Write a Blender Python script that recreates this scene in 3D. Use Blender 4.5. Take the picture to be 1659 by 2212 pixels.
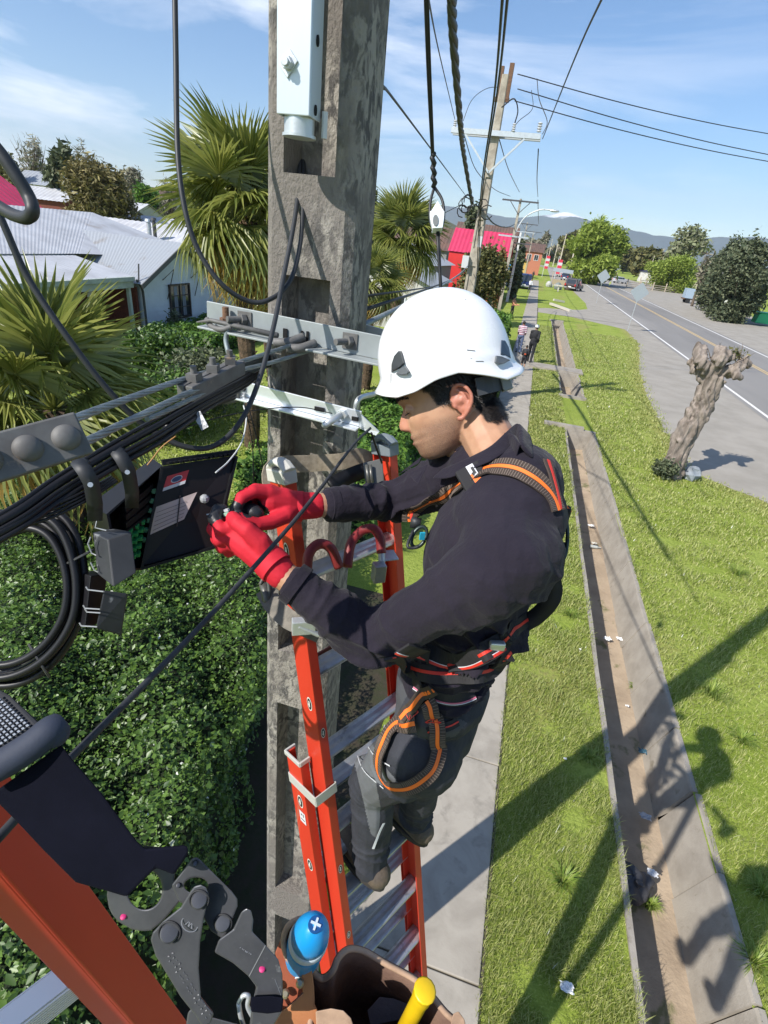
import bpy, math, random
import numpy as np
from mathutils import Vector, Matrix, noise
PI = math.pi
V = Vector
random.seed(7); rng = np.random.default_rng(7)
scene = bpy.context.scene
for o in list(bpy.data.objects): bpy.data.objects.remove(o, do_unlink=True)
COL = scene.collection

# ---------------------------------------------------------------- camera
EYE = 5.1                      # camera height above the pavement
K = 1659/768.0; FPX = 509.0; CX, CY = 384.0, 512.0
_dn = V((273-CX, -(1444-CY), -FPX)).normalized()
_fw = V((543-CX, -(252-CY), -FPX))
_Z = -_dn; _Y = (_fw-_Z*_fw.dot(_Z)).normalized(); _X = _Y.cross(_Z)
ROT = Matrix((_X, _Y, _Z))     # camera axes -> world
CAM = V((0, 0, EYE))
cd = bpy.data.cameras.new('camera'); cam = bpy.data.objects.new('camera', cd); COL.objects.link(cam)
cam.matrix_world = Matrix.Translation(CAM) @ ROT.to_4x4()
cd.sensor_fit = 'HORIZONTAL'; cd.sensor_width = 36.0; cd.lens = 36.0*FPX/768.0
cd.clip_start = 0.02; cd.clip_end = 20000
scene.camera = cam
scene.render.resolution_x = 768; scene.render.resolution_y = 1024

# survey helpers: measured sight lines turned into world points at a known distance or plane
def ray(x, y): return ROT @ V(((x/K-CX)/FPX, -(y/K-CY)/FPX, -1.0))
def P(x, y, d): return CAM + ray(x, y)*d
def G(x, y, z=0.0):
    r = ray(x, y); return CAM + r*((z-EYE)/r.z)
def AY(x, y, yv):
    r = ray(x, y); return CAM + r*(yv/r.y)
def AX(x, y, xv):
    r = ray(x, y); return CAM + r*(xv/r.x)

# ---------------------------------------------------------------- light
SUN_EL = math.radians(41.5)
sd = V((-0.63, -0.777, 0)).normalized()
sun_dir = V((sd.x*math.cos(SUN_EL), sd.y*math.cos(SUN_EL), math.sin(SUN_EL)))
sl = bpy.data.lights.new('sun', 'SUN'); sl.energy = 4.6; sl.angle = math.radians(0.53); sl.color = (1.0, 0.955, 0.89)
so = bpy.data.objects.new('sun', sl); COL.objects.link(so)
so.rotation_euler = (-sun_dir).to_track_quat('-Z', 'Y').to_euler(); so.location = (-20, -20, 30)

world = bpy.data.worlds.new('World'); scene.world = world; world.use_nodes = True
nt = world.node_tree; nt.nodes.clear()
def N(tree, typ, **kw):
    n = tree.nodes.new(typ)
    for k, v in kw.items():
        if k in n.inputs: n.inputs[k].default_value = v
        else: setattr(n, k, v)
    return n
wo = N(nt, 'ShaderNodeOutputWorld'); bg = N(nt, 'ShaderNodeBackground', Strength=0.115)
sky = N(nt, 'ShaderNodeTexSky'); sky.sky_type = 'NISHITA'; sky.sun_disc = False
sky.sun_elevation = SUN_EL; sky.sun_rotation = math.atan2(sun_dir.x, sun_dir.y)
sky.altitude = 100; sky.air_density = 1.0; sky.dust_density = 0.3; sky.ozone_density = 4.2
tc = N(nt, 'ShaderNodeTexCoord'); mp = N(nt, 'ShaderNodeMapping')
mp.inputs['Rotation'].default_value = (0.0, 0.0, 0.55); mp.inputs['Scale'].default_value = (1.0, 1.6, 7.0)
nz = N(nt, 'ShaderNodeTexNoise', Scale=1.5, Detail=9.0, Roughness=0.6, Distortion=0.5)
cr = N(nt, 'ShaderNodeValToRGB'); cr.color_ramp.elements[0].position = 0.47; cr.color_ramp.elements[1].position = 0.70
cr.color_ramp.elements[1].color = (0.8, 0.8, 0.8, 1)
sx = N(nt, 'ShaderNodeSeparateXYZ')
# thin cirrus lies mostly towards -X (left); fade it towards the right of the sky
mr = N(nt, 'ShaderNodeMapRange'); mr.inputs['From Min'].default_value = 0.32; mr.inputs['From Max'].default_value = -0.35
mr.inputs['To Min'].default_value = 0.10; mr.inputs['To Max'].default_value = 1.0
mul = N(nt, 'ShaderNodeMath', operation='MULTIPLY')
mx = N(nt, 'ShaderNodeMix'); mx.data_type = 'RGBA'; mx.inputs['B'].default_value = (8.2, 8.5, 9.2, 1)
L = nt.links.new
L(tc.outputs['Generated'], mp.inputs['Vector']); L(mp.outputs[0], nz.inputs['Vector']); L(nz.outputs['Fac'], cr.inputs['Fac'])
L(tc.outputs['Generated'], sx.inputs[0]); L(sx.outputs['X'], mr.inputs['Value'])
L(cr.outputs[0], mul.inputs[0]); L(mr.outputs[0], mul.inputs[1])
hs = N(nt, 'ShaderNodeHueSaturation', Saturation=1.08); L(sky.outputs[0], hs.inputs['Color']); L(mul.outputs[0], mx.inputs['Factor']); L(hs.outputs[0], mx.inputs['A']); L(mx.outputs['Result'], bg.inputs['Color'])
L(bg.outputs[0], wo.inputs[0])
scene.view_settings.view_transform = 'Standard'; scene.view_settings.look = 'None'
scene.view_settings.exposure = 0.55; scene.view_settings.gamma = 1.0

# ---------------------------------------------------------------- materials
MATS = {}
def mat(name, col, rough=0.6, metal=0.0, col2=None, scale=8.0, bump=0.0, bscale=None, detail=5.0, lo=0.4, hi=0.65,
        spec=0.5, stretch=None, wear=None, wscale=3.0, wlo=0.6, whi=0.7, coat=0.0, island=None, trans=0.0, bdist=0.01,
        wave=None, coords='Object', emit=None, distort=0.0, rvar=0.0, alpha=None):
    if name in MATS: return MATS[name]
    m = bpy.data.materials.new(name); m.use_nodes = True; t = m.node_tree; t.nodes.clear()
    out = N(t, 'ShaderNodeOutputMaterial'); b = N(t, 'ShaderNodeBsdfPrincipled')
    lk = t.links.new
    def c4(c): return (c[0], c[1], c[2], 1.0)
    b.inputs['Base Color'].default_value = c4(col); b.inputs['Roughness'].default_value = rough
    b.inputs['Metallic'].default_value = metal; b.inputs['Specular IOR Level'].default_value = spec
    b.inputs['Coat Weight'].default_value = coat
    tcn = N(t, 'ShaderNodeTexCoord'); src = tcn.outputs[coords]
    if stretch:
        mm = N(t, 'ShaderNodeMapping'); mm.inputs['Scale'].default_value = stretch; lk(src, mm.inputs['Vector']); src = mm.outputs[0]
    cur = None
    def nzt(sc, det=detail, dis=0.0):
        n = N(t, 'ShaderNodeTexNoise', Scale=sc, Detail=det, Roughness=0.62, Distortion=dis); lk(src, n.inputs['Vector']); return n
    def ramp(s, a, z):
        r = N(t, 'ShaderNodeMapRange'); r.inputs['From Min'].default_value = a; r.inputs['From Max'].default_value = z; lk(s, r.inputs['Value']); return r.outputs[0]
    def mix(fac, A, B):
        x = N(t, 'ShaderNodeMix'); x.data_type = 'RGBA'
        if fac is not None: lk(fac, x.inputs['Factor'])
        for nm, q in (('A', A), ('B', B)):
            if isinstance(q, tuple): x.inputs[nm].default_value = c4(q)
            else: lk(q, x.inputs[nm])
        return x.outputs['Result']
    if island is not None:
        ge = N(t, 'ShaderNodeNewGeometry'); rr = N(t, 'ShaderNodeValToRGB')
        els = rr.color_ramp.elements
        for i, c in enumerate(island):
            p = i/(len(island)-1)
            e = els[0] if i == 0 else (els[1] if i == len(island)-1 else els.new(p))
            e.position = p; e.color = c4(c)
        lk(ge.outputs['Random Per Island'], rr.inputs['Fac']); cur = rr.outputs[0]
    if col2 is not None:
        n1 = nzt(scale, dis=distort); cur = mix(ramp(n1.outputs['Fac'], lo, hi), cur if cur else tuple(col), tuple(col2))
        if rvar:
            ra = N(t, 'ShaderNodeMath', operation='MULTIPLY_ADD'); ra.inputs[1].default_value = rvar; ra.inputs[2].default_value = rough-rvar/2
            lk(n1.outputs['Fac'], ra.inputs[0]); lk(ra.outputs[0], b.inputs['Roughness'])
    if wear is not None:
        n2 = nzt(wscale, 8.0, 0.3); cur = mix(ramp(n2.outputs['Fac'], wlo, whi), cur if cur else tuple(col), tuple(wear))
    if cur: lk(cur, b.inputs['Base Color'])
    if bump:
        bn = N(t, 'ShaderNodeBump'); bn.inputs['Strength'].default_value = min(bump, 1.0); bn.inputs['Distance'].default_value = bdist
        if wave:
            w = N(t, 'ShaderNodeTexWave'); w.bands_direction = wave[0]; w.inputs['Scale'].default_value = wave[1]; w.inputs['Distortion'].default_value = wave[2]
            lk(src, w.inputs['Vector']); lk(w.outputs['Fac'], bn.inputs['Height'])
        else:
            n3 = nzt(bscale or scale*3, 6.0); lk(n3.outputs['Fac'], bn.inputs['Height'])
        lk(bn.outputs[0], b.inputs['Normal'])
    if emit: b.inputs['Emission Color'].default_value = c4(emit[0]); b.inputs['Emission Strength'].default_value = emit[1]
    if trans:
        tr = N(t, 'ShaderNodeBsdfTranslucent'); ms = N(t, 'ShaderNodeMixShader'); ms.inputs[0].default_value = trans
        if cur: lk(cur, tr.inputs['Color'])
        else: tr.inputs['Color'].default_value = c4(col)
        lk(b.outputs[0], ms.inputs[1]); lk(tr.outputs[0], ms.inputs[2]); lk(ms.outputs[0], out.inputs[0])
    else: lk(b.outputs[0], out.inputs[0])
    MATS[name] = m; return m

# ---------------------------------------------------------------- mesh helpers
WL = {}     # world position of each object's origin
def frame(d, up=V((0, 0, 1))):
    d = V(d).normalized()
    if abs(d.dot(up)) > 0.98: up = V((1, 0, 0))
    x = up.cross(d).normalized(); y = d.cross(x); return x, y, d
class MB:
    def __init__(s): s.v = []; s.f = []; s.m = []; s.mi = 0
    def add(s, vs, fs):
        n = len(s.v); s.v += [tuple(q) for q in vs]; s.f += [tuple(i+n for i in f) for f in fs]; s.m += [s.mi]*len(fs); return s
    def box(s, c, size, rot=None):
        c = V(c); hx, hy, hz = [q/2 for q in size]
        vs = [V((sx*hx, sy*hy, sz*hz)) for sx in (-1, 1) for sy in (-1, 1) for sz in (-1, 1)]
        if rot is not None: vs = [rot @ q for q in vs]
        return s.add([c+q for q in vs], [(0, 1, 3, 2), (4, 6, 7, 5), (0, 4, 5, 1), (2, 3, 7, 6), (0, 2, 6, 4), (1, 5, 7, 3)])
    def bar(s, p0, p1, w, h, up=V((0, 0, 1)), w1=None, h1=None):
        p0, p1 = V(p0), V(p1); x, y, d = frame(p1-p0, up); w1 = w if w1 is None else w1; h1 = h if h1 is None else h1
        vs = []
        for p, a, b in ((p0, w, h), (p1, w1, h1)):
            for sx, sy in ((-1, -1), (1, -1), (1, 1), (-1, 1)): vs.append(p+x*sx*a/2+y*sy*b/2)
        return s.add(vs, [(3, 2, 1, 0), (4, 5, 6, 7), (0, 1, 5, 4), (1, 2, 6, 5), (2, 3, 7, 6), (3, 0, 4, 7)])
    def tube(s, pts, r, n=8, caps=True, twist=0.0, ell=None, up=None):
        pts = [V(p) for p in pts]; R_ = r if isinstance(r, (list, tuple)) else [r]*len(pts)
        m = len(pts); vs = []; x = None
        for i, p in enumerate(pts):
            d = (pts[min(i+1, m-1)]-pts[max(i-1, 0)])
            if d.length < 1e-9: d = V((0, 0, 1))
            d.normalize()
            if up is not None: x = up.cross(d).normalized()
            elif x is None: x, _, _ = frame(d)
            else:
                x = x-d*x.dot(d)
                x = x.normalized() if x.length > 1e-6 else frame(d)[0]
            y = d.cross(x)
            for k in range(n):
                a = 2*PI*k/n+twist*i
                ex, ey = (1, 1) if ell is None else ell
                vs.append(p+(x*math.cos(a)*ex+y*math.sin(a)*ey)*R_[i])
        fs = [(i*n+k, i*n+(k+1) % n, (i+1)*n+(k+1) % n, (i+1)*n+k) for i in range(m-1) for k in range(n)]
        if caps: fs += [tuple(range(n))[::-1], tuple((m-1)*n+k for k in range(n))]
        return s.add(vs, fs)
    def cyl(s, p0, p1, r0, r1=None, n=12): return s.tube([p0, p1], [r0, r0 if r1 is None else r1], n)
    def ell(s, c, rad, rot=None, nu=14, nv=9):
        c = V(c); vs = []; rad = (rad,)*3 if not hasattr(rad, '__len__') else rad
        for j in range(nv+1):
            t = PI*j/nv
            for i in range(nu):
                a = 2*PI*i/nu; q = V((rad[0]*math.sin(t)*math.cos(a), rad[1]*math.sin(t)*math.sin(a), rad[2]*math.cos(t)))
                vs.append(c+((rot @ q) if rot is not None else q))
        fs = [(j*nu+i, (j+1)*nu+i, (j+1)*nu+(i+1) % nu, j*nu+(i+1) % nu) for j in range(nv) for i in range(nu)]
        return s.add(vs, fs)
    def caps(s, pts, radii, n=14):     # rounded chain
        pts = [V(p) for p in pts]
        s.tube(pts, list(radii), n)
        for p, r in zip(pts, radii): s.ell(p, r, None, n, 8)
        return s
    def prism(s, poly, o, x, y, th):   # polygon (2D) extruded th along x cross y, centred
        o, x, y = V(o), V(x), V(y); z = x.cross(y).normalized()*th/2; n = len(poly)
        a = [o+x*p[0]+y*p[1]-z for p in poly]; b = [q+2*z for q in a]
        return s.add(a+b, [tuple(range(n))[::-1], tuple(range(n, 2*n))]+[(i, (i+1) % n, n+(i+1) % n, n+i) for i in range(n)])
    def slab(s, pts, nrm, th):         # 3D polygon extruded along nrm
        nrm = V(nrm).normalized()*th; a = [V(p) for p in pts]; n = len(a); b = [q+nrm for q in a]
        return s.add(a+b, [tuple(range(n))[::-1], tuple(range(n, 2*n))]+[(i, (i+1) % n, n+(i+1) % n, n+i) for i in range(n)])
    def quad(s, *p): return s.add(p, [tuple(range(len(p)))])
    def ribbon(s, pts, w, nrm, th=0.002):   # strap: width vectors w (list or one), thin box section
        pts = [V(p) for p in pts]; m = len(pts); vs = []
        for i, p in enumerate(pts):
            d = (pts[min(i+1, m-1)]-pts[max(i-1, 0)]).normalized()
            nn = V(nrm[i] if isinstance(nrm, list) else nrm).normalized(); sd_ = d.cross(nn).normalized(); nn = sd_.cross(d)
            ww = w[i] if isinstance(w, list) else w
            for a, b in ((-1, 0), (1, 0), (1, 1), (-1, 1)): vs.append(p+sd_*a*ww/2+nn*b*th)
        fs = [(i*4+k, i*4+(k+1) % 4, (i+1)*4+(k+1) % 4, (i+1)*4+k) for i in range(m-1) for k in range(4)]+[(3, 2, 1, 0), tuple((m-1)*4+k for k in range(4))]
        return s.add(vs, fs)
    def obj(s, name, m, parent=None, smooth=False, origin=None, bevel=0.0, mods=None):
        me = bpy.data.meshes.new(name)
        va = np.array(s.v, dtype=float)
        if parent is not None: org = WL[parent.name]
        elif origin is not None: org = V(origin)
        else:
            lo, hi = va.min(0), va.max(0); org = V(((lo[0]+hi[0])/2, (lo[1]+hi[1])/2, lo[2]))
        va = va-np.array(org)
        me.from_pydata(va.tolist(), [], s.f)
        ms = m if isinstance(m, (list, tuple)) else [m]
        for q in ms: me.materials.append(q)
        if len(ms) > 1: me.polygons.foreach_set('material_index', s.m)
        if smooth is not False:
            me.polygons.foreach_set('use_smooth', [True]*len(me.polygons))
        me.update()
        o = bpy.data.objects.new(name, me); COL.objects.link(o)
        if smooth is not False and smooth is not True: me.set_sharp_from_angle(angle=math.radians(smooth))
        if parent is not None: o.parent = parent; WL[o.name] = WL[parent.name].copy()
        else: o.location = org; WL[o.name] = org.copy()
        if bevel:
            bv = o.modifiers.new('bevel', 'BEVEL'); bv.width = bevel; bv.segments = 2; bv.limit_method = 'ANGLE'; bv.angle_limit = math.radians(35)
            bv.harden_normals = False
        return o
def from_np(name, verts, faces4, m, parent=None, origin=(0, 0, 0), tri=False, attr=None):
    org = np.array(WL[parent.name] if parent is not None else origin, dtype=float)
    me = bpy.data.meshes.new(name); nv = len(verts); nf = len(faces4); k = 3 if tri else 4
    me.vertices.add(nv); me.vertices.foreach_set('co', (verts-org).astype(np.float32).ravel())
    me.loops.add(nf*k); me.loops.foreach_set('vertex_index', faces4.astype(np.int32).ravel())
    me.polygons.add(nf); me.polygons.foreach_set('loop_start', np.arange(0, nf*k, k, dtype=np.int32))
    me.polygons.foreach_set('loop_total', np.full(nf, k, dtype=np.int32))
    me.update(calc_edges=True); me.validate()
    for q in (m if isinstance(m, (list, tuple)) else [m]): me.materials.append(q)
    if attr is not None:
        a = me.attributes.new('mask', 'FLOAT', 'POINT'); a.data.foreach_set('value', attr.astype(np.float32))
    o = bpy.data.objects.new(name, me); COL.objects.link(o)
    if parent is not None: o.parent = parent; WL[o.name] = WL[parent.name].copy()
    else: o.location = V(org); WL[o.name] = V(org)
    return o
def tag(o, label=None, cat=None, group=None, kind=None):
    if label: o['label'] = label
    if cat: o['category'] = cat
    if group: o['group'] = group
    if kind: o['kind'] = kind
    return o
def thing(name, label, cat, loc=(0, 0, 0), group=None):
    o = bpy.data.objects.new(name, None); COL.objects.link(o); o.empty_display_size = 0.1
    o.location = V(loc); WL[o.name] = V(loc); return tag(o, label, cat, group)
def copy_tree(o, loc=None, rotz=None, label=None, scale=None, parent=None):
    c = o.copy(); COL.objects.link(c)
    if parent is not None: c.parent = parent
    if loc is not None: c.location = loc; WL[c.name] = V(loc)
    if rotz is not None: c.rotation_euler = (0, 0, rotz)
    if scale is not None: c.scale = (scale,)*3 if not hasattr(scale, '__len__') else scale
    if label: c['label'] = label
    for ch in list(o.children): copy_tree(ch, parent=c)
    return c
def smooth_pts(pts, n=8):      # Catmull-Rom
    pts = [V(p) for p in pts]; out = []
    q = [2*pts[0]-pts[1]]+pts+[2*pts[-1]-pts[-2]]
    for i in range(1, len(q)-2):
        for k in range(n):
            t = k/n; a, b, c, d = q[i-1], q[i], q[i+1], q[i+2]
            out.append(0.5*((2*b)+(c-a)*t+(2*a-5*b+4*c-d)*t*t+(3*b-a-3*c+d)*t**3))
    out.append(pts[-1]); return out
def sag(p0, p1, s, n=16):
    p0, p1 = V(p0), V(p1); return [p0.lerp(p1, i/n)+V((0, 0, -s*4*(i/n)*(1-i/n))) for i in range(n+1)]
def remesh(mb, name, m, parent, voxel, smooth_it=4, fac=0.5, disp=None):
    o = mb.obj(name, m, parent, True)
    r = o.modifiers.new('r', 'REMESH'); r.mode = 'VOXEL'; r.voxel_size = voxel
    s_ = o.modifiers.new('s', 'SMOOTH'); s_.iterations = smooth_it; s_.factor = fac
    dg = bpy.context.evaluated_depsgraph_get(); dg.update()
    me = bpy.data.meshes.new_from_object(o.evaluated_get(dg)); o.modifiers.clear()
    old = o.data; o.data = me; bpy.data.meshes.remove(old); me.name = name
    if not me.materials: me.materials.append(m if not isinstance(m, (list, tuple)) else m[0])
    me.polygons.foreach_set('use_smooth', [True]*len(me.polygons))
    if disp:
        org = np.array(WL[o.name]); n = len(me.vertices); co = np.empty(n*3); me.vertices.foreach_get('co', co); co = co.reshape(-1, 3)
        no = np.empty(n*3); me.vertices.foreach_get('normal', no); no = no.reshape(-1, 3)
        w = disp(co+org, no)
        if w.ndim == 1: co = co+no*w[:, None]
        else: co = co+w
        me.vertices.foreach_set('co', co.ravel())
    me.update(); return o
def leaf_quads(pts, size, jitter=0.5, aspect=1.7, up_bias=0.3, fold=0.0, nrm=None):
    """one bent leaf (2 quads sharing the midrib) or flat quad per point"""
    n = len(pts); nr = rng.normal(size=(n, 3)); nr[:, 2] = np.abs(nr[:, 2])+up_bias
    if nrm is not None: nr = nr*0.8+nrm*0.9
    nr /= np.linalg.norm(nr, axis=1)[:, None]
    t = rng.normal(size=(n, 3)); t -= nr*(t*nr).sum(1)[:, None]; t /= np.linalg.norm(t, axis=1)[:, None]
    b = np.cross(nr, t); s = size*(1+jitter*(rng.random(n)-0.5)*2); s = s[:, None]
    L_, W_ = s*aspect/2, s/2
    if not fold:
        v = np.stack([pts-t*L_, pts-b*W_*0.9, pts+t*L_, pts+b*W_*0.9], 1).reshape(-1, 3)
        f = np.arange(n*4).reshape(n, 4)
        return v, f
    up = nr*s*fold
    v = np.stack([pts-t*L_, pts-t*L_*0.1-b*W_+up, pts+t*L_, pts-t*L_*0.1+b*W_+up], 1).reshape(-1, 3)
    i = np.arange(n)*4
    f = np.concatenate([np.stack([i, i+1, i+2, i+2], 1)[:, :3], np.stack([i, i+2, i+3], 1)])
    return v, f
# ================================================================ SETTING
# terrain attribute material: lush grass / dry grass / soil
def grass_ground():
    m = bpy.data.materials.new('grass_soil'); m.use_nodes = True; t = m.node_tree; b = t.nodes['Principled BSDF']; lk = t.links.new
    b.inputs['Roughness'].default_value = 0.95; b.inputs['Specular IOR Level'].default_value = 0.1
    g = N(t, 'ShaderNodeNewGeometry'); n1 = N(t, 'ShaderNodeTexNoise', Scale=0.7, Detail=6.0, Roughness=0.6); n2 = N(t, 'ShaderNodeTexNoise', Scale=14.0, Detail=6.0, Roughness=0.7)
    n3 = N(t, 'ShaderNodeTexNoise', Scale=60.0, Detail=3.0)
    for n in (n1, n2, n3): lk(g.outputs['Position'], n.inputs['Vector'])
    at = N(t, 'ShaderNodeAttribute'); at.attribute_name = 'mask'
    def mix(f, A, B):
        x = N(t, 'ShaderNodeMix'); x.data_type = 'RGBA'; lk(f, x.inputs['Factor'])
        for nm, q in (('A', A), ('B', B)):
            if isinstance(q, tuple): x.inputs[nm].default_value = q+(1,)
            else: lk(q, x.inputs[nm])
        return x.outputs['Result']
    def rmp(s, a, z):
        r = N(t, 'ShaderNodeMapRange'); r.inputs['From Min'].default_value = a; r.inputs['From Max'].default_value = z; lk(s, r.inputs['Value']); return r.outputs[0]
    c = mix(rmp(n1.outputs['Fac'], 0.38, 0.62), (0.22, 0.285, 0.042), (0.31, 0.365, 0.08))
    c = mix(rmp(n2.outputs['Fac'], 0.45, 0.7), c, (0.145, 0.20, 0.028))
    c = mix(rmp(n3.outputs['Fac'], 0.5, 0.75), c, (0.33, 0.40, 0.09))
    ad = N(t, 'ShaderNodeMath', operation='MULTIPLY_ADD'); ad.inputs[1].default_value = 0.9; lk(n2.outputs['Fac'], ad.inputs[0]); lk(at.outputs['Fac'], ad.inputs[2])
    c = mix(rmp(ad.outputs[0], 0.75, 1.15), c, (0.30, 0.26, 0.105))
    lk(c, b.inputs['Base Color'])
    bn = N(t, 'ShaderNodeBump'); bn.inputs['Strength'].default_value = 0.9; bn.inputs['Distance'].default_value = 0.05
    lk(n2.outputs['Fac'], bn.inputs['Height']); lk(bn.outputs[0], b.inputs['Normal'])
    return m
M_GR = grass_ground()
GRAV = [(2.2, -3), (3.9, 2), (7.1, 8), (7.1, 14.3), (6.6, 14.8), (5.9, 14.9), (5.35, 15.9), (5.4, 18), (5.66, 21.5), (5.9, 25.5), (6.5, 31.3), (8.4, 42.4), (8.3, 50.8)]
GRAV[0] = (9.0, -3); GRAV[1] = (8.4, 2); GRAV[2] = (7.6, 8)
def gx(y): return np.interp(y, [p[1] for p in [(9, -3), (8.6, 4), (7.6, 11), (7.1, 14.2), (5.4, 15.6), (5.46, 18), (5.66, 21.5), (5.9, 25.5), (6.5, 31.3), (8.2, 42.4), (8.4, 50)]],
                            [p[0] for p in [(9, -3), (8.6, 4), (7.6, 11), (7.1, 14.2), (5.4, 15.6), (5.46, 18), (5.66, 21.5), (5.9, 25.5), (6.5, 31.3), (8.2, 42.4), (8.4, 50)]])
xs = sorted(set([-4000, -1500, -500, -200, -100, -60, -40, -30, -20, -12, -8, -5, -3, -2, -1, -0.42, 0.78, 1.3, 2.0, 2.92, 3.3, 3.8]+[round(4.2+0.35*i, 2) for i in range(17)]+[10.2, 11, 14, 18, 22, 26, 30, 36, 45, 60, 100, 200, 500, 1500, 4000]))
OPEN = [(-3.0, 17.6), (22.2, 27.0), (28.4, 49.5)]      # where the ditch is open
ys = sorted(set([-300, -60, -20, -8, -3.0, 17.6, 22.2, 27.0, 28.4, 49.5, 3500, 1500, 700, 400, 250, 180, 140, 110, 90, 80, 70, 60]+[round(-2+1.0*i, 2) for i in range(56)]))
vx = np.array([(x, y, 0.0) for y in ys for x in xs]); fs = []
for j in range(len(ys)-1):
    for i in range(len(xs)-1):
        if xs[i] >= 2.0-1e-6 and xs[i+1] <= 2.92+1e-6 and any(ys[j] >= a-1e-6 and ys[j+1] <= b+1e-6 for a, b in OPEN): continue
        fs.append((j*len(xs)+i, j*len(xs)+i+1, (j+1)*len(xs)+i+1, (j+1)*len(xs)+i))
mask = np.zeros(len(vx))
d = gx(vx[:, 1])-vx[:, 0]
mask = np.where((vx[:, 0] > 3) & (vx[:, 1] < 52) & (vx[:, 1] > -5), np.clip(1-d/1.6, 0, 1)*0.62, 0)
mask = np.where((vx[:, 0] > 17) & (vx[:, 0] < 45), 0.35, mask)
mask = np.where((vx[:, 0] > 1.1) & (vx[:, 0] < 3.5) & (vx[:, 1] > 17) & (vx[:, 1] < 22.3), 0.3, mask)
mask = np.where((vx[:, 0] < -3), 0.1, mask)
patch = np.array([noise.noise(V((a*.55, b*.42, 3))) for a, b in zip(vx[:, 0], vx[:, 1])]); mask = np.maximum(mask, np.where((vx[:, 0] > .7) & (vx[:, 0] < 10), np.clip(patch*1.6-.12, 0, .5), 0))
ground = from_np('ground', vx, np.array(fs), M_GR, attr=mask); tag(ground, kind='structure')

# ditch
M_SAND = mat('ditch_sand', (0.40, 0.31, 0.215), 0.95, col2=(0.29, 0.22, 0.15), scale=1.6, bump=0.6, bscale=20, wear=(0.16, 0.15, 0.07), wscale=2.2, wlo=0.58, whi=0.66, bdist=0.02)
M_CONC = mat('old_concrete', (0.34, 0.305, 0.255), 0.9, col2=(0.26, 0.23, 0.19), scale=3.0, bump=0.35, bscale=60, wear=(0.17, 0.145, 0.10), wscale=5.0, wlo=0.62, whi=0.75)
def wob(y, a=0.02, s=0.9): return a*noise.noise(V((3.1, y*s, 0.7)))
mb = MB(); db = MB()
for (y0, y1) in OPEN:
    n = max(2, int((y1-y0)/0.5)); rows = []
    for k in range(n+1):
        y = y0+(y1-y0)*k/n; w = wob(y, 0.05)
        rows.append((y, w))
    for k in range(n):
        (ya, wa), (yb, wb) = rows[k], rows[k+1]
        def sec(y, w): return [(1.985, y, 0.03), (2.045+w*0.3, y, 0.03), (2.07+w*0.3, y, -0.66), (2.38, y, -0.65), (2.76+w, y, -0.61)]
        A, B = sec(ya, wa), sec(yb, wb)
        mb.mi = 0; mb.quad(A[0], A[1], B[1], B[0]); mb.quad(A[1], A[2], B[2], B[1])
        mb.quad((1.985, ya, -0.05), A[0], B[0], (1.985, yb, -0.05))
        mb.mi = 1; mb.quad(A[2], A[3], B[3], B[2]); mb.quad(A[3], A[4], B[4], B[3])
    # sloping slabs with open joints on the road side
    y = y0
    while y < y1-0.2:
        L_ = min(0.85+0.3*random.random(), y1-y); ya, yb = y+0.012, y+L_-0.012; o1 = random.uniform(-0.02, 0.025); t1 = random.uniform(-0.015, 0.02)
        mb.mi = 0
        sa = [(2.72+o1, -0.67), (2.915+o1, 0.0+t1), (2.93+o1, 0.025+t1), (2.985+o1, 0.02+t1), (2.985+o1, -0.2)]
        for q in range(4): mb.quad((sa[q][0], ya, sa[q][1]), (sa[q+1][0], ya, sa[q+1][1]), (sa[q+1][0], yb, sa[q+1][1]), (sa[q][0], yb, sa[q][1]))
        for yy_ in (ya, yb): mb.add([(a, yy_, b) for a, b in sa], [(0, 1, 2, 3, 4)])
        y += L_
    for ye in (y0, y1): mb.mi = 0; mb.box((2.45, ye+(0.07 if ye == y1 else -0.07), -0.34), (1.1, 0.14, 0.76))
ditch = mb.obj('ditch', [M_CONC, M_SAND]); tag(ditch, kind='structure')

# pavement
M_PAVE = mat('pavement_concrete', (0.37, 0.335, 0.28), 0.9, col2=(0.29, 0.26, 0.215), scale=2.6, bump=0.25, bscale=90, wear=(0.20, 0.18, 0.15), wscale=4.5, wlo=0.58, whi=0.78, bdist=0.004, distort=.6)
mb = MB(); y = -6.0
while y < 120:
    L_ = 2.0; jx = random.uniform(-0.01, 0.01)
    w0 = 0.0 if y < 40 else -(y-40)*0.004
    mb.box((0.18+w0*1.0+jx, y+L_/2, -0.045), (1.20, L_-0.015, 0.15+random.uniform(-0.004, 0.004))); y += L_
pave = mb.obj('pavement', M_PAVE, bevel=0.008); tag(pave, kind='structure')
mb = MB(); mb.quad((-0.44, -6, 0.012), (0.8, -6, 0.012), (0.8, 60, 0.012), (-0.44, 60, 0.012))
tag(mb.obj('pavement_joint_sand', mat('joint_dirt', (0.10, 0.085, 0.06), 1.0)), kind='structure')

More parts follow.
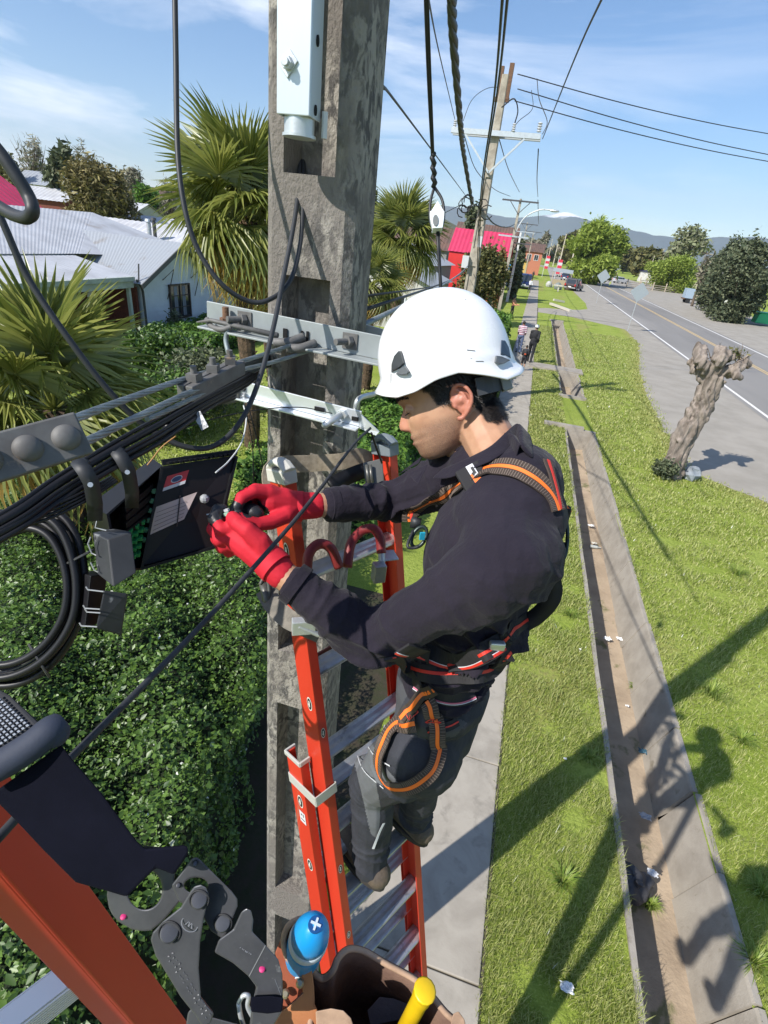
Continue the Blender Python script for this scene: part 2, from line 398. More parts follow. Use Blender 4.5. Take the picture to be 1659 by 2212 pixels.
# gravel shoulder, driveway, road
M_GRAV = mat('gravel', (0.335, 0.305, 0.26), 0.95, col2=(0.275, 0.25, 0.21), scale=0.8, bump=0.5, bscale=50, wear=(0.26, 0.235, 0.19), wscale=0.5, wlo=0.55, whi=0.75, coords='Object', bdist=0.01)
mb = MB(); pts_l = []
yv = -3.0
while yv < 50:
    pts_l.append((float(gx(yv))+0.22*noise.noise(V((0, yv*1.3, 0)))+0.12*noise.noise(V((4, yv*5, 0))), yv)); yv += 0.25
pts_l += [(8.3, 50.9), (7.3, 52), (6.4, 52.8), (5.3, 53.9), (4.2, 55.0), (2.5, 55.4), (0.78, 55.2), (0.78, 59.6), (1.6, 60.8), (3.2, 62), (5.2, 64), (6.3, 66.6), (6.7, 75), (6.5, 87), (6.3, 100), (5.9, 110), (3.0, 118), (3.0, 260)]
for i in range(len(pts_l)-1):
    (a, b), (c, e) = pts_l[i], pts_l[i+1]
    if e < b: continue
    mb.quad((a, b, 0.004), (10.4, b, 0.004), (10.4, e, 0.004), (c, e, 0.004))
tag(mb.obj('gravel_shoulder', M_GRAV), kind='structure')
mb = MB(); edge = [(17, -3), (26, 30), (30, 60), (31, 82), (34.5, 115), (35.5, 142), (34, 165), (32, 196), (30, 260)]
for i in range(len(edge)-1):
    (a, b), (c, e) = edge[i], edge[i+1]
    for k in range(12):
        t0, t1 = k/12, (k+1)/12
        mb.quad((18.2, b+(e-b)*t0, 0.004), (a+(c-a)*t0+0.9*noise.noise(V((b+k, 9, 0))), b+(e-b)*t0, 0.004), (a+(c-a)*t1+0.9*noise.noise(V((b+k+1, 9, 0))), b+(e-b)*t1, 0.004), (18.2, b+(e-b)*t1, 0.004))
tag(mb.obj('far_gravel_shoulder', M_GRAV), kind='structure')
M_ROAD = mat('asphalt', (0.235, 0.222, 0.205), 0.88, col2=(0.19, 0.18, 0.168), scale=0.35, bump=0.3, bscale=120, wear=(0.28, 0.262, 0.24), wscale=0.25, wlo=0.5, whi=0.7, stretch=(1, 0.12, 1), bdist=0.004)
mb = MB()
def road_shift(y): return 0.0 if y < 170 else -((y-170)**2)*0.0016
ry = [-30+10*i for i in range(44)]
for a, b in zip(ry, ry[1:]):
    sa, sb = road_shift(a), road_shift(b)
    mb.quad((10.35+sa, a, 0.010), (18.35+sa, a, 0.010), (18.35+sb, b, 0.010), (10.35+sb, b, 0.010))
tag(mb.obj('road', M_ROAD), kind='structure')
M_WL = mat('road_paint_white', (0.72, 0.70, 0.66), 0.8, col2=(0.45, 0.43, 0.39), scale=2.0, lo=0.55, hi=0.8)
M_YL = mat('road_paint_yellow', (0.60, 0.43, 0.20), 0.8, col2=(0.38, 0.29, 0.16), scale=2.0, lo=0.5, hi=0.8)
mb = MB()
for a, b in zip(ry, ry[1:]):
    sa, sb = road_shift(a), road_shift(b)
    for x0, x1, mi in ((10.58, 10.74, 0), (17.83, 17.99, 0), (14.80, 14.93, 1), (15.05, 15.18, 1)):
        mb.mi = mi; mb.quad((x0+sa, a, 0.016), (x1+sa, a, 0.016), (x1+sb, b, 0.016), (x0+sb, b, 0.016))
mb.mi = 1      # worn chevron patch
mb.quad((12.0, 21.5, 0.016), (12.3, 21.4, 0.016), (12.6, 23.0, 0.016), (12.3, 23.1, 0.016))
tag(mb.obj('road_markings', [M_WL, M_YL]), kind='structure')

# slabs bridging the ditch on the near stretches
mb = MB(); mb.box((1.9, 27.7, 0.05), (2.6, 1.1, 0.10)); tag(mb.obj('footbridge_slab', M_CONC), kind='structure')
mb = MB(); mb.box((1.95, 17.72, 0.06), (1.3, 0.22, 0.12)); mb.box((2.45, 22.1, 0.05), (1.1, 0.2, 0.1)); mb.box((2.45, 49.7, 0.05), (1.2, 0.3, 0.1)); tag(mb.obj('culvert_headwall', M_CONC), kind='structure')

# hills and mountains
def ridge(name, dist, x0, x1, prof, m, depth, nseg=160, rough=1.0, seed=0):
    vs = []; fs_ = []; rows = 7
    for i in range(nseg+1):
        u = i/nseg; x = x0+(x1-x0)*u; h = np.interp(u, [p[0] for p in prof], [p[1] for p in prof])
        for r in range(rows):
            w = r/(rows-1); hh = h*math.sin(w*PI/2)**0.9*(1+0.0)
            hh += rough*h*0.12*(noise.noise(V((x/dist*9+seed, w*4, seed)))+0.5*noise.noise(V((x/dist*30, w*9, seed+3))))*w
            vs.append((x, dist+depth*w+dist*0.03*noise.noise(V((x/dist*6, w, 1))), -1+hh))
    for i in range(nseg):
        for r in range(rows-1): a = i*rows+r; fs_.append((a, a+rows, a+rows+1, a+1))
    mb = MB(); mb.add(vs, fs_); o = mb.obj(name, m, None, True); return tag(o, kind='structure')
M_HILL = mat('hill_scrub', (0.13, 0.12, 0.07), 0.95, col2=(0.085, 0.10, 0.045), scale=0.03, bump=0.6, bscale=0.12, bdist=4, wear=(0.22, 0.19, 0.12), wscale=0.01)
ridge('wooded_hill', 420, -620, -40, [(0, 26), (0.2, 34), (0.35, 22), (0.5, 24), (0.62, 17), (0.75, 23), (0.88, 28), (1, 6)], M_HILL, 160, seed=2)
M_SNOW = bpy.data.materials.new('mountain_rock_and_snow'); M_SNOW.use_nodes = True
t = M_SNOW.node_tree; b = t.nodes['Principled BSDF']; b.inputs['Roughness'].default_value = 0.9
g = N(t, 'ShaderNodeNewGeometry'); s1 = N(t, 'ShaderNodeSeparateXYZ'); n1 = N(t, 'ShaderNodeTexNoise', Scale=0.004, Detail=8.0); a1 = N(t, 'ShaderNodeMath', operation='MULTIPLY_ADD')
a1.inputs[1].default_value = 260; r1 = N(t, 'ShaderNodeMapRange'); r1.inputs['From Min'].default_value = 362; r1.inputs['From Max'].default_value = 400
m1 = N(t, 'ShaderNodeMix'); m1.data_type = 'RGBA'; m1.inputs['A'].default_value = (0.10, 0.13, 0.13, 1); m1.inputs['B'].default_value = (0.8, 0.82, 0.85, 1)
lk = t.links.new; lk(g.outputs['Position'], s1.inputs[0]); lk(g.outputs['Position'], n1.inputs['Vector']); lk(n1.outputs['Fac'], a1.inputs[0]); lk(s1.outputs['Z'], a1.inputs[2])
lk(a1.outputs[0], r1.inputs['Value']); lk(r1.outputs[0], m1.inputs['Factor']); lk(m1.outputs['Result'], b.inputs['Base Color'])
ridge('mountains', 3600, -3400, 4000, [(0, 90), (0.2, 150), (0.33, 235), (0.42, 210), (0.47, 260), (0.52, 215), (0.58, 170), (0.64, 235), (0.7, 190), (0.8, 150), (1, 90)], M_SNOW, 700, 260, 1.5, 5)
mb = MB(); n = 30  # near-black bed under and beside the hedge; the hedge's shade is put into its colour
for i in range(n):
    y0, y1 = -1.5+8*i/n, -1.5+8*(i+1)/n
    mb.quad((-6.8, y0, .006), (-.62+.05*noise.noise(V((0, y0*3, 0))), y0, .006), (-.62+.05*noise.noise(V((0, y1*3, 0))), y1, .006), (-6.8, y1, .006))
tag(mb.obj('hedge_shade_bed', mat('shade_dark_bed', (.045, .035, .022), 1.0, col2=(.03, .035, .012), scale=6, bump=.6, bscale=20, bdist=.02)), kind='structure')
# ================================================================ PLANTS
G_HEDGE = [(0.025, 0.065, 0.009), (0.06, 0.145, 0.018), (0.12, 0.235, 0.032), (0.25, 0.37, 0.08), (0.14, 0.24, 0.04)]
M_LEAFH = mat('hedge_leaf', (0.06, 0.12, 0.02), 0.42, island=G_HEDGE, trans=0.22, spec=0.5)
M_LEAFB = mat('bush_leaf', (0.06, 0.12, 0.02), 0.6, island=[(0.045, 0.12, 0.014), (0.10, 0.22, 0.022), (0.18, 0.32, 0.045)], trans=0.3)
M_LEAFO = mat('olive_leaf', (0.08, 0.10, 0.02), 0.7, island=[(0.06, 0.075, 0.018), (0.12, 0.125, 0.03), (0.19, 0.17, 0.055)], trans=0.2)
M_LEAFW = mat('willow_leaf', (0.12, 0.18, 0.02), 0.7, island=[(0.17, 0.24, 0.025), (0.28, 0.36, 0.05), (0.38, 0.46, 0.09)], trans=0.4)
M_LEAFD = mat('dark_leaf', (0.03, 0.06, 0.02), 0.7, island=[(0.04, 0.062, 0.028), (0.09, 0.115, 0.052), (0.17, 0.19, 0.10)], trans=0.2)
M_TWIG = mat('bare_twig', (0.25, 0.21, 0.17), 0.9, island=[(0.20, 0.165, 0.13), (0.36, 0.31, 0.25), (0.28, 0.28, 0.18)])
M_BARK = mat('bark', (0.16, 0.125, 0.09), 0.95, col2=(0.08, 0.06, 0.045), scale=6, bump=0.8, bscale=14, bdist=0.03)
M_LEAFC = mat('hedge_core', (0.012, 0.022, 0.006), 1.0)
def cloud_pts(blobs, n, shell=0.55):
    vol = np.array([b[3]*b[4]*b[5] for b in blobs])**0.67; vol /= vol.sum(); out = []
    for b, w in zip(blobs, vol):
        k = max(6, int(n*w)); u = rng.normal(size=(k, 3)); u /= np.linalg.norm(u, axis=1)[:, None]
        r = shell+(1-shell)*rng.random(k)**0.6; r *= 1+0.16*np.sin(u[:, 0]*9+b[0]*5)*np.cos(u[:, 1]*8+b[1]*3)+0.1*np.sin(u[:, 2]*13)
        out.append(np.array(b[:3])+u*r[:, None]*np.array(b[3:6]))
    return np.concatenate(out)
def auto_blobs(h, w, zc, n, seed, rs=0.42, tall=1.0):
    rr = random.Random(seed); bl = []
    for i in range(n):
        a = rr.uniform(0, 2*PI); q = rr.random()**0.6; z = rr.uniform(-1, 1); k = math.sqrt(max(0.05, 1-z*z))
        bl.append((math.cos(a)*q*w*0.62*k, math.sin(a)*q*w*0.62*k, zc+z*h*0.40, w*rs*rr.uniform(0.6, 1.1), w*rs*rr.uniform(0.6, 1.1), h*rs*0.55*rr.uniform(0.6, 1.2)*tall))
    return bl
def tree(name, label, cat, base, h, w, m, n=3000, leaf=0.3, nb=14, zc=0.62, trunk=0.03, seed=1, group=None, crown='crown', limbs=7, aspect=1.6, rs=0.42, blobs=None, crownh=0.75, twigs=0, shell=0.5):
    base = V(base); t = thing(name, label, cat, base, group)
    rr = random.Random(seed+50)
    bl = blobs or auto_blobs(h*crownh, w/2, h*zc, nb, seed, rs)
    pts = cloud_pts(bl, n, shell)+np.array(base); out_ = rng.random(len(pts)) < .12; pts[out_] += (pts[out_]-np.array(base)-np.array([0, 0, h*zc]))*(.22*rng.random((int(out_.sum()), 1))); v, f = leaf_quads(pts, leaf, aspect=aspect)
    from_np(crown, v, f, m, t)
    mb = MB(); r0 = h*trunk
    top = base+V((rr.uniform(-.05, .05)*h, rr.uniform(-.05, .05)*h, h*zc))
    mb.tube(smooth_pts([base-V((0, 0, 0.1)), base.lerp(top, 0.35)+V((rr.uniform(-.02, .02)*h, 0, 0)), base.lerp(top, .7), top], 4), [r0*(1-0.7*i/12) for i in range(13)], 8)
    for k in range(limbs):
        b = bl[rr.randrange(len(bl))]; s0 = base.lerp(top, rr.uniform(0.35, 0.9)); e = base+V(b[:3])
        mb.tube([s0, s0.lerp(e, .5)+V((0, 0, h*0.03)), e], [r0*.4, r0*.25, r0*.08], 5)
    for k in range(twigs):
        s0 = base.lerp(top, rr.uniform(0.45, 1.0)); a = rr.uniform(0, 2*PI); q = rr.uniform(.2, .5)*w; e = s0+V((math.cos(a)*q, math.sin(a)*q, rr.uniform(.12, .45)*h))
        mb.tube([s0, s0.lerp(e, .5)+V((math.cos(a)*q*.12, math.sin(a)*q*.12, 0)), e], [r0*.22, r0*.12, r0*.03], 4)
    mb.obj('trunk', M_BARK, t, True); return t

# near hedge: undulating shrub mass with a dark inner core
def hedge_field(name, label, x0, x1, y0, y1, ht, n, size, group=None, m=M_LEAFH, seed=0, edge=0.35, face=None, cat='hedge', shear=0.0):
    root = thing(name, label, cat, ((x0+x1)/2, (y0+y1)/2, 0), group)
    def H_(x, y):
        a = 0.16*np.sin(x*1.9+seed)*np.cos(y*1.6+seed*2)+0.10*np.sin(x*4.1+y*3.3)+0.05*np.sin(x*9.0-y*7.0)
        e = np.minimum(np.minimum(x-x0, x1-x), np.minimum(y-y0, y1-y)); e = np.clip(e/edge, 0, 1)
        return (ht+a*min(1, ht/1.2))*(0.55+0.45*np.sqrt(np.clip(1-(1-e)**2, 0, 1)))
    top = int(n*0.72); x = x0+(x1-x0)*rng.random(top); y = y0+(y1-y0)*rng.random(top)
    # density clumps
    z = H_(x, y)-np.abs(rng.normal(size=top))*0.10*ht+0.06*ht*(rng.random(top)**4)+0.035*ht*np.sin(x*17+np.sin(y*11)*2)*np.sin(y*15+np.sin(x*9)*2)
    pts = [np.stack([x, y, z], 1)]; nn = [np.tile([0, 0, 1.0], (top, 1))]
    side = n-top; per = 2*(x1-x0)+2*(y1-y0)
    for (ax, val, a0, a1, nv) in ((0, x1, y0, y1, (1, 0, 0)), (0, x0, y0, y1, (-1, 0, 0)), (1, y0, x0, x1, (0, -1, 0)), (1, y1, x0, x1, (0, 1, 0))):
        k = int(side*(a1-a0)/per); q = a0+(a1-a0)*rng.random(k); zz = ht*0.97*rng.random(k)**0.8
        off = val+(0.10*np.sin(q*3+zz*4)+0.07*np.sin(q*8-zz*6))*ht/1.4-np.array(nv)[ax]*np.abs(rng.normal(size=k))*0.06
        pts.append(np.stack([off, q, zz], 1) if ax == 0 else np.stack([q, off, zz], 1)); nn.append(np.tile(nv, (k, 1)).astype(float))
    pts = np.concatenate(pts); nn = np.concatenate(nn)
    pts[:, 0] += shear*pts[:, 1]; small = rng.random(len(pts)) < .45; v, f = leaf_quads(pts, size*np.where(small, .55, 1.0+.45*rng.random(len(pts))**3), aspect=1.75, fold=0.12, nrm=nn); from_np('foliage', v, f, m, root, tri=True)
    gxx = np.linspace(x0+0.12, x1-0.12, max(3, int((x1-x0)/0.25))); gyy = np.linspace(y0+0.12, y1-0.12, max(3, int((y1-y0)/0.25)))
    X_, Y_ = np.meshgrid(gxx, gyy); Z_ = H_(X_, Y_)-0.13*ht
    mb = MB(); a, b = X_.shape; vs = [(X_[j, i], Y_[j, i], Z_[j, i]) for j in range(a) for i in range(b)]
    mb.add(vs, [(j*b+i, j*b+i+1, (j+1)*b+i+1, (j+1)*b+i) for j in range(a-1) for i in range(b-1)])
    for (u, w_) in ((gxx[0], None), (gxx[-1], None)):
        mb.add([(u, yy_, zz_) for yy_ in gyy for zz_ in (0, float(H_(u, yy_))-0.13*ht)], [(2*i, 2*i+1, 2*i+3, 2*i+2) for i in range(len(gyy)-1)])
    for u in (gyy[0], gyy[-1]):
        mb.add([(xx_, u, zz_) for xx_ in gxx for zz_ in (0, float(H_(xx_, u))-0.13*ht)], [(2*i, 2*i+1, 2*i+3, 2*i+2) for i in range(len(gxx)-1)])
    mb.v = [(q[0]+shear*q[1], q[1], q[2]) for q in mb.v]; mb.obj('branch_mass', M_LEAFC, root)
    return root
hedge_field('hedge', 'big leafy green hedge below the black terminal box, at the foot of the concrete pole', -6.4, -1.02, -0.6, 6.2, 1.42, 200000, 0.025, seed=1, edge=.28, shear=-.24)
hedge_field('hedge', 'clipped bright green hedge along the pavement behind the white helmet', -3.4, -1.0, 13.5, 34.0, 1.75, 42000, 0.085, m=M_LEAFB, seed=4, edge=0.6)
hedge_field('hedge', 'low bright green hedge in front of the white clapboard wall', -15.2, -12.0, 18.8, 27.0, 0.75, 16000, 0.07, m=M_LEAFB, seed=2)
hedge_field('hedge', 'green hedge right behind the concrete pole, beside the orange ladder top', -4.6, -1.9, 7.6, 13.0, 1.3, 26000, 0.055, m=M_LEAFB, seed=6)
def bush(label, base, r, h, m, n, leaf, seed, group=None, cat='bush', name='bush'):
    bl = [(math.cos(i*2.4)*r*.45*random.random(), math.sin(i*2.4)*r*.45*random.random(), h*random.uniform(.35, .62), r*random.uniform(.5, .75), r*random.uniform(.5, .75), h*random.uniform(.33, .45)) for i in range(8)]
    return tree(name, label, cat, base, h, r*2, m, n, leaf, blobs=bl, trunk=0.03, seed=seed, crown='foliage', group=group, limbs=5, shell=0.35)
bush('round yellow-green bush left of the low hedge, near the white house corner', (-11.6, 14.6, 0), 1.5, 1.9, M_LEAFH, 9000, 0.085, 3)
bush('dark glossy bush behind the near fan palm', (-8.6, 10.5, 0), 1.7, 1.7, M_LEAFH, 9000, 0.075, 5)
bush('thin dark shrub against the white clapboard wall', (-15.2, 20.9, 0), 0.45, 1.5, M_LEAFD, 500, 0.09, 6)
bush('shaded shrub under the tall fan palm', (-8.6, 13.0, 0), 1.3, 1.8, M_LEAFD, 5000, 0.08, 7)

# fan palms: every frond its own part
M_FR = mat('palm_frond', (0.10, 0.14, 0.02), 0.38, island=[(0.15, 0.19, 0.04), (0.29, 0.31, 0.07), (0.50, 0.48, 0.17), (0.34, 0.35, 0.09)], trans=0.4, spec=0.7)
M_FRY = mat('dry_palm_frond', (0.42, 0.27, 0.08), 0.6, island=[(0.50, 0.27, 0.06), (0.66, 0.43, 0.13), (0.46, 0.38, 0.11)], trans=0.35)
M_PTR = mat('palm_trunk_fibre', (0.13, 0.085, 0.05), 1.0, col2=(0.05, 0.035, 0.02), scale=9, bump=1.0, bscale=22, bdist=0.05)
def frond_mesh(name, R_, pl, nl, droop, seed, m, span=2.45):
    rr = random.Random(seed); mb = MB()
    mb.tube([(0, 0, 0), (pl*.5, 0, 0.04), (pl, 0, 0)], [0.016, 0.012, 0.009], 5)
    for k in range(nl):
        a = -span+2*span*k/(nl-1)+rr.uniform(-.02, .02); ln = R_*(0.72+0.28*math.cos(a*0.62))*rr.uniform(.9, 1.04); wd = 2*span/nl*R_*0.50
        d = V((math.cos(a), math.sin(a), 0)); s = V((-d.y, d.x, 0)); c0 = V((pl, 0, 0)); dr = droop*rr.uniform(.7, 1.4); tw = rr.uniform(-.15, .15)
        pr_ = []
        for i, t_ in enumerate((0.04, 0.38, 0.72, 1.0)):
            ww = (0.12, 1.0, 0.62, 0.03)[i]*wd; z = -dr*R_*t_**2.4+0.05*R_*math.sin(a*2)*t_
            c = c0+d*ln*t_*(1-0.1*dr*t_)+V((0, 0, z)); up = V((0, 0, ww*0.45))
            pr_ += [c-s*ww*.5+up*(1+tw), c-up*0.4, c+s*ww*.5+up*(1-tw)]
        mb.add(pr_, [(3*i+q, 3*i+q+1, 3*i+q+4, 3*i+q+3) for i in range(3) for q in (0, 1)])
    o = mb.obj(name, m, None, False, origin=(0, 0, 0)); me = o.data; bpy.data.objects.remove(o); return me
FM = [frond_mesh('frond', 0.80, 0.75, 38, 0.18, 1, M_FR), frond_mesh('frond', 0.78, 0.6, 34, 0.42, 2, M_FR), frond_mesh('frond', 0.72, 0.55, 32, 0.75, 3, M_FR)]
FD = [frond_mesh('dry_frond', 0.70, 0.5, 30, 0.9, 4, M_FRY, 2.0), frond_mesh('dry_frond', 0.66, 0.45, 28, 1.3, 5, M_FRY, 1.8)]
def palm(label, base, crown_z, sc, nf, nd, seed, group='fan palms in the front gardens', aim=None, trunk_r=0.16):
    rr = random.Random(seed); base = V(base); t = thing('fan_palm', label, 'palm tree', base, group); hub = V((0, 0, crown_z))
    mb = MB(); n = 18; pts = [base+V((0.05*math.sin(i*.4), 0.05*math.cos(i*.3), crown_z*i/n)) for i in range(n+1)]
    mb.tube(pts, [trunk_r*(1.1+0.12*rr.random()) for i in range(n+1)], 12)
    for k in range(90):
        z = rr.random()**.7*crown_z; a = rr.uniform(0, 2*PI); p = base+V((math.cos(a)*trunk_r, math.sin(a)*trunk_r, z)); mb.bar(p, p+V((math.cos(a)*.09, math.sin(a)*.09, .10)), .05, .015)
    mb.obj('trunk', M_PTR, t)
    def put(me, el, az, s, roll=0.0):
        o = bpy.data.objects.new(me.name.split('.')[0], me); COL.objects.link(o); o.parent = t; WL[o.name] = WL[t.name]
        M_ = Matrix.Translation(hub) @ Matrix.Rotation(az, 4, 'Z') @ Matrix.Rotation(-el, 4, 'Y') @ Matrix.Rotation(roll, 4, 'X') @ Matrix.Scale(s, 4)
        o.matrix_local = M_
    for k in range(nf):
        u = (k+.5)/nf; el = math.radians(80-104*u)+rr.uniform(-.12, .12); az = k*2.39996+rr.uniform(-.2, .2)
        put(FM[0 if u < .4 else (1 if u < .75 else 2)], el, az, sc*rr.uniform(.88, 1.1), rr.uniform(-.5, .5))
    for k in range(nd):
        put(FD[k % 2], math.radians(rr.uniform(-50, -26)), k*2*PI/nd+rr.uniform(-.3, .3), sc*rr.uniform(.9, 1.1), rr.uniform(-.3, .3))
    return t
c1 = AY(525, 440, 11.0)
palm('tall fan palm left of the pole with green fans and a dry orange skirt', (c1.x+0.05, 11.0, 0), c1.z-0.30, 1.42, 40, 10, 11)
palm('second fan palm low down behind the tall one, half hidden by the pole', (AY(585, 560, 13.5).x, 13.6, 0), 3.6, 1.1, 20, 6, 12)
c2 = AY(110, 850, 4.7)
palm('near fan palm at the left edge with broad pale green fans over the hedge', (c2.x, 4.7, 0), c2.z-0.20, 1.15, 28, 4, 13)
c3 = AY(872, 520, 22.0)
palm('smaller fan palm right of the concrete pole with a shaggy dark trunk', (c3.x, 22.0, 0), c3.z-0.1, 1.45, 30, 8, 14, trunk_r=0.2)
c4 = AY(820, 610, 18.0)
palm('low yellowish fan palm beside the cables right of the pole', (c4.x-0.2, 18.0, 0), 3.5, 1.0, 20, 8, 15)

# left skyline trees
def at(x, y, yv): p = AY(x, y, yv); return p
def gtree(label, xd, ytop, yd, dist, wpx, m, seed, name='tree', cat='tree', **kw):
    p = AY(xd, ytop, dist); h = p.z; w = wpx*dist/1100*1.1
    return tree(name, label, cat, (p.x, dist, 0), h, w, m, seed=seed, **kw)
gtree('broad brownish-green tree bristling behind the white roofs', 200, 345, 0, 46, 165, mat('bronze_leaf', (.1,.1,.03), .7, island=[(0.09, 0.08, 0.02), (0.19, 0.165, 0.05), (0.30, 0.25, 0.10)], trans=.2), 21, n=17000, leaf=0.17, nb=30, aspect=3.0, zc=0.55, crownh=.8)
gtree('dark conifer with drooping tiers behind the red roof', 132, 322, 0, 52, 80, M_LEAFD, 22, n=2500, leaf=0.35, nb=10, aspect=3.0, name='conifer')
gtree('tall bare poplar at far left against the sky', 62, 285, 0, 80, 75, M_TWIG, 23, n=1300, leaf=0.16, aspect=6, twigs=60, limbs=12, name='bare_tree', group='leafless trees on the left skyline')
gtree('bare twiggy tree between the conifer and the broad tree', 178, 322, 0, 75, 60, M_TWIG, 24, n=900, leaf=0.16, aspect=6, twigs=50, limbs=12, name='bare_tree', group='leafless trees on the left skyline')
gtree('pale half-bare tree left of the round green one', 273, 357, 0, 95, 70, M_TWIG, 25, n=4000, leaf=0.25, aspect=3, twigs=30, name='bare_tree', group='leafless trees on the left skyline')
gtree('round bright green tree beyond the roofs, left of the hanging cable', 308, 390, 0, 80, 80, M_LEAFB, 26, n=5000, leaf=0.4, nb=16, crownh=.9, zc=.55)
gtree('grey bare tree just left of the tall fan palm', 362, 395, 0, 70, 55, M_TWIG, 27, n=800, leaf=0.14, aspect=6, twigs=50, name='bare_tree', group='leafless trees on the left skyline')
gtree('dark garden tree in front of the far white roof', 245, 475, 0, 38, 90, M_LEAFD, 28, n=3000, leaf=0.25, nb=12)
gtree('green tree at the left edge behind the red roof', 10, 350, 0, 60, 90, M_LEAFO, 29, n=4000, leaf=0.35, nb=14)
gtree('pointed dark green tree just right of the pole', 808, 425, 0, 70, 40, M_LEAFD, 30, n=2500, leaf=0.35, name='conifer', nb=10)
gtree('tree with fresh leaves behind the leaning power pole', 1030, 455, 0, 75, 55, M_LEAFD, 31, n=2500, leaf=0.35, nb=10)
gtree('leafy garden tree behind the clipped hedge, in front of the red building', 1050, 535, 0, 40, 100, M_LEAFO, 32, n=9000, leaf=0.17, nb=22, zc=.5, crownh=.95)
gtree('rust-leaved tree in front of the red building', 1090, 538, 0, 46, 28, mat('rust_leaf', (0.25, .1, .03), .7, island=[(0.2, 0.07, 0.02), (0.33, 0.15, 0.04), (0.18, .14, .04)]), 33, n=1500, leaf=0.16, nb=8)
gtree('tall dark tree beside the third power pole', 1128, 528, 0, 66, 40, M_LEAFD, 34, n=4000, leaf=0.3, nb=12, zc=.5, crownh=.95)
# right side
gtree('big weeping willow in bright spring green beyond the road', 1302, 492, 0, 135, 112, M_LEAFW, 41, n=26000, leaf=0.38, nb=30, zc=.55, crownh=.98, name='willow', aspect=3)
gtree('tall thin-crowned tree against the sky right of the willow', 1492, 487, 0, 190, 95, mat('pale_leaf', (.2, .2, .1), .7, island=[(.2, .2, .12), (.32, .31, .2), (.14, .17, .07)]), 42, n=2600, leaf=0.7, nb=18, zc=.66, crownh=.6, limbs=22)
gtree('yellow-green bush tree by the wooden trailer', 1472, 552, 0, 150, 100, M_LEAFW, 43, n=16000, leaf=0.30, nb=16, zc=.45, crownh=1.0)
gtree('olive-brown tree behind the white shed across the field', 1405, 532, 0, 210, 85, M_LEAFO, 44, n=3000, leaf=0.9, nb=14)
gtree('round brown-green tree behind the willow, left side', 1243, 505, 0, 260, 60, M_LEAFO, 45, n=3000, leaf=1.0, nb=14)
gtree('dark evergreen with ragged top right of the trailer', 1590, 520, 0, 92, 78, M_LEAFD, 46, n=13000, leaf=0.25, nb=30, twigs=14, zc=.5, crownh=.95)
gtree('dense dark evergreen at the right edge above the green cart', 1640, 535, 0, 76, 120, M_LEAFD, 47, n=20000, leaf=0.24, twigs=14, nb=22, zc=.48, crownh=1.0)
gtree('low dark thicket tree filling the gap below the ragged evergreen', 1600, 605, 0, 84, 95, M_LEAFD, 48, n=13000, leaf=0.25, nb=16, zc=.45, crownh=1.0)
gtree('leaning bare shrub between the yellow-green bush and the evergreen', 1537, 545, 0, 100, 22, M_TWIG, 49, n=200, leaf=0.3, aspect=6, twigs=30, name='bare_tree')
for i, (x, yt, dist, w, lb) in enumerate([(1178, 505, 330, 22, 'slender bare poplar above the end of the road'), (1160, 520, 300, 50, 'grey bare tree left of the slender poplar'), (1205, 532, 340, 60, 'brown distant tree above the far bend'), (1360, 540, 320, 60, 'bluish distant tree in the gap right of the willow'), (1445, 548, 280, 60, 'faint grey tree below the tall thin-crowned tree')]):
    gtree(lb, x, yt, 0, dist, w, M_TWIG if i != 3 else M_LEAFO, 60+i, n=1800, leaf=1.0, aspect=3, twigs=20, name='distant_tree', group='trees along the horizon')
# far wood reads as one mass
pts = []
for i in range(240):
    x = rng.uniform(-330, 420); y = rng.uniform(380, 440); r = rng.uniform(5, 11); hh = rng.uniform(7, 15)
    pts.append(cloud_pts([(x, y, hh*.5, r, r, hh*.5)], 160, .6))
pts = np.concatenate(pts); v, f = leaf_quads(pts, 1.7, aspect=1.8); tag(from_np('far_wood', v, f, mat('far_wood', (.1, .1, .05), .9, island=[(.07, .07, .035), (.13, .115, .065), (.10, .12, .05)])), 'hazy brown-green wood along the horizon', 'wood', kind='stuff')

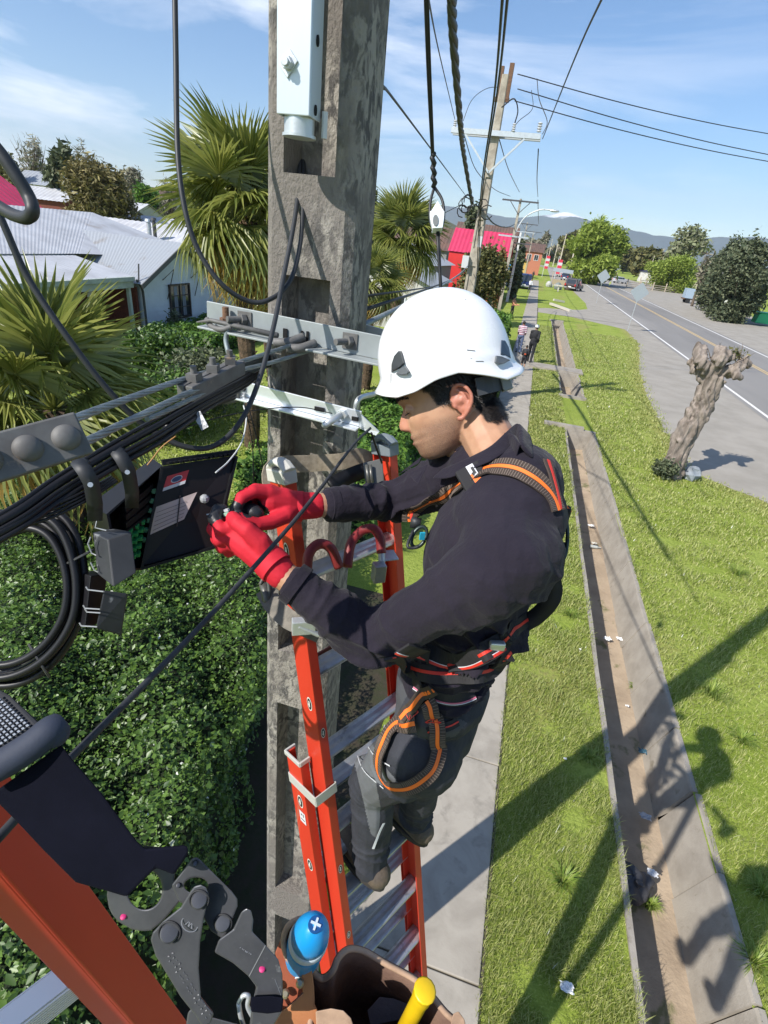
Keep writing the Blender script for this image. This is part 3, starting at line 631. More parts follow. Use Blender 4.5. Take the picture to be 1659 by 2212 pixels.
# pollarded willow stump and rock
def stump():
    b = V((4.9, 14.8, 0)); t = thing('pollarded_tree', 'thick knobbly pollarded trunk leaning beside the road with stubby cut branches', 'tree', b)
    top = AY(1555, 800, 15.0); mb = MB()
    ax = smooth_pts([b+V((-.12, 0, -.1)), AY(1462, 985, 14.85), AY(1485, 930, 14.9), AY(1520, 870, 15.0), AY(1540, 810, 15.0)], 6)
    mb.tube(ax, [0.26+0.02*math.sin(i*1.7)-0.004*i for i in range(len(ax))], 14)
    for k in range(16):      # twisting ribs of bark
        pts_ = []; ph = k*2*PI/16
        for i, p in enumerate(ax): a = ph+i*0.075+0.25*noise.noise(V((k, i*.3, 0))); rr_ = 0.235+0.03*noise.noise(V((k*3, i*.5, 1))); pts_.append(p+V((math.cos(a)*rr_, math.sin(a)*rr_, 0)))
        mb.tube(pts_, [0.035+0.02*abs(noise.noise(V((k*2, i*.6, 5)))) for i in range(len(ax))], 6)
    for k in range(26):
        i = random.randrange(2, len(ax)); a = random.uniform(0, 2*PI); mb.ell(ax[i]+V((math.cos(a)*.24, math.sin(a)*.24, 0)), (random.uniform(.05, .12), random.uniform(.05, .1), random.uniform(.07, .14)), None, 8, 6)
    arms = [((1540, 810), (1590, 795), (1612, 780), .13), ((1535, 815), (1515, 780), (1512, 752), .15), ((1545, 805), (1555, 775), (1560, 760), .16), ((1530, 815), (1500, 800), (1496, 778), .10), ((1555, 805), (1580, 812), (1595, 808), .07), ((1545, 800), (1572, 772), (1580, 770), .10)]
    for a_, b_, c_, r_ in arms:
        q = smooth_pts([AY(a_[0], a_[1], 15.0), AY(b_[0], b_[1], 14.9+random.uniform(-.25, .25)), AY(c_[0], c_[1], 14.9+random.uniform(-.4, .4))], 4)
        mb.tube(q, [r_*(1+.12*math.sin(i*2)) for i in range(len(q))], 9)
        for _ in range(5): mb.ell(q[-1]+V((random.uniform(-.1, .1), random.uniform(-.1, .1), random.uniform(-.08, .08))), random.uniform(.05, .10), None, 8, 6)
    nf = lambda co, no: 0.022*np.sin(co[:, 2]*7+co[:, 0]*38+np.sin(co[:, 2]*3)*5)+0.012*np.sin(co[:, 1]*60+co[:, 2]*9)
    remesh(mb, 'trunk', mat('weathered_wood', (0.30, 0.25, 0.21), 0.9, col2=(0.13, 0.105, 0.085), scale=7, stretch=(1, 1, .22), bump=1.0, bscale=20, bdist=.04), t, 0.026, 2, .4, nf)
    mb = MB()
    for k in range(46):
        s0 = AY(random.uniform(1505, 1600), random.uniform(765, 800), 15); e = s0+V((random.uniform(-.25, .25), random.uniform(-.25, .25), random.uniform(.02, .35))); mb.tube([s0, s0.lerp(e, .5)+V((0, 0, .05)), e], [.012, .008, .002], 4)
    mb.obj('twigs', M_BARK, t)
    v, f = leaf_quads(cloud_pts([(0, 0, 0, 1, 1, 1)], 200, 0)*np.array([.4, .3, .2])+np.array(AY(1580, 765, 15)), .05); from_np('foliage', v, f, M_LEAFO, t)
stump()
bush('dark scrubby bush at the foot of the pollarded trunk', AY(1422, 1030, 14.6)+V((0.1, 0, 0)), 0.5, 0.62, M_LEAFD, 1600, 0.05, 71)
mb = MB(); c = G(1490, 1036); mb.ell(c+V((0, 0, .17)), (.22, .18, .24), None, 9, 6); rk = mb.obj('boulder', mat('blue_grey_stone', (.27, .30, .33), .85, col2=(.2, .22, .24), scale=5, bump=.5)); 
for v_ in rk.data.vertices: v_.co += V((noise.noise(v_.co*7), noise.noise(v_.co*7+V((5, 0, 0))), noise.noise(v_.co*7+V((0, 5, 0)))))*.08
tag(rk, 'small blue-grey boulder beside the pollarded trunk', 'rock')
# ================================================================ BUILDINGS
M_ZINC = mat('zinc_roof', (0.52, 0.525, 0.54), 0.5, 0.0, col2=(0.40, 0.40, 0.41), scale=0.7, stretch=(1, 1, 1), wear=(0.36, 0.33, 0.31), wscale=1.1, wlo=.62, whi=.72, bump=.1, spec=.4)
M_ZINC2 = mat('grey_roof', (0.30, 0.32, 0.345), 0.5, col2=(0.30, 0.315, 0.335), scale=.8, wear=(.24, .23, .22), wscale=1.2, bump=.1)
M_REDR = mat('crimson_roof', (0.52, 0.035, 0.10), 0.5, col2=(0.44, 0.03, 0.08), scale=1)
M_REDW = mat('red_wall', (0.62, 0.022, 0.02), 0.6, col2=(.55, .02, .02), scale=1)
M_CLAP = mat('pale_clapboard', (0.66, 0.70, 0.74), 0.7, col2=(.60, .64, .68), scale=2)
M_TRIM = mat('pale_green_trim', (0.45, 0.50, 0.44), .6, col2=(.36, .40, .35), scale=4)
M_DWOOD = mat('dark_wood', (0.055, 0.035, 0.028), .6, col2=(.03, .02, .016), scale=8, stretch=(1, 1, .2))
M_GLASS = mat('window_glass', (0.03, 0.035, 0.04), 0.08, spec=.7)
M_CURT = mat('curtain', (0.25, 0.27, 0.30), .9, col2=(.12, .13, .15), scale=10, stretch=(1, 1, .1))
M_BRICK = mat('red_brick', (0.20, 0.055, 0.035), .9, col2=(.11, .035, .025), scale=14, bump=.4)
M_GALV = mat('galvanized_steel', (0.60, 0.63, 0.64), 0.42, 0.55, col2=(.50, .53, .55), scale=12, bump=.08, bscale=50, rvar=.3)
M_RUST = mat('rusty_steel', (0.20, 0.11, 0.065), .85, .2, col2=(.12, .07, .045), scale=30, bump=.4)
def corr(mb, p00, p10, p01, p11, n, amp=0.02, th=0.0):
    """corrugated sheet: ribs run p00->p01, count n across p00->p10"""
    p00, p10, p01, p11 = map(V, (p00, p10, p01, p11)); nr = (p10-p00).cross(p01-p00).normalized(); nr = nr if nr.z > 0 else -nr; vs = []
    m_ = n*4
    for i in range(m_+1):
        u = i/m_; h = amp*math.sin(i*PI/2); vs += [p00.lerp(p10, u)+nr*h, p01.lerp(p11, u)+nr*h]
    mb.add(vs, [(2*i, 2*i+2, 2*i+3, 2*i+1) for i in range(m_)])
def window(parent, c, w, h, nrm, fr=M_DWOOD, bars=(1, 2), curtain=True, ft=.07):
    nrm = V(nrm).normalized(); sd_ = V((0, 0, 1)).cross(nrm).normalized(); up = V((0, 0, 1)); c = V(c); mb = MB()
    Rm = Matrix((sd_, nrm, up)).transposed()
    for s in (-1, 1): mb.box(c+sd_*s*(w/2-ft/2)+nrm*.03, (ft, .08, h), Rm); mb.box(c+up*s*(h/2-ft/2)+nrm*.032, (w-2*ft, .08, ft), Rm)
    for i in range(bars[0]): mb.box(c+sd_*(-w/2+w*(i+1)/(bars[0]+1))+nrm*.03, (.035, .05, h-2*ft), Rm)
    for j in range(bars[1]): mb.box(c+up*(-h/2+h*(j+1)/(bars[1]+1))+nrm*.034, (w-2*ft, .04, .03), Rm)
    f = mb.obj('window', fr, parent)
    pm = MB(); pm.box(c+nrm*.012, (w-2*ft, .012, h-2*ft), Rm); pm.obj('pane', M_GLASS, f)
    if curtain:
        cm = MB(); 
        for s in (-1, 1): cm.box(c+sd_*s*w*.2+nrm*.022, (w*.16, .006, (h-2*ft)*.95), Rm)
        cm.obj('curtain', M_CURT, f)
    return f
# the white clapboard house with its long zinc roof
H1 = thing('wooden_house', 'long pale clapboard house with bright zinc roof, porch and dark gable window, at left', 'house', (-19, 18, 0))
mb = MB(); WX = -15.9
n = 18
for i in range(n):
    z0, z1 = i*3.75/n, (i+1)*3.75/n
    def yl(z): return (19.85, 24.95) if z <= 2.42 else (19.85+(z-2.42)*2.55/1.33, 24.95-(z-2.42)*2.55/1.33)
    a, b_ = yl(z0), yl(z1)
    mb.add([(WX+.025, a[0], z0), (WX+.025, a[1], z0), (WX, b_[1], z1), (WX, b_[0], z1), (WX, a[0], z0), (WX, a[1], z0)], [(0, 1, 2, 3), (0, 4, 5, 1)])
mb.quad((WX, 19.85, 0), (WX, 19.85, 2.42), (-21, 19.85, 2.42), (-21, 19.85, 0)); mb.quad((WX, 24.95, 0), (WX, 24.95, 2.42), (-21, 24.95, 2.42), (-21, 24.95, 0))
mb.obj('wall', M_CLAP, H1)
for yc in (19.85, 24.95): mb = MB(); mb.box((WX+.03, yc, 1.2), (.12, .12, 2.4)); mb.obj('corner_board', mat('white_paint', (.72, .74, .76), .6), H1)
window(H1, (WX+.03, 22.35, 1.35), 1.55, 1.5, (1, 0, 0))
mb = MB()
for y in (21.2, 23.3): mb.tube([(WX+.05, y, 2.3), (WX+.30, y+.5, 2.75), (WX+.07, y+.2, 1.5)], .02, 5)
mb.obj('awning_bracket', M_DWOOD, H1)
mb = MB(); corr(mb, (-15.45, 22.4, 3.82), (-21.9, 22.4, 3.82), (-15.45, 19.35, 2.26), (-19.2, 19.35, 2.26), 34, .005); corr(mb, (-15.45, 22.4, 3.82), (-21.9, 22.4, 3.82), (-15.45, 25.4, 2.3), (-21.9, 25.4, 2.3), 34, .005)
mb.obj('roof', M_ZINC2, H1)
mb = MB(); mb.bar((-15.42, 22.4, 3.74), (-15.42, 19.3, 2.18), .05, .18); mb.bar((-15.42, 22.4, 3.74), (-15.42, 25.45, 2.2), .05, .18); mb.obj('barge_board', mat('grey_board', (.10, .10, .10), .7), H1)
mb = MB(); corr(mb, (-18.6, 9.0, 3.02), (-18.6, 19.3, 3.02), (-15.85, 9.0, 2.52), (-15.85, 19.3, 2.52), 46, .004)
mb.obj('porch_roof', M_ZINC, H1)
mb = MB(); corr(mb, (-23, 9.0, 4.5), (-23, 25.6, 4.5), (-18.55, 9.0, 3.06), (-18.55, 19.6, 3.06), 70, .004); corr(mb, (-23, 9.0, 4.5), (-23, 25.6, 4.5), (-28, 9.0, 2.6), (-28, 25.6, 2.6), 60, .004)
corr(mb, (-23, 25.6, 4.5), (-23.0, 25.6, 4.5), (-18.55, 19.6, 3.06), (-18.2, 29.0, 2.8), 30, .012)
mb.obj('main_roof', M_ZINC, H1)
mb = MB(); mb.box((-15.80, 14.15, 2.44), (.14, 10.3, .16)); mb.box((-15.86, 14.15, 2.22), (.07, 10.3, .24)); mb.obj('gutter', M_TRIM, H1)
mb = MB()
for y in (9.2, 11.6, 14.6, 16.0, 19.1): mb.box((-15.95, y, 1.1), (.13, .13, 2.2))
mb.obj('porch_post', M_TRIM, H1)
mb = MB(); mb.box((-18.3, 14.2, 1.45), (.15, 10.2, 2.9)); mb.box((-17.1, 19.62, 1.05), (2.2, .12, 2.1)); mb.obj('porch_wall', M_BRICK, H1)
window(H1, (-18.2, 17.2, 1.5), 1.5, 1.2, (1, 0, 0)); window(H1, (-18.2, 12.5, 1.5), 1.5, 1.2, (1, 0, 0))
mb = MB(); mb.tube([(-15.75, 19.4, 2.4), (-15.7, 19.6, 2.1), (-15.78, 19.75, 1.9), (-15.78, 19.75, 0)], .05, 8); mb.tube([(-15.75, 19.5, 2.2), (-15.72, 19.6, 3.0)], .03, 6); mb.obj('downpipe', mat('dark_pipe', (.06, .06, .06), .5), H1)
def flue(x, y, z, r, h, parent, m):
    mb = MB(); mb.cyl((x, y, z), (x, y, z+h), r, r, 12); mb.cyl((x, y, z+h), (x, y, z+h+.05), r*.7, r*.7, 10); mb.cyl((x, y, z+h+.05), (x, y, z+h+.2), r*1.5, r*1.2, 12); mb.obj('flue', m, parent)
def house(name, label, x, y, w, dp, hw, hr, wm, rm, rz=0.0, ridge='x', wins=(), group=None, over=.35):
    t = thing(name, label, 'house', (0, 0, 0), group); WL[t.name] = V((0, 0, 0)); mb = MB()
    hx, hy = w/2, dp/2; vs = [(-hx, -hy, 0), (hx, -hy, 0), (hx, hy, 0), (-hx, hy, 0), (-hx, -hy, hw), (hx, -hy, hw), (hx, hy, hw), (-hx, hy, hw)]
    fs_ = [(0, 1, 5, 4), (2, 3, 7, 6)] if ridge == 'x' else [(0, 4, 7, 3), (1, 2, 6, 5)]
    if ridge == 'x': vs += [(-hx, 0, hr), (hx, 0, hr)]; fs_ += [(0, 4, 8, 7, 3), (1, 2, 6, 9, 5)]
    else: vs += [(0, -hy, hr), (0, hy, hr)]; fs_ += [(0, 1, 5, 8, 4), (2, 3, 7, 9, 6)]
    mb.add(vs, fs_); mb.obj('wall', wm, t); mb = MB(); k = over; s = (hr-hw)/(hy if ridge == 'x' else hx)
    for sg in (-1, 1):
        if ridge == 'x': corr(mb, (-hx-k, 0, hr+.06), (hx+k, 0, hr+.06), (-hx-k, sg*(hy+k), hw-s*k+.06), (hx+k, sg*(hy+k), hw-s*k+.06), max(8, int(w*2.5)), .02)
        else: corr(mb, (0, -hy-k, hr+.06), (0, hy+k, hr+.06), (sg*(hx+k), -hy-k, hw-s*k+.06), (sg*(hx+k), hy+k, hw-s*k+.06), max(8, int(dp*2.5)), .02)
    mb.obj('roof', rm, t)
    for (fx, z, ww, hh, side) in wins:
        c = {'S': (fx*hx, -hy, z), 'E': (hx, fx*hy, z), 'W': (-hx, fx*hy, z)}[side]; nr = {'S': (0, -1, 0), 'E': (1, 0, 0), 'W': (-1, 0, 0)}[side]
        window(t, c, ww, hh, nr, curtain=False, bars=(1, 0), fr=mat('white_paint', (.72, .74, .76), .6))
    t.location = (x, y, 0); t.rotation_euler = (0, 0, rz); return t
M_WHW = mat('off_white_wall', (.55, .54, .50), .8, col2=(.42, .41, .38), scale=.6); M_YW = mat('ochre_wall', (.55, .36, .10), .8); M_OW = mat('salmon_wall', (.46, .17, .10), .8)
M_GW = mat('grey_wall', (.22, .22, .22), .8); M_BRW = mat('brown_roof', (.14, .08, .06), .8, col2=(.09, .06, .05), scale=.8)
house('house', 'low house under a steep crimson roof at the far left edge', -33.5, 22.0, 9, 15, 3.6, 6.2, M_WHW, M_REDR, ridge='y', rz=.08)
hb = house('house', 'white-roofed house with two stove flues behind the clapboard house', -24.5, 33, 13, 7, 2.7, 4.1, M_WHW, M_ZINC, ridge='x', wins=((.5, 1.5, 1.2, 1, 'S'),))
q = AY(322, 497, 30.5); F1 = thing('stove_pipe', 'twin stove flues with caps standing on the white roof beside the tall palm', 'flue', (q.x, 30.5, q.z-.6)); flue(q.x, 30.5, q.z-.6, .14, 1.0, F1, M_GALV); flue(q.x+.32, 30.6, q.z-.5, .11, 1.0, F1, mat('dark_pipe', (.06, .06, .06), .5))
p = AY(90, 375, 62); house('house', 'grey-roofed hillside house high at left between the trees', p.x, 64, 7, 6, p.z-1.2, p.z+.2, M_WHW, M_ZINC2, wins=((-.4, p.z-2.2, 1.2, 1.0, 'S'), (.4, p.z-2.2, 1.2, 1.0, 'S')), rz=.2)
p = AY(95, 405, 50); house('house', 'small house with a pale eave below the hillside house', p.x, 51, 6, 5, p.z-1, p.z, M_BRICK, M_ZINC, rz=.15)
p = AY(262, 435, 60); house('house', 'small far house with bright white roof between the two green trees', p.x, 61, 6, 5, p.z-1.1, p.z, M_WHW, M_ZINC, rz=-.1)
p = AY(290, 465, 48); house('house', 'far house whose white corrugated roof shows left of the flues', p.x, 50, 9, 6, p.z-1.2, p.z, M_BRICK, M_ZINC)
p = AY(340, 405, 90); house('house', 'tiny house on the ridge left of the tall palm', p.x, 92, 7, 6, p.z-1.3, p.z, M_WHW, M_BRW)
RB = house('house', 'bright red two-storey building with crimson roof behind the leaning power pole', -6.35, 62, 6.0, 5.2, 4.35, 6.45, M_REDW, M_REDR, ridge='x', rz=-.02, over=.15)
house('house', 'grey house with wide grey roof left of the red building', -12.5, 52, 7.5, 8, 3.2, 4.6, M_GW, M_ZINC2, ridge='y', wins=((.5, 1.6, 1.2, 1, 'S'), (-.4, 1.6, 1.2, 1, 'S')), rz=-.1)
house('house', 'low white house with grey roof in the shade behind the small fan palm', -9.3, 36, 6.5, 7, 2.7, 3.9, M_WHW, M_ZINC2, ridge='y', wins=((.4, 1.4, 1.3, 1.1, 'S'), (-.4, 1.4, 1.3, 1.1, 'S'), (0, 1.4, 1.2, 1, 'E')))
house('house', 'brown-roofed house far behind the hanging cable clamp', -16, 75, 9, 8, 4.2, 6.6, M_GW, M_BRW, ridge='x')
house('house', 'big brown-roofed house behind the third power pole', -9.0, 92, 9, 8, 5.0, 8.0, M_GW, M_BRW, ridge='x', wins=((.3, 4, 1.2, 1.4, 'S'),))
house('house', 'salmon two-storey house with balcony at the end of the pavement', -2.2, 150, 4.4, 7, 5.2, 7.0, M_OW, M_BRW, ridge='x', wins=((-.4, 3.9, 1.1, 1.3, 'S'), (.4, 3.9, 1.1, 1.3, 'S')))
house('shed', 'ochre-yellow kiosk beside the far end of the pavement', -4.4, 128, 3.6, 4, 3.2, 3.6, M_YW, M_BRW, ridge='x', wins=((0, 2, 1.8, 1.2, 'S'),))['category'] = 'kiosk'
sh = house('shed', 'white and navy shed in the field beyond the road', 37.5, 205, 7, 7, 3.4, 6.2, M_WHW, mat('navy_roof', (.03, .035, .08), .6), ridge='y', rz=.5); sh['category'] = 'shed'
house('shed', 'turquoise lean-to beside the willow', 15.5, 205, 3.4, 4, 3.0, 3.4, mat('turquoise', (.08, .33, .28), .7), M_ZINC, ridge='x')['category'] = 'shed'

# ================================================================ POWER POLES
M_PC = mat('pole_concrete', (0.33, 0.305, 0.265), 0.92, col2=(0.085, 0.08, 0.075), scale=34, lo=.45, hi=.56, bump=1.0, bscale=110, detail=10, wear=(.185, .165, .145), wscale=5, wlo=.42, whi=.60, bdist=.008, distort=.5, stretch=(1, 1, .6))
M_PCS = mat('pale_concrete', (0.40, 0.36, 0.29), .9, col2=(.27, .235, .185), scale=6, bump=.4, bscale=30)
def hpole(mb, x, y, w0, d0, w1, d1, h, panels, z0=0.0, deep=.055, lean=(0, 0)):
    """tapered rectangular pole with recessed panels on front and back"""
    def sec(z):
        t = z/h; return x+lean[0]*t, y+lean[1]*t, w0+(w1-w0)*t, d0+(d1-d0)*t
    zs = [z0]
    for a, b in panels: zs += [a, b]
    zs.append(h)
    fl = .30
    for i in range(len(zs)-1):
        a, b = zs[i], zs[i+1]; rec = i % 2 == 1
        (xa, ya, wa, da), (xb, yb, wb, db) = sec(a), sec(b)
        def ring(xc, yc, w, d_, z):
            u = w/2; v = d_/2; e = w*(.5-fl*.72); g = deep if rec else 0.0
            c = .022      # chamfer
            return [(xc-u, yc-v+c, z), (xc-u+c, yc-v, z), (xc-e, yc-v, z), (xc-e+.012, yc-v+g, z), (xc+e-.012, yc-v+g, z), (xc+e, yc-v, z), (xc+u-c, yc-v, z), (xc+u, yc-v+c, z),
                    (xc+u, yc+v-c, z), (xc+u-c, yc+v, z), (xc+e, yc+v, z), (xc+e-.012, yc+v-g, z), (xc-e+.012, yc+v-g, z), (xc-e, yc+v, z), (xc-u+c, yc+v, z), (xc-u, yc+v-c, z)]
        A, B = ring(xa, ya, wa, da, a), ring(xb, yb, wb, db, b)
        mb.add(A+B, [(k, (k+1) % 16, 16+(k+1) % 16, 16+k) for k in range(16)]+[tuple(range(16))[::-1], tuple(range(16, 32))])
PX, PY = -0.585, 1.495
NP = thing('power_pole', 'big weathered concrete pole with recessed panels that the worker is facing', 'utility pole', (PX, PY, 0))
mb = MB(); pans = [(0.3, 1.5), (1.8, 3.3), (3.6, 4.975), (5.21, 6.6), (6.9, 8.4)]
hpole(mb, PX, PY, .315, .25, .19, .17, 9.2, pans, -.3, .085, lean=(-.03, .03))
mb.obj('shaft', M_PC, NP)

# far power pole with crossarm
B2 = V((-2.05, 18.3, 0))
T2 = thing('power_pole', 'slim leaning-looking concrete pole with long steel crossarm above the white helmet', 'utility pole', B2)
mb = MB(); hpole(mb, B2.x, B2.y, .44, .30, .19, .16, 9.3, [(1, 2), (2.4, 3.3), (3.7, 4.5), (5, 5.8), (6.3, 6.9)], -.2, .04); mb.obj('shaft', M_PCS, T2)
zc = 7.95; mb = MB(); mb.box((B2.x, B2.y-.17, zc), (2.56, .11, .13)); mb.box((B2.x, B2.y+.17, zc), (2.56, .10, .12)); mb.obj('crossarm', M_GALV, T2)
mb = MB()
for s in (-1, 1): mb.bar((B2.x, B2.y-.2, zc-.95), (B2.x+s*.85, B2.y-.2, zc-.08), .05, .05)
mb.obj('brace', M_GALV, T2)
mb = MB(); mb.box((B2.x-.12, B2.y, 9.1), (.10, .12, .75)); mb.box((B2.x+.13, B2.y, 9.15), (.12, .12, .8)); mb.box((B2.x, B2.y, 8.75), (.42, .1, .1)); mb.obj('top_bracket', M_RUST, T2)
M_CER = mat('insulator', (.55, .56, .56), .25); M_CERD = mat('dark_insulator', (.05, .045, .045), .3)
def insul(parent, p, s=1.0, m=M_CER, d=V((0, 0, 1))):
    mb = MB(); p = V(p)
    for i in range(4): mb.tube([p+d*s*(.05*i), p+d*s*(.05*i+.02), p+d*s*(.05*i+.045)], [s*.03, s*.06, s*.025], 10)
    return mb.obj('insulator', m, parent)
insul(T2, (B2.x+1.2, B2.y-.15, zc+.1), 1.2); insul(T2, (B2.x-1.2, B2.y-.15, zc+.05), 1.0); insul(T2, (B2.x+.5, B2.y-.2, zc+.06), 1.0)
mb = MB(); mb.tube(smooth_pts([(B2.x+.05, B2.y-.15, 8.55), (B2.x+.35, B2.y-.2, 8.75), (B2.x+.52, B2.y-.2, 8.5), (B2.x+.5, B2.y-.2, 8.2)]), .018, 6); mb.obj('jumper_wire', mat('black_wire', (.012, .012, .014), .5), T2)
M_WIRE = mat('black_wire', (.012, .012, .014), .5)
mb = MB()
for k in range(9):
    a = random.uniform(0, 6); c = V((B2.x+random.uniform(-.6, .25), B2.y-.3, 6.05+random.uniform(-.15, .2))); r = random.uniform(.08, .22)
    mb.tube([c+V((math.cos(a+i*.7)*r, random.uniform(-.05, .05), math.sin(a+i*.7)*r)) for i in range(8)], .016, 5)
mb.obj('cable_tangle', M_WIRE, T2)
mb = MB(); mb.box((B2.x-.25, B2.y-.2, 4.6), (.2, .15, .35)); mb.obj('junction_box', M_CER, T2)
mb = MB(); mb.box((B2.x+.1, B2.y-.25, 5.2), (.12, .1, .3)); mb.obj('junction_box', M_CER, T2)
# third pole and street row
def street_pole(label, x, y, h, arm=None, lamp=False, m=M_PCS, w=.26, group='power poles receding along the street', armz=None, name='power_pole', tilt=0.0):
    t = thing(name, label, 'utility pole', (x, y, 0), group); mb = MB(); mb.bar((x, y, -.2), (x+tilt, y, h), w, w*.8, V((0, 1, 0)), w*.6, w*.5); mb.obj('shaft', m, t, bevel=.01)
    if arm:
        for k, z in enumerate(armz or [h-.15]):
            mb = MB(); mb.box((x+tilt, y-.12, z), (arm[k % len(arm)], .1, .1)); 
            if k == 0:
                for s in (-1, 1): mb.bar((x+tilt, y-.12, z-.8), (x+s*.7+tilt, y-.12, z-.05), .05, .05)
            mb.obj('crossarm', M_GALV if k else mat('dark_steel', (.08, .08, .085), .6, .3), t)
    if lamp:
        mb = MB(); mb.tube(smooth_pts([(x, y, h*.72), (x+.5, y, h*.86), (x+1.4, y-.1, h*.93), (x+2.2, y-.2, h*.94)]), .045, 8); mb.obj('lamp_arm', M_CER, t)
        mb = MB(); mb.ell((x+2.5, y-.22, h*.935), (.35, .14, .09), None, 10, 6); mb.obj('lamp_head', M_GALV, t)
    return t
p3 = AY(1130, 430, 44); b3x = AY(1116, 585, 44).x
street_pole('third power pole with dark crossarm and a curved lamp arm', p3.x-.15, 44, p3.z, arm=[2.6, 2.2], armz=[p3.z-.15, p3.z-2.4], lamp=True)
p4 = AY(1120, 530, 60); street_pole('white square pole beside the blue tarpaulin', p4.x-.1, 62, p4.z+1.2, arm=[2.6], armz=[p4.z+.2], m=mat('white_pole', (.62, .62, .6), .7), w=.3)
p5 = AY(1152, 482, 85); street_pole('fourth power pole, small with two crossarms', p5.x-.8, 85, p5.z, arm=[3.0, 2.6], armz=[p5.z-.2, p5.z-1.2], w=.24)
p6 = AY(1160, 500, 120); street_pole('fifth power pole, tiny with a single crossarm', p6.x-.6, 120, p6.z, arm=[3.2], w=.24)
for i, (x, yt, dist, lb) in enumerate([(1250, 505, 190, 'pale pole left of the willow, nearest of the far roadside row'), (1222, 512, 230, 'second pale pole of the far roadside row'), (1208, 516, 280, 'third pale pole of the far roadside row'), (1193, 520, 330, 'farthest pale pole of the roadside row')]):
    q = AY(x, yt, dist); street_pole(lb, q.x, dist, q.z+1, w=.45, m=mat('bleached_wood', (.52, .46, .36), .8), group='poles along the far side of the road')
for i, (x, yt, yb, lb) in enumerate([(1414, 552, 640, 'thin pale pole standing before the white shed'), (1424, 560, 640, 'second thin pole right of the one before the shed')]):
    q = AY(x, yt, 180); street_pole(lb, q.x, 180, q.z, w=.22, m=mat('bleached_wood', (.52, .46, .36), .8), group='thin poles in the field', name='wooden_pole')
# ---------------- wires between poles
def wire(label, pts, r, m=M_WIRE, cat='cable', name='wire', group='overhead wires', n=6, sm=6):
    mb = MB(); mb.tube(smooth_pts(pts, sm) if sm else pts, r, n); return tag(mb.obj(name, m, None, True), label, cat, group)
arm2 = zc+.1
wire('overhead wire from beyond the top edge to the left end of the crossarm', [P(915, -60, 4), P(950, 120, 9), P(985, 268, 17.6)], .011)
wire('steep overhead wire from the top edge to the right end of the crossarm', [P(1320, -45, 5), P(1240, 130, 9), P(1172, 300, 17.6)], .014)
wire('twin dark drop wire passing before the leaning pole, left strand', [P(1090, -60, 2.2), P(1066, 220, 4), P(1037, 440, 7), P(1029, 628, 12)], .008)
wire('twin dark drop wire passing before the leaning pole, right strand', [P(1102, -60, 2.2), P(1074, 200, 4), P(1040, 440, 7), P(1032, 628, 12)], .008)
wire('wire from behind the concrete pole down to the tangle on the leaning pole', [P(815, 172, 2.2), P(900, 280, 5), P(1010, 428, 17.8)], .008)
for a, b, lb in (((1118, 160), (1700, 296), 'topmost of three wires crossing the road to the right'), ((1118, 192), (1700, 342), 'middle of three wires crossing the road to the right'), ((1112, 218), (1700, 356), 'lowest of three wires crossing the road to the right')):
    p0 = P(a[0], a[1], 17.3); p1 = P(b[0], b[1], 22); wire(lb, [p0, p0.lerp(p1, .33)+V((0, 0, -.12)), p0.lerp(p1, .66)+V((0, 0, -.12)), p1], .016)
wire('jumper wire looping from the pole top down to the right insulator', [P(1160, 170, 17.2), P(1165, 215, 17.2), P(1182, 262, 17.2), P(1172, 290, 17.3)], .013, group='jumper wires')
wire('jumper wire curving left from the pole top', [P(1092, 190, 17.3), P(1055, 190, 17.2), P(1020, 215, 17.2), P(1000, 262, 17.3)], .010, group='jumper wires')
wire('jumper wire hanging from the middle strand', [P(1148, 195, 17.2), P(1150, 235, 17.2), P(1120, 262, 17.2), P(1100, 290, 17.3)], .010, group='jumper wires')
wire('wire from the left crossarm end to the next pole', [P(1000, 285, 18), P(1030, 370, 28), P(1070, 410, 38), P(1102, 424, 43.5)], .02)
wire('wire from the crossarm middle to the next pole', [P(1078, 300, 18), P(1100, 370, 28), P(1122, 415, 43.5)], .02)
wire('wire from the right crossarm end to the next pole', [P(1163, 322, 18), P(1160, 390, 28), P(1162, 425, 43.5)], .02)
wire('sagging service cable from the leaning pole toward the third pole', [P(1040, 450, 18), P(1070, 485, 24), P(1100, 490, 34), P(1122, 478, 44)], .03)
wire('thin wire from the tangle toward the small palm', [P(1000, 440, 18), P(960, 460, 20)], .012)
wire('wire from the third pole on down the street', [P(1162, 432, 44), P(1163, 470, 60), P(1164, 484, 84)], .03)
# thick twisted cable and the cable hanging clamp
pts = smooth_pts([P(975, -80, 3.0), P(980, 90, 4.5), P(995, 270, 8), P(1003, 340, 12), P(1020, 440, 17.8)], 14)
mb = MB()
for s in range(3): mb.tube([p+V((math.cos(i*.9+s*2.1), math.sin(i*.9+s*2.1)*.3, math.sin(i*.9+s*2.1)))*(.016+.014*i/len(pts)) for i, p in enumerate(pts)], [.020+.016*i/len(pts) for i in range(len(pts))], 7)
tag(mb.obj('power_cable', mat('navy_cable', (.012, .014, .03), .5), None, True), 'thick twisted navy cable bundle dropping to the leaning pole', 'cable')
D0 = 2.6
HC = thing('suspension_clamp', 'white cable clamp hanging in mid air on a black cable, right of the pole', 'cable clamp', P(944, 560, D0))
mb = MB(); mb.tube(smooth_pts([P(917, -80, 1.9), P(925, 150, 2.2), P(934, 330, 2.5), P(938, 405, D0)]), .0085, 8); mb.tube(smooth_pts([P(921, -80, 1.9), P(929, 150, 2.2), P(936, 330, 2.5), P(939, 405, D0)]), .006, 8)
hp = smooth_pts([P(935, 330, 2.5), P(938, 405, D0)], 14); mb.tube([p+V((.006*math.cos(i*1.6), .006*math.sin(i*1.6), 0)) for i, p in enumerate(hp)], .012, 8)
mb.obj('cable', M_WIRE, HC, True)
mb = MB()
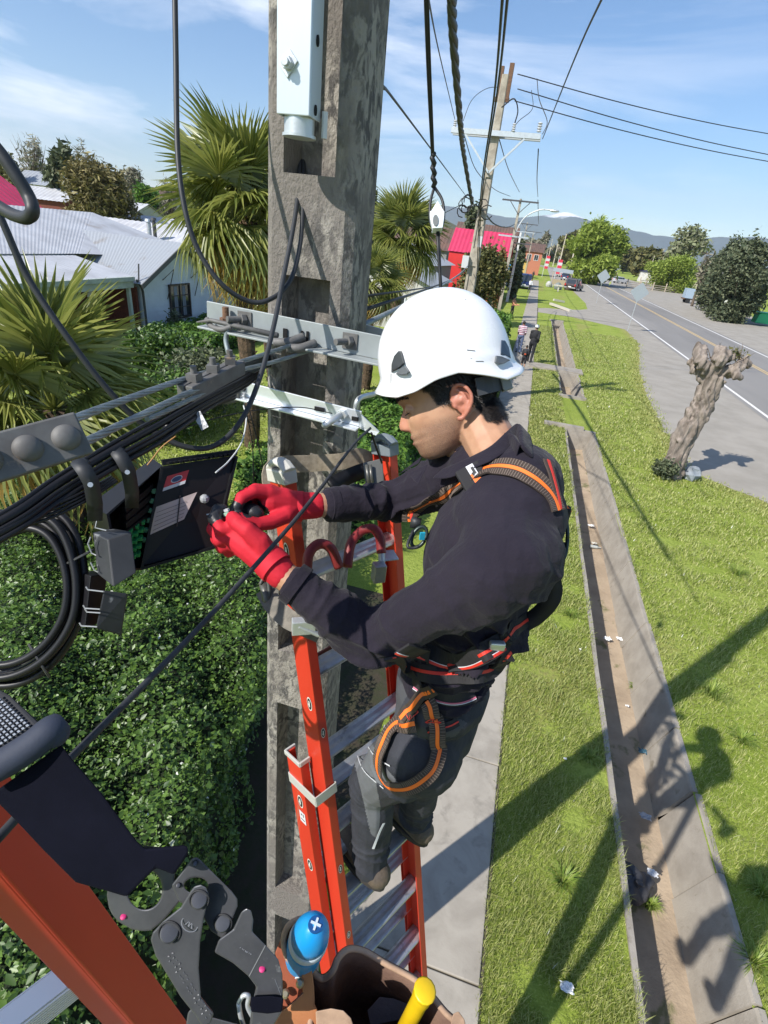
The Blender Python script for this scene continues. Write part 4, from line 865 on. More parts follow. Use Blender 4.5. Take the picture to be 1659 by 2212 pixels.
mb.tube(smooth_pts([P(938, 405, D0), P(930, 435, D0), P(929, 470, D0), P(935, 498, D0)]), .0075, 8); mb.tube(smooth_pts([P(939, 405, D0), P(955, 432, D0), P(959, 465, D0), P(953, 498, D0)]), .0075, 8); mb.obj('bail', M_WIRE, HC, True)
M_WPL = mat('white_plastic', (.66, .70, .72), .35)
o_ = P(944, 468, D0); xs_ = (P(960, 468, D0)-o_).normalized(); ys_ = (P(944, 440, D0)-o_).normalized(); s_ = D0/1100
mb = MB(); mb.prism([(-15*s_, 6*s_), (0, 30*s_), (2*s_, 30*s_), (16*s_, 6*s_)], o_, xs_, ys_, .03); mb.prism([(-15*s_, 6*s_), (16*s_, 6*s_), (15*s_, -10*s_), (12*s_, -30*s_), (-9*s_, -31*s_), (-14*s_, -10*s_)], o_-ROT.col[2]*-.0+V((0, -.012, 0)), xs_, ys_, .05)
mb.obj('body', M_WPL, HC, bevel=.006)
mb = MB(); mb.prism([(math.cos(a)*6*s_, math.sin(a)*12*s_) for a in [i*PI/6 for i in range(12)]], o_+V((0, -.04, 0))-ys_*10*s_, xs_, ys_, .012); mb.obj('slot', mat('grey_shadow_plastic', (.16, .17, .17), .5), HC)
mb = MB(); mb.tube([P(945, 498, D0), P(947, 545, D0+.03), P(951, 600, D0+.06), P(956, 690, D0+.1)], [.007, .008, .009, .009], 8); mb.tube([P(948, 500, D0), P(950, 545, D0+.03), P(955, 690, D0+.1)], .005, 8); mb.obj('lower_cable', M_WIRE, HC, True)

# ================================================================ ROAD SIGNS, FENCES, CARS, THINGS ON THE FAR SIDE
M_SIGN = mat('sign_back', (.36, .40, .42), .5, .3)
def sign(label, x, y, xt, yt, rot, s=.62):
    t = thing('road_sign', label, 'road sign', (x, y, 0), 'road signs seen from behind'); q = AY(xt, yt, y)
    mb = MB(); mb.bar((x, y, -.1), (x, y, q.z+.3), .07, .04); mb.obj('post', M_GALV, t)
    mb = MB(); c = V((x, y-.04, q.z)); X_ = V((math.cos(rot), math.sin(rot), 0)); r = .06
    pl = []
    for k in range(4):
        a = k*PI/2
        for d_ in (-.07, .07): pl.append((s*math.cos(a+d_)*1.0, s*math.sin(a+d_)))
    mb.prism(pl, c, X_, V((0, 0, 1)), .012); mb.obj('plate', M_SIGN, t)
    return t
sign('nearer diamond road sign seen from behind on a slanting grey post', 8.42, 50, 1388, 632, .1, .72); sign('farther diamond road sign seen from behind, left of the other', 8.26, 78, 1305, 597, .1, .8)
q = AY(1333, 578, 150); tsg = thing('stop_sign', 'small octagonal sign back beside the far side of the road under the willow', 'road sign', (q.x, 150, 0)); mb = MB(); mb.bar((q.x, 150, 0), (q.x, 150, q.z), .12, .1); mb.obj('post', M_GALV, tsg)
mb = MB(); mb.prism([(.9*math.cos(PI/8+k*PI/4), .9*math.sin(PI/8+k*PI/4)) for k in range(8)], (q.x, 149.9, q.z), (1, 0, 0), (0, 0, 1), .05); mb.obj('plate', M_SIGN, tsg)
M_FW = mat('pale_timber', (.50, .42, .32), .8, col2=(.36, .29, .21), scale=3)
def rail_fence(label, a, b, nb, h=1.5, group='fences on the far side of the road'):
    t = thing('rail_fence', label, 'fence', a, group); a, b = V(a), V(b)
    for i in range(nb+1): p = a.lerp(b, i/nb); mb = MB(); mb.box(p+V((0, 0, h/2)), (.22, .22, h*(1.2 if i == 0 else 1))); mb.obj('post', M_FW, t)
    for z in (.4, .8, 1.2):
        mb = MB(); mb.bar(a+V((0, 0, z+.1)), b+V((0, 0, z-.15)), .12, .14); mb.obj('rail', M_FW, t)
rail_fence('pale timber rail fence across the road below the field', G(1352, 622), G(1462, 633), 4, 1.8)
rail_fence('leaning timber fence end beyond the road left of the trailer', G(1375, 618)+V((1, 3, 0)), G(1420, 613), 3, 2.0)
rail_fence('low wooden fence in front of the willow trunk', G(1330, 600), G(1262, 580), 6, 1.6)
TR = thing('trailer', 'wooden box trailer with one blue-grey end panel parked by the yellow-green bush', 'trailer', G(1497, 656))
c = G(1497, 656); mb = MB(); mb.box(c+V((.9, 0, 1.55)), (2.5, 2.2, 1.5)); mb.obj('box_body', M_FW, TR, bevel=.03); mb = MB(); mb.box(c+V((-1.15, -.02, 1.55)), (1.5, 2.25, 1.55)); mb.obj('panel', mat('blue_grey_panel', (.30, .38, .46), .6), TR, bevel=.03)
mb = MB(); mb.box(c+V((0, 0, .68)), (4.2, 1.6, .18)); mb.obj('chassis', M_RUST, TR); 
M_TYRE = mat('tyre', (.015, .015, .015), .85)
for s in (-1, 1):
    for k in (-1, 1): mb = MB(); mb.cyl(c+V((s*1.25, k*.95-.1, .38)), c+V((s*1.25, k*.95+.1, .38)), .38, .38, 16); mb.obj('wheel', M_TYRE, TR)
def car(label, cat, x, y, rz, col, suv=True, name='parked_car', L_=4.3, W_=1.8, Hh=1.75, group=None):
    t = thing(name, label, cat, (0, 0, 0), group); WL[t.name] = V((0, 0, 0)); a = L_/2
    pm = mat('car_paint_'+name+str(len(MATS)), col, .3, .2, coat=.5); w = W_/2
    low = [(-a, .35), (-a, .95), (-a+.15, 1.02), (a-1.15, 1.05), (a-.1, .88), (a, .6), (a, .35)]
    mb = MB(); mb.prism(low, (0, 0, 0), (1, 0, 0), (0, 0, 1), W_); mb.obj('body', pm, t, bevel=.06)
    rf = [(-a+.12, 1.0), (-a+(.35 if suv else .9), Hh-.05), (-a+.6 if suv else -a+1.3, Hh), (a-2.1, Hh), (a-1.15, 1.03)]
    mb = MB(); n_ = len(rf); vs = []
    for s in (-1, 1):
        for p_ in rf: k = (p_[1]-1.0)/(Hh-1.0); vs.append((p_[0], s*(w*(1-.14*k)-.03), p_[1]))
    mb.add(vs, [tuple(range(n_)), tuple(range(n_, 2*n_))[::-1]]+[(i, (i+1) % n_, n_+(i+1) % n_, n_+i) for i in range(n_)]); mb.obj('cabin', pm, t, bevel=.04)
    mb = MB()
    for s in (-1, 1):
        for x0_, x1_ in ((-a+.55, -.35), (-.27, a-1.75)): mb.box(((x0_+x1_)/2, s*(w*.93), (1.1+Hh-.12)/2), (x1_-x0_, .03, Hh-.12-1.1), Matrix.Rotation(s*.13, 3, 'X'))
    mb.obj('side_window', M_GLASS, t)
    mb = MB(); mb.box((-a+(.20 if suv else .45), 0, (1.08+Hh-.14)/2), (.04, W_*.74, Hh-.2-1.05), Matrix.Rotation(math.radians(12 if suv else 35), 3, 'Y')); mb.obj('rear_window', M_GLASS, t)
    mb = MB(); mb.box((a-1.55, 0, (1.1+Hh-.1)/2), (.04, W_*.76, Hh-1.05), Matrix.Rotation(math.radians(-52), 3, 'Y')); mb.obj('windscreen', M_GLASS, t)
    for s in (-1, 1):
        for k in (-1, 1):
            mb = MB(); c_ = V((k*(a-.85), s*(w-.1), .33)); mb.cyl(c_-V((0, .11, 0)), c_+V((0, .11, 0)), .33, .33, 18); wh = mb.obj('wheel', M_TYRE, t)
            mb = MB(); mb.cyl(c_+V((0, s*.10, 0)), c_+V((0, s*.125, 0)), .2, .18, 12); mb.obj('rim', M_GALV, wh)
        mb = MB(); mb.box((-a-.01, s*(w-.16), .9), (.05, .2, .3)); mb.obj('tail_light', mat('red_lamp', (.5, .02, .02), .3), t)
        mb = MB(); mb.box((a-.02, s*(w-.25), .72), (.06, .32, .14)); mb.obj('headlight', M_CER, t)
    for s in (-1, 1): mb = MB(); mb.box((s*(a+.02), 0, .48), (.10, W_*.96, .18)); mb.obj('bumper', mat('bumper_grey', (.3, .3, .31), .5), t, bevel=.02)
    mb = MB(); mb.box((-a-.08, 0, .62), (.02, .5, .16)); mb.obj('number_plate', mat('plate_white', (.8, .8, .78), .5), t)
    t.location = (x, y, 0); t.rotation_euler = (0, 0, rz); return t
q = G(1130, 624); car('dark blue van parked by the shaded wall, rear facing the camera', 'van', q.x, q.y+1.5, PI/2, (.015, .03, .12), Hh=2.1, W_=2.0)
q = G(1241, 619); car('dark maroon wagon parked on the gravel, rear quarter seen', 'car', q.x-1.0, q.y-14, PI/2-.35, (.03, .018, .022), name='wagon', Hh=1.9, W_=2.0, L_=4.6)
q = G(1204, 588); car('white car parked behind the stalls by the road', 'car', q.x, q.y-40, PI/2+.2, (.6, .62, .65), suv=False, Hh=1.6)
car('dark blue car parked just in front of the white one', 'car', q.x+.6, q.y-58, PI/2-.3, (.02, .03, .08), name='parked_car', suv=False, Hh=1.6)
q = G(1278, 588); car('silver car half hidden under the willow beyond the road', 'car', q.x, 165, .5, (.5, .5, .52), suv=False, Hh=1.6)
GC = thing('cart', 'green plastic cart lying at the right edge beyond the road', 'cart', (28.6, 78, 0)); mb = MB(); mb.prism([(-1.6, .25), (-1.5, 1.3), (-1.1, 1.45), (2.5, 1.35), (2.6, .25)], (28.8, 78, 0), (1, 0, 0), (0, 0, 1), 1.6); mb.obj('tub', mat('green_plastic', (.02, .42, .17), .4), GC, bevel=.08)
mb = MB(); mb.cyl((29.3, 77.0, .4), (29.3, 77.2, .4), .42, .42, 18); mb.obj('wheel', mat('grey_tyre', (.12, .12, .13), .8), GC)
mb = MB(); mb.box((28.9, 78, 1.5), (4.0, 1.75, .08)); mb.obj('lid', mat('green_plastic_light', (.05, .5, .26), .4), GC, bevel=.02)
# stalls, banners, rubble at the far end of the verge
M_TARP = mat('blue_tarpaulin', (.02, .30, .62), .5)
q = AY(1108, 582, 70); TP = thing('tarpaulin', 'bright blue tarpaulin hung on the dark fence by the pavement', 'tarpaulin', (q.x, 70, 0)); mb = MB(); mb.slab([(q.x-.7, 70.2, q.z-1.5), (q.x+.9, 69.8, q.z-1.3), (q.x+1.1, 69.9, q.z+1.1), (q.x+.2, 70.1, q.z+1.3), (q.x-.5, 70.3, q.z+.4)], (0, -1, .1), .05); mb.obj('sheet', M_TARP, TP)
FN = thing('board_fence', 'dark grey board fence in shade beside the blue van', 'fence', (-4.2, 66, 0))
for i in range(16): mb = MB(); mb.box((-3.9+.02*random.random(), 52+i*1.45, .95), (.06, 1.35, 1.9+.15*random.random())); mb.obj('board', mat('dark_board', (.06, .065, .07), .8), FN)
def banner(label, xd, yt, dist, col):
    q = AY(xd, yt, dist); t = thing('banner', label, 'flag', (q.x, dist, 0), 'red and white banners over the roadside stalls'); mb = MB(); mb.bar((q.x, dist, 0), (q.x, dist, q.z+.6), .1, .1); mb.obj('pole', M_CER, t)
    mb = MB(); 
    for k in range(5): mb.mi = k % 2; mb.box((q.x+.45+.05*math.sin(k), dist, q.z-.3-k*.55), (.9, .05, .55))
    mb.obj('cloth', [mat('banner_red', (.55, .03, .06), .7), M_CER], t)
banner('red and white banner over the roadside stalls, nearer the road', 1207, 560, 125, 0); banner('red and white banner over the roadside stalls, left one', 1181, 552, 140, 0)
ST = thing('market_stall', 'cluttered roadside stall with grey awning at the end of the verge', 'stall', (4.5, 112, 0))
mb = MB(); mb.slab([(2.6, 110, 2.3), (6.2, 110, 2.2), (6.4, 113.5, 2.7), (2.7, 113.5, 2.8)], (0, 0, 1), .08); mb.obj('awning', mat('grey_canvas', (.3, .33, .33), .8), ST)
for p_ in ((2.7, 110.1), (6.1, 110.1), (2.8, 113.3), (6.2, 113.3)): mb = MB(); mb.bar((p_[0], p_[1], 0), (p_[0], p_[1], 2.3), .1, .1); mb.obj('post', M_FW, ST)
mb = MB(); mb.box((4.4, 110.6, .5), (3, .9, 1)); mb.obj('counter', mat('tan_board', (.36, .29, .2), .8), ST)
for i, (x, y, s, col, lb) in enumerate([(2.2, 101, .8, (.5, .5, .46), 'pale sack heap at the kerb of the verge end'), (5.4, 99, .7, (.10, .08, .06), 'brown crate beside the stall'), (3.6, 97, .9, (.22, .25, .24), 'grey plastic-wrapped heap before the stall'), (6.3, 103, .7, (.30, .24, .17), 'tan crate nearest the road by the stall')]):
    mb = MB(); mb.ell((x, y, s*.5), (s*.7, s*.6, s*.75), None, 9, 6); mb.box((x+.3, y+.3, s*.3), (s, s*.8, s*.6)); tag(mb.obj('heap', mat('heap%d' % i, col, .8, col2=tuple(q_*.6 for q_ in col), scale=3), bevel=.03), lb, 'heap')
# small concrete posts and slabs in the verge around the driveway culvert
for (a, b_, lb) in ((G(1188, 661), G(1232, 674), 'white fallen concrete post lying across the verge at the driveway'), (G(1195, 652), G(1218, 654), 'short pale slab behind the fallen post')):
    mb = MB(); mb.bar(a+V((0, 0, .25)), b_+V((0, 0, .12)), .28, .22); tag(mb.obj('concrete_post', mat('pale_post', (.5, .47, .4), .8)), lb, 'concrete post')
mb = MB(); mb.box(G(1203, 630)+V((0, 0, .9)), (1.5, .5, .2)); mb.box(G(1203, 630)+V((.1, 0, .4)), (.2, .2, .9)); tag(mb.obj('letter_shelf', mat('pale_post', (.5, .47, .4), .8)), 'small pale concrete stand in the verge beyond the driveway', 'stand')
# litter
M_PAPER = mat('litter_white', (.75, .75, .74), .7)
def litter(label, p, s, col=None, z=0.05, seed=0, n=7):
    rr = random.Random(seed+3); mb = MB(); c = V(p)+V((0, 0, z)); vs = []
    for j in range(n):
        for i in range(n):
            vs.append(c+V(((i/(n-1)-.5)*s*rr.uniform(.8, 1.2), (j/(n-1)-.5)*s*.7*rr.uniform(.8, 1.2), rr.uniform(0, .28)*s)))
    mb.add(vs, [(j*n+i, j*n+i+1, (j+1)*n+i+1, (j+1)*n+i) for j in range(n-1) for i in range(n-1)])
    return tag(mb.obj('litter', M_PAPER if col is None else mat('litter%d' % seed, col, .5)), label, 'litter', 'litter on the verge and in the ditch')
litter('crumpled white paper on the shaded grass near the bottom edge', G(1220, 2140), .10, seed=1)
litter('small white scrap on the grass left of the ditch, above the pole shadow', G(1218, 1645), .035, seed=2)
litter('tiny white scrap on the grass higher up beside the ditch', G(1251, 1408), .03, seed=3)
litter('white paper in the ditch, left of a pair', G(1310, 1385, -.60), .12, seed=4); litter('white paper in the ditch, right of a pair', G(1335, 1385, -.60), .10, seed=5)
litter('small pale scrap in the sunlit ditch bed', G(1352, 1530, -.60), .05, seed=6)
litter('dark blue crumpled packet in the ditch at the shadow edge', G(1385, 1630, -.58), .11, (.03, .09, .13), seed=7)
litter('whitish plastic lump in the shaded ditch', G(1390, 1770, -.58), .12, (.4, .42, .45), seed=8)
litter('white foam piece beside the grey sack in the ditch', G(1405, 1893, -.48), .10, seed=9)
litter('grey-white scraps in the far ditch bed', G(1275, 1140, -.60), .14, seed=10)
litter('pale wrapper on the ditch bed below the far scraps', G(1282, 1178, -.60), .12, (.5, .48, .42), seed=11)
mb = MB(); c = G(1355, 1905, -.42); mb.ell(c, (.19, .16, .15), None, 40, 24); mb.ell(c+V((.15, .05, -.03)), (.12, .12, .11), None, 30, 18); mb.ell(c+V((.05, -.09, .13)), (.03, .03, .07), None, 16, 10); o = mb.obj('rubbish_sack', mat('grey_sack', (.045, .045, .05), .55, bump=.6, bscale=9, bdist=.03), None, True)
for v_ in o.data.vertices: v_.co += V((noise.noise(v_.co*9), noise.noise(v_.co*9+V((5, 0, 0))), noise.noise(v_.co*9+V((0, 5, 0)))))*.05+v_.normal*(.018*abs(noise.noise(v_.co*22)))
tag(o, 'grey tied rubbish sack lying in the shaded ditch', 'sack')
mb = MB(); a = G(1240, 1172+0, -.58)+V((.35, 0, 0)); mb.tube([a, a+V((.16, .02, 0)), a+V((.2, .02, 0)), a+V((.24, .03, 0))], [.035, .035, .015, .013], 10); tag(mb.obj('bottle', mat('clear_plastic', (.4, .42, .4), .15)), 'pale plastic bottle lying in the ditch bed', 'bottle')

# ---------------- grass blades on the near verge
def blades(n, xr, yr, hmin, hmax, wd, dens=None, ex=None):
    x = xr[0]+(xr[1]-xr[0])*rng.random(n); u = rng.random(n); y = yr[0]*(yr[1]/yr[0])**u     # denser near the camera
    keep = np.ones(n, bool)
    if ex is not None: keep &= ex(x, y)
    cl = np.array([noise.noise(V((a*2.2, b*2.2, 0))) for a, b in zip(x[:n], y[:n])]); keep &= (cl+.35*rng.random(n)) > -.25
    x, y, cl = x[keep], y[keep], cl[keep]; n = len(x); h = (hmin+(hmax-hmin)*rng.random(n)**2.0)*(1+.8*np.clip(cl, -.4, 1)); a = rng.random(n)*2*PI
    ln = h*(.3+.7*rng.random(n)); sc = np.clip(y/4, .8, 5); w = wd*sc; dx, dy = np.cos(a), np.sin(a); z = np.zeros(n)
    b0 = np.stack([x-dy*w, y+dx*w, z], 1); b1 = np.stack([x+dy*w, y-dx*w, z], 1)
    m0 = np.stack([x+dx*ln*.35-dy*w*.8, y+dy*ln*.35+dx*w*.8, h*.6], 1); m1 = np.stack([x+dx*ln*.35+dy*w*.8, y+dy*ln*.35-dx*w*.8, h*.6], 1); tp = np.stack([x+dx*ln, y+dy*ln, h], 1)
    v = np.stack([b0, b1, m0, m1, tp], 1).reshape(-1, 3); i = np.arange(n)*5
    f = np.concatenate([np.stack([i, i+1, i+3], 1), np.stack([i, i+3, i+2], 1), np.stack([i+2, i+3, i+4], 1)]); return v, f
M_BL = mat('grass_blade', (.1, .17, .02), .55, island=[(.19, .26, .032), (.28, .37, .055), (.39, .475, .095), (.52, .52, .20)], trans=.35)
v, f = blades(90000, (.765, 2.03), (1.5, 45), .03, .085, .0028); tag(from_np('grass', v, f, M_BL, tri=True), 'short bright green grass between the pavement and the ditch', 'grass', kind='stuff')
v, f = blades(170000, (2.955, 8.5), (1.8, 45), .03, .09, .003, ex=lambda x, y: x < gx(y)-.1+.5*rng.random(len(x))**3); tag(from_np('grass', v, f, M_BL, tri=True), 'bright green grass bank between the ditch and the road', 'grass', kind='stuff')
v, f = blades(30000, (-14, -4.7), (6.4, 19), .03, .08, .006); tag(from_np('grass', v, f, M_BL, tri=True), 'lawn behind the hedge in front of the house', 'grass', kind='stuff')
M_TUFT = mat('tuft_blade', (.2, .3, .05), .5, island=[(.14, .24, .02), (.28, .36, .06), (.36, .42, .10)], trans=.3)
for k, (px_, py_, r, h) in enumerate([(1535, 1500, .28, .22), (1590, 1240, .30, .18), (1270, 1640, .16, .12), (1215, 1905, .2, .14), (1230, 1330, .18, .12), (1600, 1600, .22, .16), (1640, 1930, .2, .16), (1400, 1960, .12, .16), (1630, 2080, .2, .12), (1368, 1490, .10, .12)]):
    z0 = -.62 if k in (7, 9) else 0; c = G(px_, py_, z0); n = 150; a = rng.random(n)*2*PI; q = rng.random(n)**.5; x = c.x+np.cos(a)*q*r*.3; y = c.y+np.sin(a)*q*r*.3; hh = h*(.5+.6*rng.random(n)); ln = r*q*(.6+.6*rng.random(n)); w = .003
    dx, dy = np.cos(a), np.sin(a); z = np.full(n, z0); b0 = np.stack([x-dy*w, y+dx*w, z], 1); b1 = np.stack([x+dy*w, y-dx*w, z], 1); m0 = np.stack([x+dx*ln*.4-dy*w, y+dy*ln*.4+dx*w, z+hh*.75], 1); m1 = np.stack([x+dx*ln*.4+dy*w, y+dy*ln*.4-dx*w, z+hh*.75], 1); tp = np.stack([x+dx*ln, y+dy*ln, z+hh*(1-.45*q)], 1)
    v = np.stack([b0, b1, m0, m1, tp], 1).reshape(-1, 3); i = np.arange(n)*5; f = np.concatenate([np.stack([i, i+1, i+3], 1), np.stack([i, i+3, i+2], 1), np.stack([i+2, i+3, i+4], 1)])
    tag(from_np('grass_tuft', v, f, M_TUFT, tri=True, origin=c), ['tall arching grass tuft on the bank right of the pole shadow', 'flat pale grass tuft at the right edge above the pole shadow', 'small grass tuft left of the ditch beside a white scrap', 'grass tuft on the left verge below the pole shadow', 'grass tuft on the left verge high up', 'wide grass tuft on the bank near the worker\'s head shadow', 'grass tuft at the right edge below the shadows', 'grass tuft growing in the ditch by the grey sack', 'low leafy tuft at the lower right edge', 'small weed rooted in the sunlit ditch bed'][k], 'grass tuft')
# ================================================================ HARDWARE ON THE NEAR POLE
YF = PY-.125     # front face plane of the pole
M_ORG = mat('orange_fibreglass', (0.56, 0.044, 0.020), 0.42, col2=(0.48, 0.034, 0.015), scale=3, stretch=(1, 1, .1), spec=.5, wear=(.42, .10, .06), wscale=16, wlo=.66, whi=.72)
M_ALU = mat('ladder_aluminium', (0.50, 0.51, 0.52), 0.42, 0.75, col2=(.36, .37, .38), scale=14, rvar=.25, wear=(.22, .21, .20), wscale=9, wlo=.6, whi=.68)
M_STR = mat('steel_strand', (0.30, 0.34, 0.35), 0.5, 0.5, col2=(.19, .22, .23), scale=20)
M_CLP = mat('cast_steel_clamp', (0.15, 0.147, 0.14), 0.65, 0.2, col2=(.105, .10, .095), scale=25, bump=.25, bscale=120, bdist=.001, wear=(.40, .28, .19), wscale=14, wlo=.62, whi=.7)
M_BLK = mat('black_cable_sheath', (.010, .010, .012), .42, spec=.35)
M_GCB = mat('dark_grey_cable', (.028, .030, .033), .5, spec=.4)
M_BPL = mat('black_plastic', (.006, .006, .008), .5, col2=(.011, .011, .013), scale=30, spec=.25, rvar=.2, wear=(.05, .05, .055), wscale=60, wlo=.68, whi=.72)
M_GPL = mat('scuffed_grey_plastic', (.028, .030, .034), .55, col2=(.018, .020, .023), scale=20, wear=(.16, .165, .17), wscale=30, wlo=.64, whi=.68)

# cable guard (zinc channel) on the upper pole
CGt = thing('cable_guard', 'bright galvanized steel channel bolted to the upper part of the concrete pole', 'cable guard', (-.66, 1.33, 5.2))
yg = YF-.075
a = AY(598, 240, yg); tL = AY(603, -60, yg); bR = AY(668, 268, yg); tR = AY(697, -60, yg)
xl, xr, zb, zt = a.x, bR.x, a.z-.005, 6.6
mb = MB(); mb.box(((xl+xr)/2, yg, (zb+zt)/2), (xr-xl, .004, zt-zb)); mb.box((xr-.002, yg+.033, (zb+zt)/2), (.004, .062, zt-zb)); mb.box((xl+.002, yg+.033, (zb+zt)/2), (.004, .062, zt-zb))
mb.obj('channel', mat('bright_zinc', (.62, .67, .70), .36, .35, col2=(.55, .60, .63), scale=5, stretch=(1, 1, .2), rvar=.2), CGt, bevel=.002)
mb = MB(); mb.tube([((xl+xr)/2, yg+.035, zb+.03), ((xl+xr)/2, yg+.035, zb-.035)], .034, 22); mb.tube([((xl+xr)/2, yg+.035, zb-.03), ((xl+xr)/2, yg+.035, zb-.036)], .038, 22); mb.obj('bushing', M_GALV, CGt, 40)
bc = AY(624, 138, yg-.004); mb = MB(); h_ = .026; mb.prism([(0, h_), (h_, 0), (0, -h_), (-h_, 0)], bc, V((.8, 0, .2)), V((0.1, 0, .95)), .005); mb.obj('washer', M_GALV, CGt, bevel=.001)
mb = MB(); mb.prism([(.0125*math.cos(k*PI/3), .0125*math.sin(k*PI/3)) for k in range(6)], bc+V((0, -.009, 0)), (1, 0, 0), (0, 0, 1), .014); mb.cyl(bc, bc+V((0, -.022, 0)), .008, .008, 12); mb.obj('bolt', M_GALV, CGt, bevel=.001)
for i, (x, y) in enumerate([(686, 88), (676, 235)]):
    q = AX(x, y, xr+.001); mb = MB(); mb.prism([(.006*math.cos(k*PI/6), .010*math.sin(k*PI/6)) for k in range(12)], (xr+.0015, yg+.03, q.z), (0, 1, 0), (0, 0, 1), .003); mb.obj('hole', mat('dark_hole', (.01, .01, .01), 1), CGt)
mb = MB(); mb.tube([(xr+.012, yg+.06, zb+.02), (xr+.012, yg+.06, zb-.03)], .007, 8); mb.obj('bolt_end', M_CER, CGt)

def angle_bar(name, label, tl, tr, hpx, yv, m, group=None, th=.006, flange=.05):
    """steel angle on plane y=yv following the surveyed top edge"""
    a, b = AY(*tl, yv), AY(*tr, yv); dn_ = V((0, 0, -1)); h = hpx
    t = thing(name, label, 'bracket', a.lerp(b, .5), group); mb = MB()
    x = (b-a).normalized(); dn_ = (V((0, 0, -1))-x*V((0, 0, -1)).dot(x)).normalized()
    mb.slab([a, b, b+dn_*h, a+dn_*h], (0, 1, 0), th); mb.slab([a+dn_*h, b+dn_*h, b+dn_*h+V((0, -flange, 0)), a+dn_*h+V((0, -flange, 0))], dn_, th)
    mb.obj('angle', m, t, bevel=.0015); return t, a, b, x, dn_
UB, ua, ub, ux, ud = angle_bar('pole_bracket', 'long grey steel angle bracket across the pole behind the white helmet front', (446, 650), (850, 731), .062, YF-.012, mat('dull_zinc', (.34, .37, .37), .55, .25, col2=(.27, .295, .295), scale=8, rvar=.25))
def bolt(parent, p, d, r, l, m, nut=True, name='bolt'):
    p, d = V(p), V(d).normalized(); x, y, _ = frame(d); mb = MB(); mb.cyl(p, p+d*l, r, r, 14)
    mb.prism([(r*1.9*math.cos(k*PI/3), r*1.9*math.sin(k*PI/3)) for k in range(6)], p+d*r*1.0, x, y, r*1.7)
    if nut: mb.box(p+d*.002, (r*5, .003, r*5))
    return mb.obj(name, m, parent, bevel=.0008)
for (x, y, dx) in ((530, 690, -.3), (757, 737, -.15)): bolt(UB, AY(x, y, YF-.013), (dx-.35, -1, .02), .0085, .055, M_CLP)
q = AY(488, 690, YF-.03); bolt(UB, q-V((0, 0, .012)), (0, 0, 1), .009, .045, M_RUST, False)
for (x, y) in ((616, 722), (652, 727), (664, 728)):
    q = AY(x, y, YF-.0155); mb = MB(); mb.box(q, (.012 if x < 640 else .006, .004, .030)); mb.obj('slot', mat('dark_hole', (.01, .01, .01), 1), UB)
# thimbles where the guy strand meets the bracket
for (p0, p1) in (((592, 740), (655, 728)), ((620, 752), (680, 742))):
    mb = MB(); mb.tube(smooth_pts([AY(*p0, YF-.07), AY((p0[0]+p1[0])/2, (p0[1]+p1[1])/2+5, YF-.06), AY(*p1, YF-.02)]), .012, 10); mb.obj('clevis', M_CLP, UB, True)
mb = MB(); mb.tube(smooth_pts([AY(447, 690, YF-.03), AY(458, 706, YF-.05), AY(480, 712, YF-.06), AY(500, 706, YF-.05)]), .008, 9); mb.tube([AY(425, 696, YF-.06), AY(455, 692, YF-.05), AY(600, 725, YF-.05)], [.002, .006, .008], 9); mb.obj('tie_rod', M_CLP, UB, True)
mb = MB(); mb.tube(smooth_pts([AY(492, 712, YF-.055), AY(488, 735, YF-.06), AY(494, 765, YF-.07)]), .007, 9); mb.obj('hanging_strand', M_STR, UB, True)
rb = thing('pole_bracket', 'dark blue-shadowed rear angle bracket showing right of the pole', 'bracket', (-.3, PY+.14, 4.7)); a, b = AY(786, 700, PY+.135), AY(852, 718, PY+.135); mb = MB(); mb.slab([a, b, b-V((0, 0, .05)), a-V((0, 0, .05))], (0, 1, 0), .006); mb.obj('angle', M_GALV, rb)
LB, la, lb_, lx, ld = angle_bar('pole_bracket', 'short shiny zinc bracket strapped across the pole below the long one', (503, 818), (781, 889), .046, YF-.018, mat('fresh_zinc', (.74, .78, .81), .30, .5, col2=(.66, .70, .74), scale=5, rvar=.2), flange=.03)
mb = MB(); mb.slab([lb_+ld*.01, AY(819, 933, YF-.05), AY(812, 941, YF-.05), lb_+ld*.05], (0, 1, 0), .005); mb.obj('tongue', M_GALV, LB)
for (p0, p1) in (((702, 918), (740, 894)), ((462, 856), (506, 838))):
    a, b = AY(*p0, YF-.10), AY(*p1, YF-.02); mb = MB(); mb.tube([a, b], .0095, 12); mb.ell(a, .0098, None, 10, 6); mb.obj('hook_bolt', M_GALV, LB, True)
    mb = MB(); mb.prism([(.017*math.cos(k*PI/3), .014*math.sin(k*PI/3)) for k in range(6)], b+V((0, -.004, 0)), (1, 0, 0), (0, 0, 1), .016); mb.obj('nut', M_GALV, LB, bevel=.001)
mb = MB(); mb.tube(smooth_pts([AY(455, 862, YF-.1), AY(475, 868, YF-.06), AY(510, 862, YF-.04), AY(515, 840, YF-.04)]), .008, 8); mb.obj('spool', M_CLP, LB, True)
for (x, y, l) in ((520, 838, .03), (690, 884, .03), (767, 905, .02)):
    q = AY(x, y, YF-.0215); mb = MB(); mb.box(q, (l, .004, .012)); mb.obj('slot', mat('dark_hole', (.01, .01, .01), 1), LB)
mb = MB(); mb.tube(smooth_pts([AY(740, 900, YF-.02), AY(765, 890, YF+.02), (PX+.165, PY-.1, AY(780, 868, YF).z), (PX+.17, PY+.05, AY(786, 862, YF+.1).z)]), .008, 8); mb.obj('steel_band', M_GALV, LB, True)

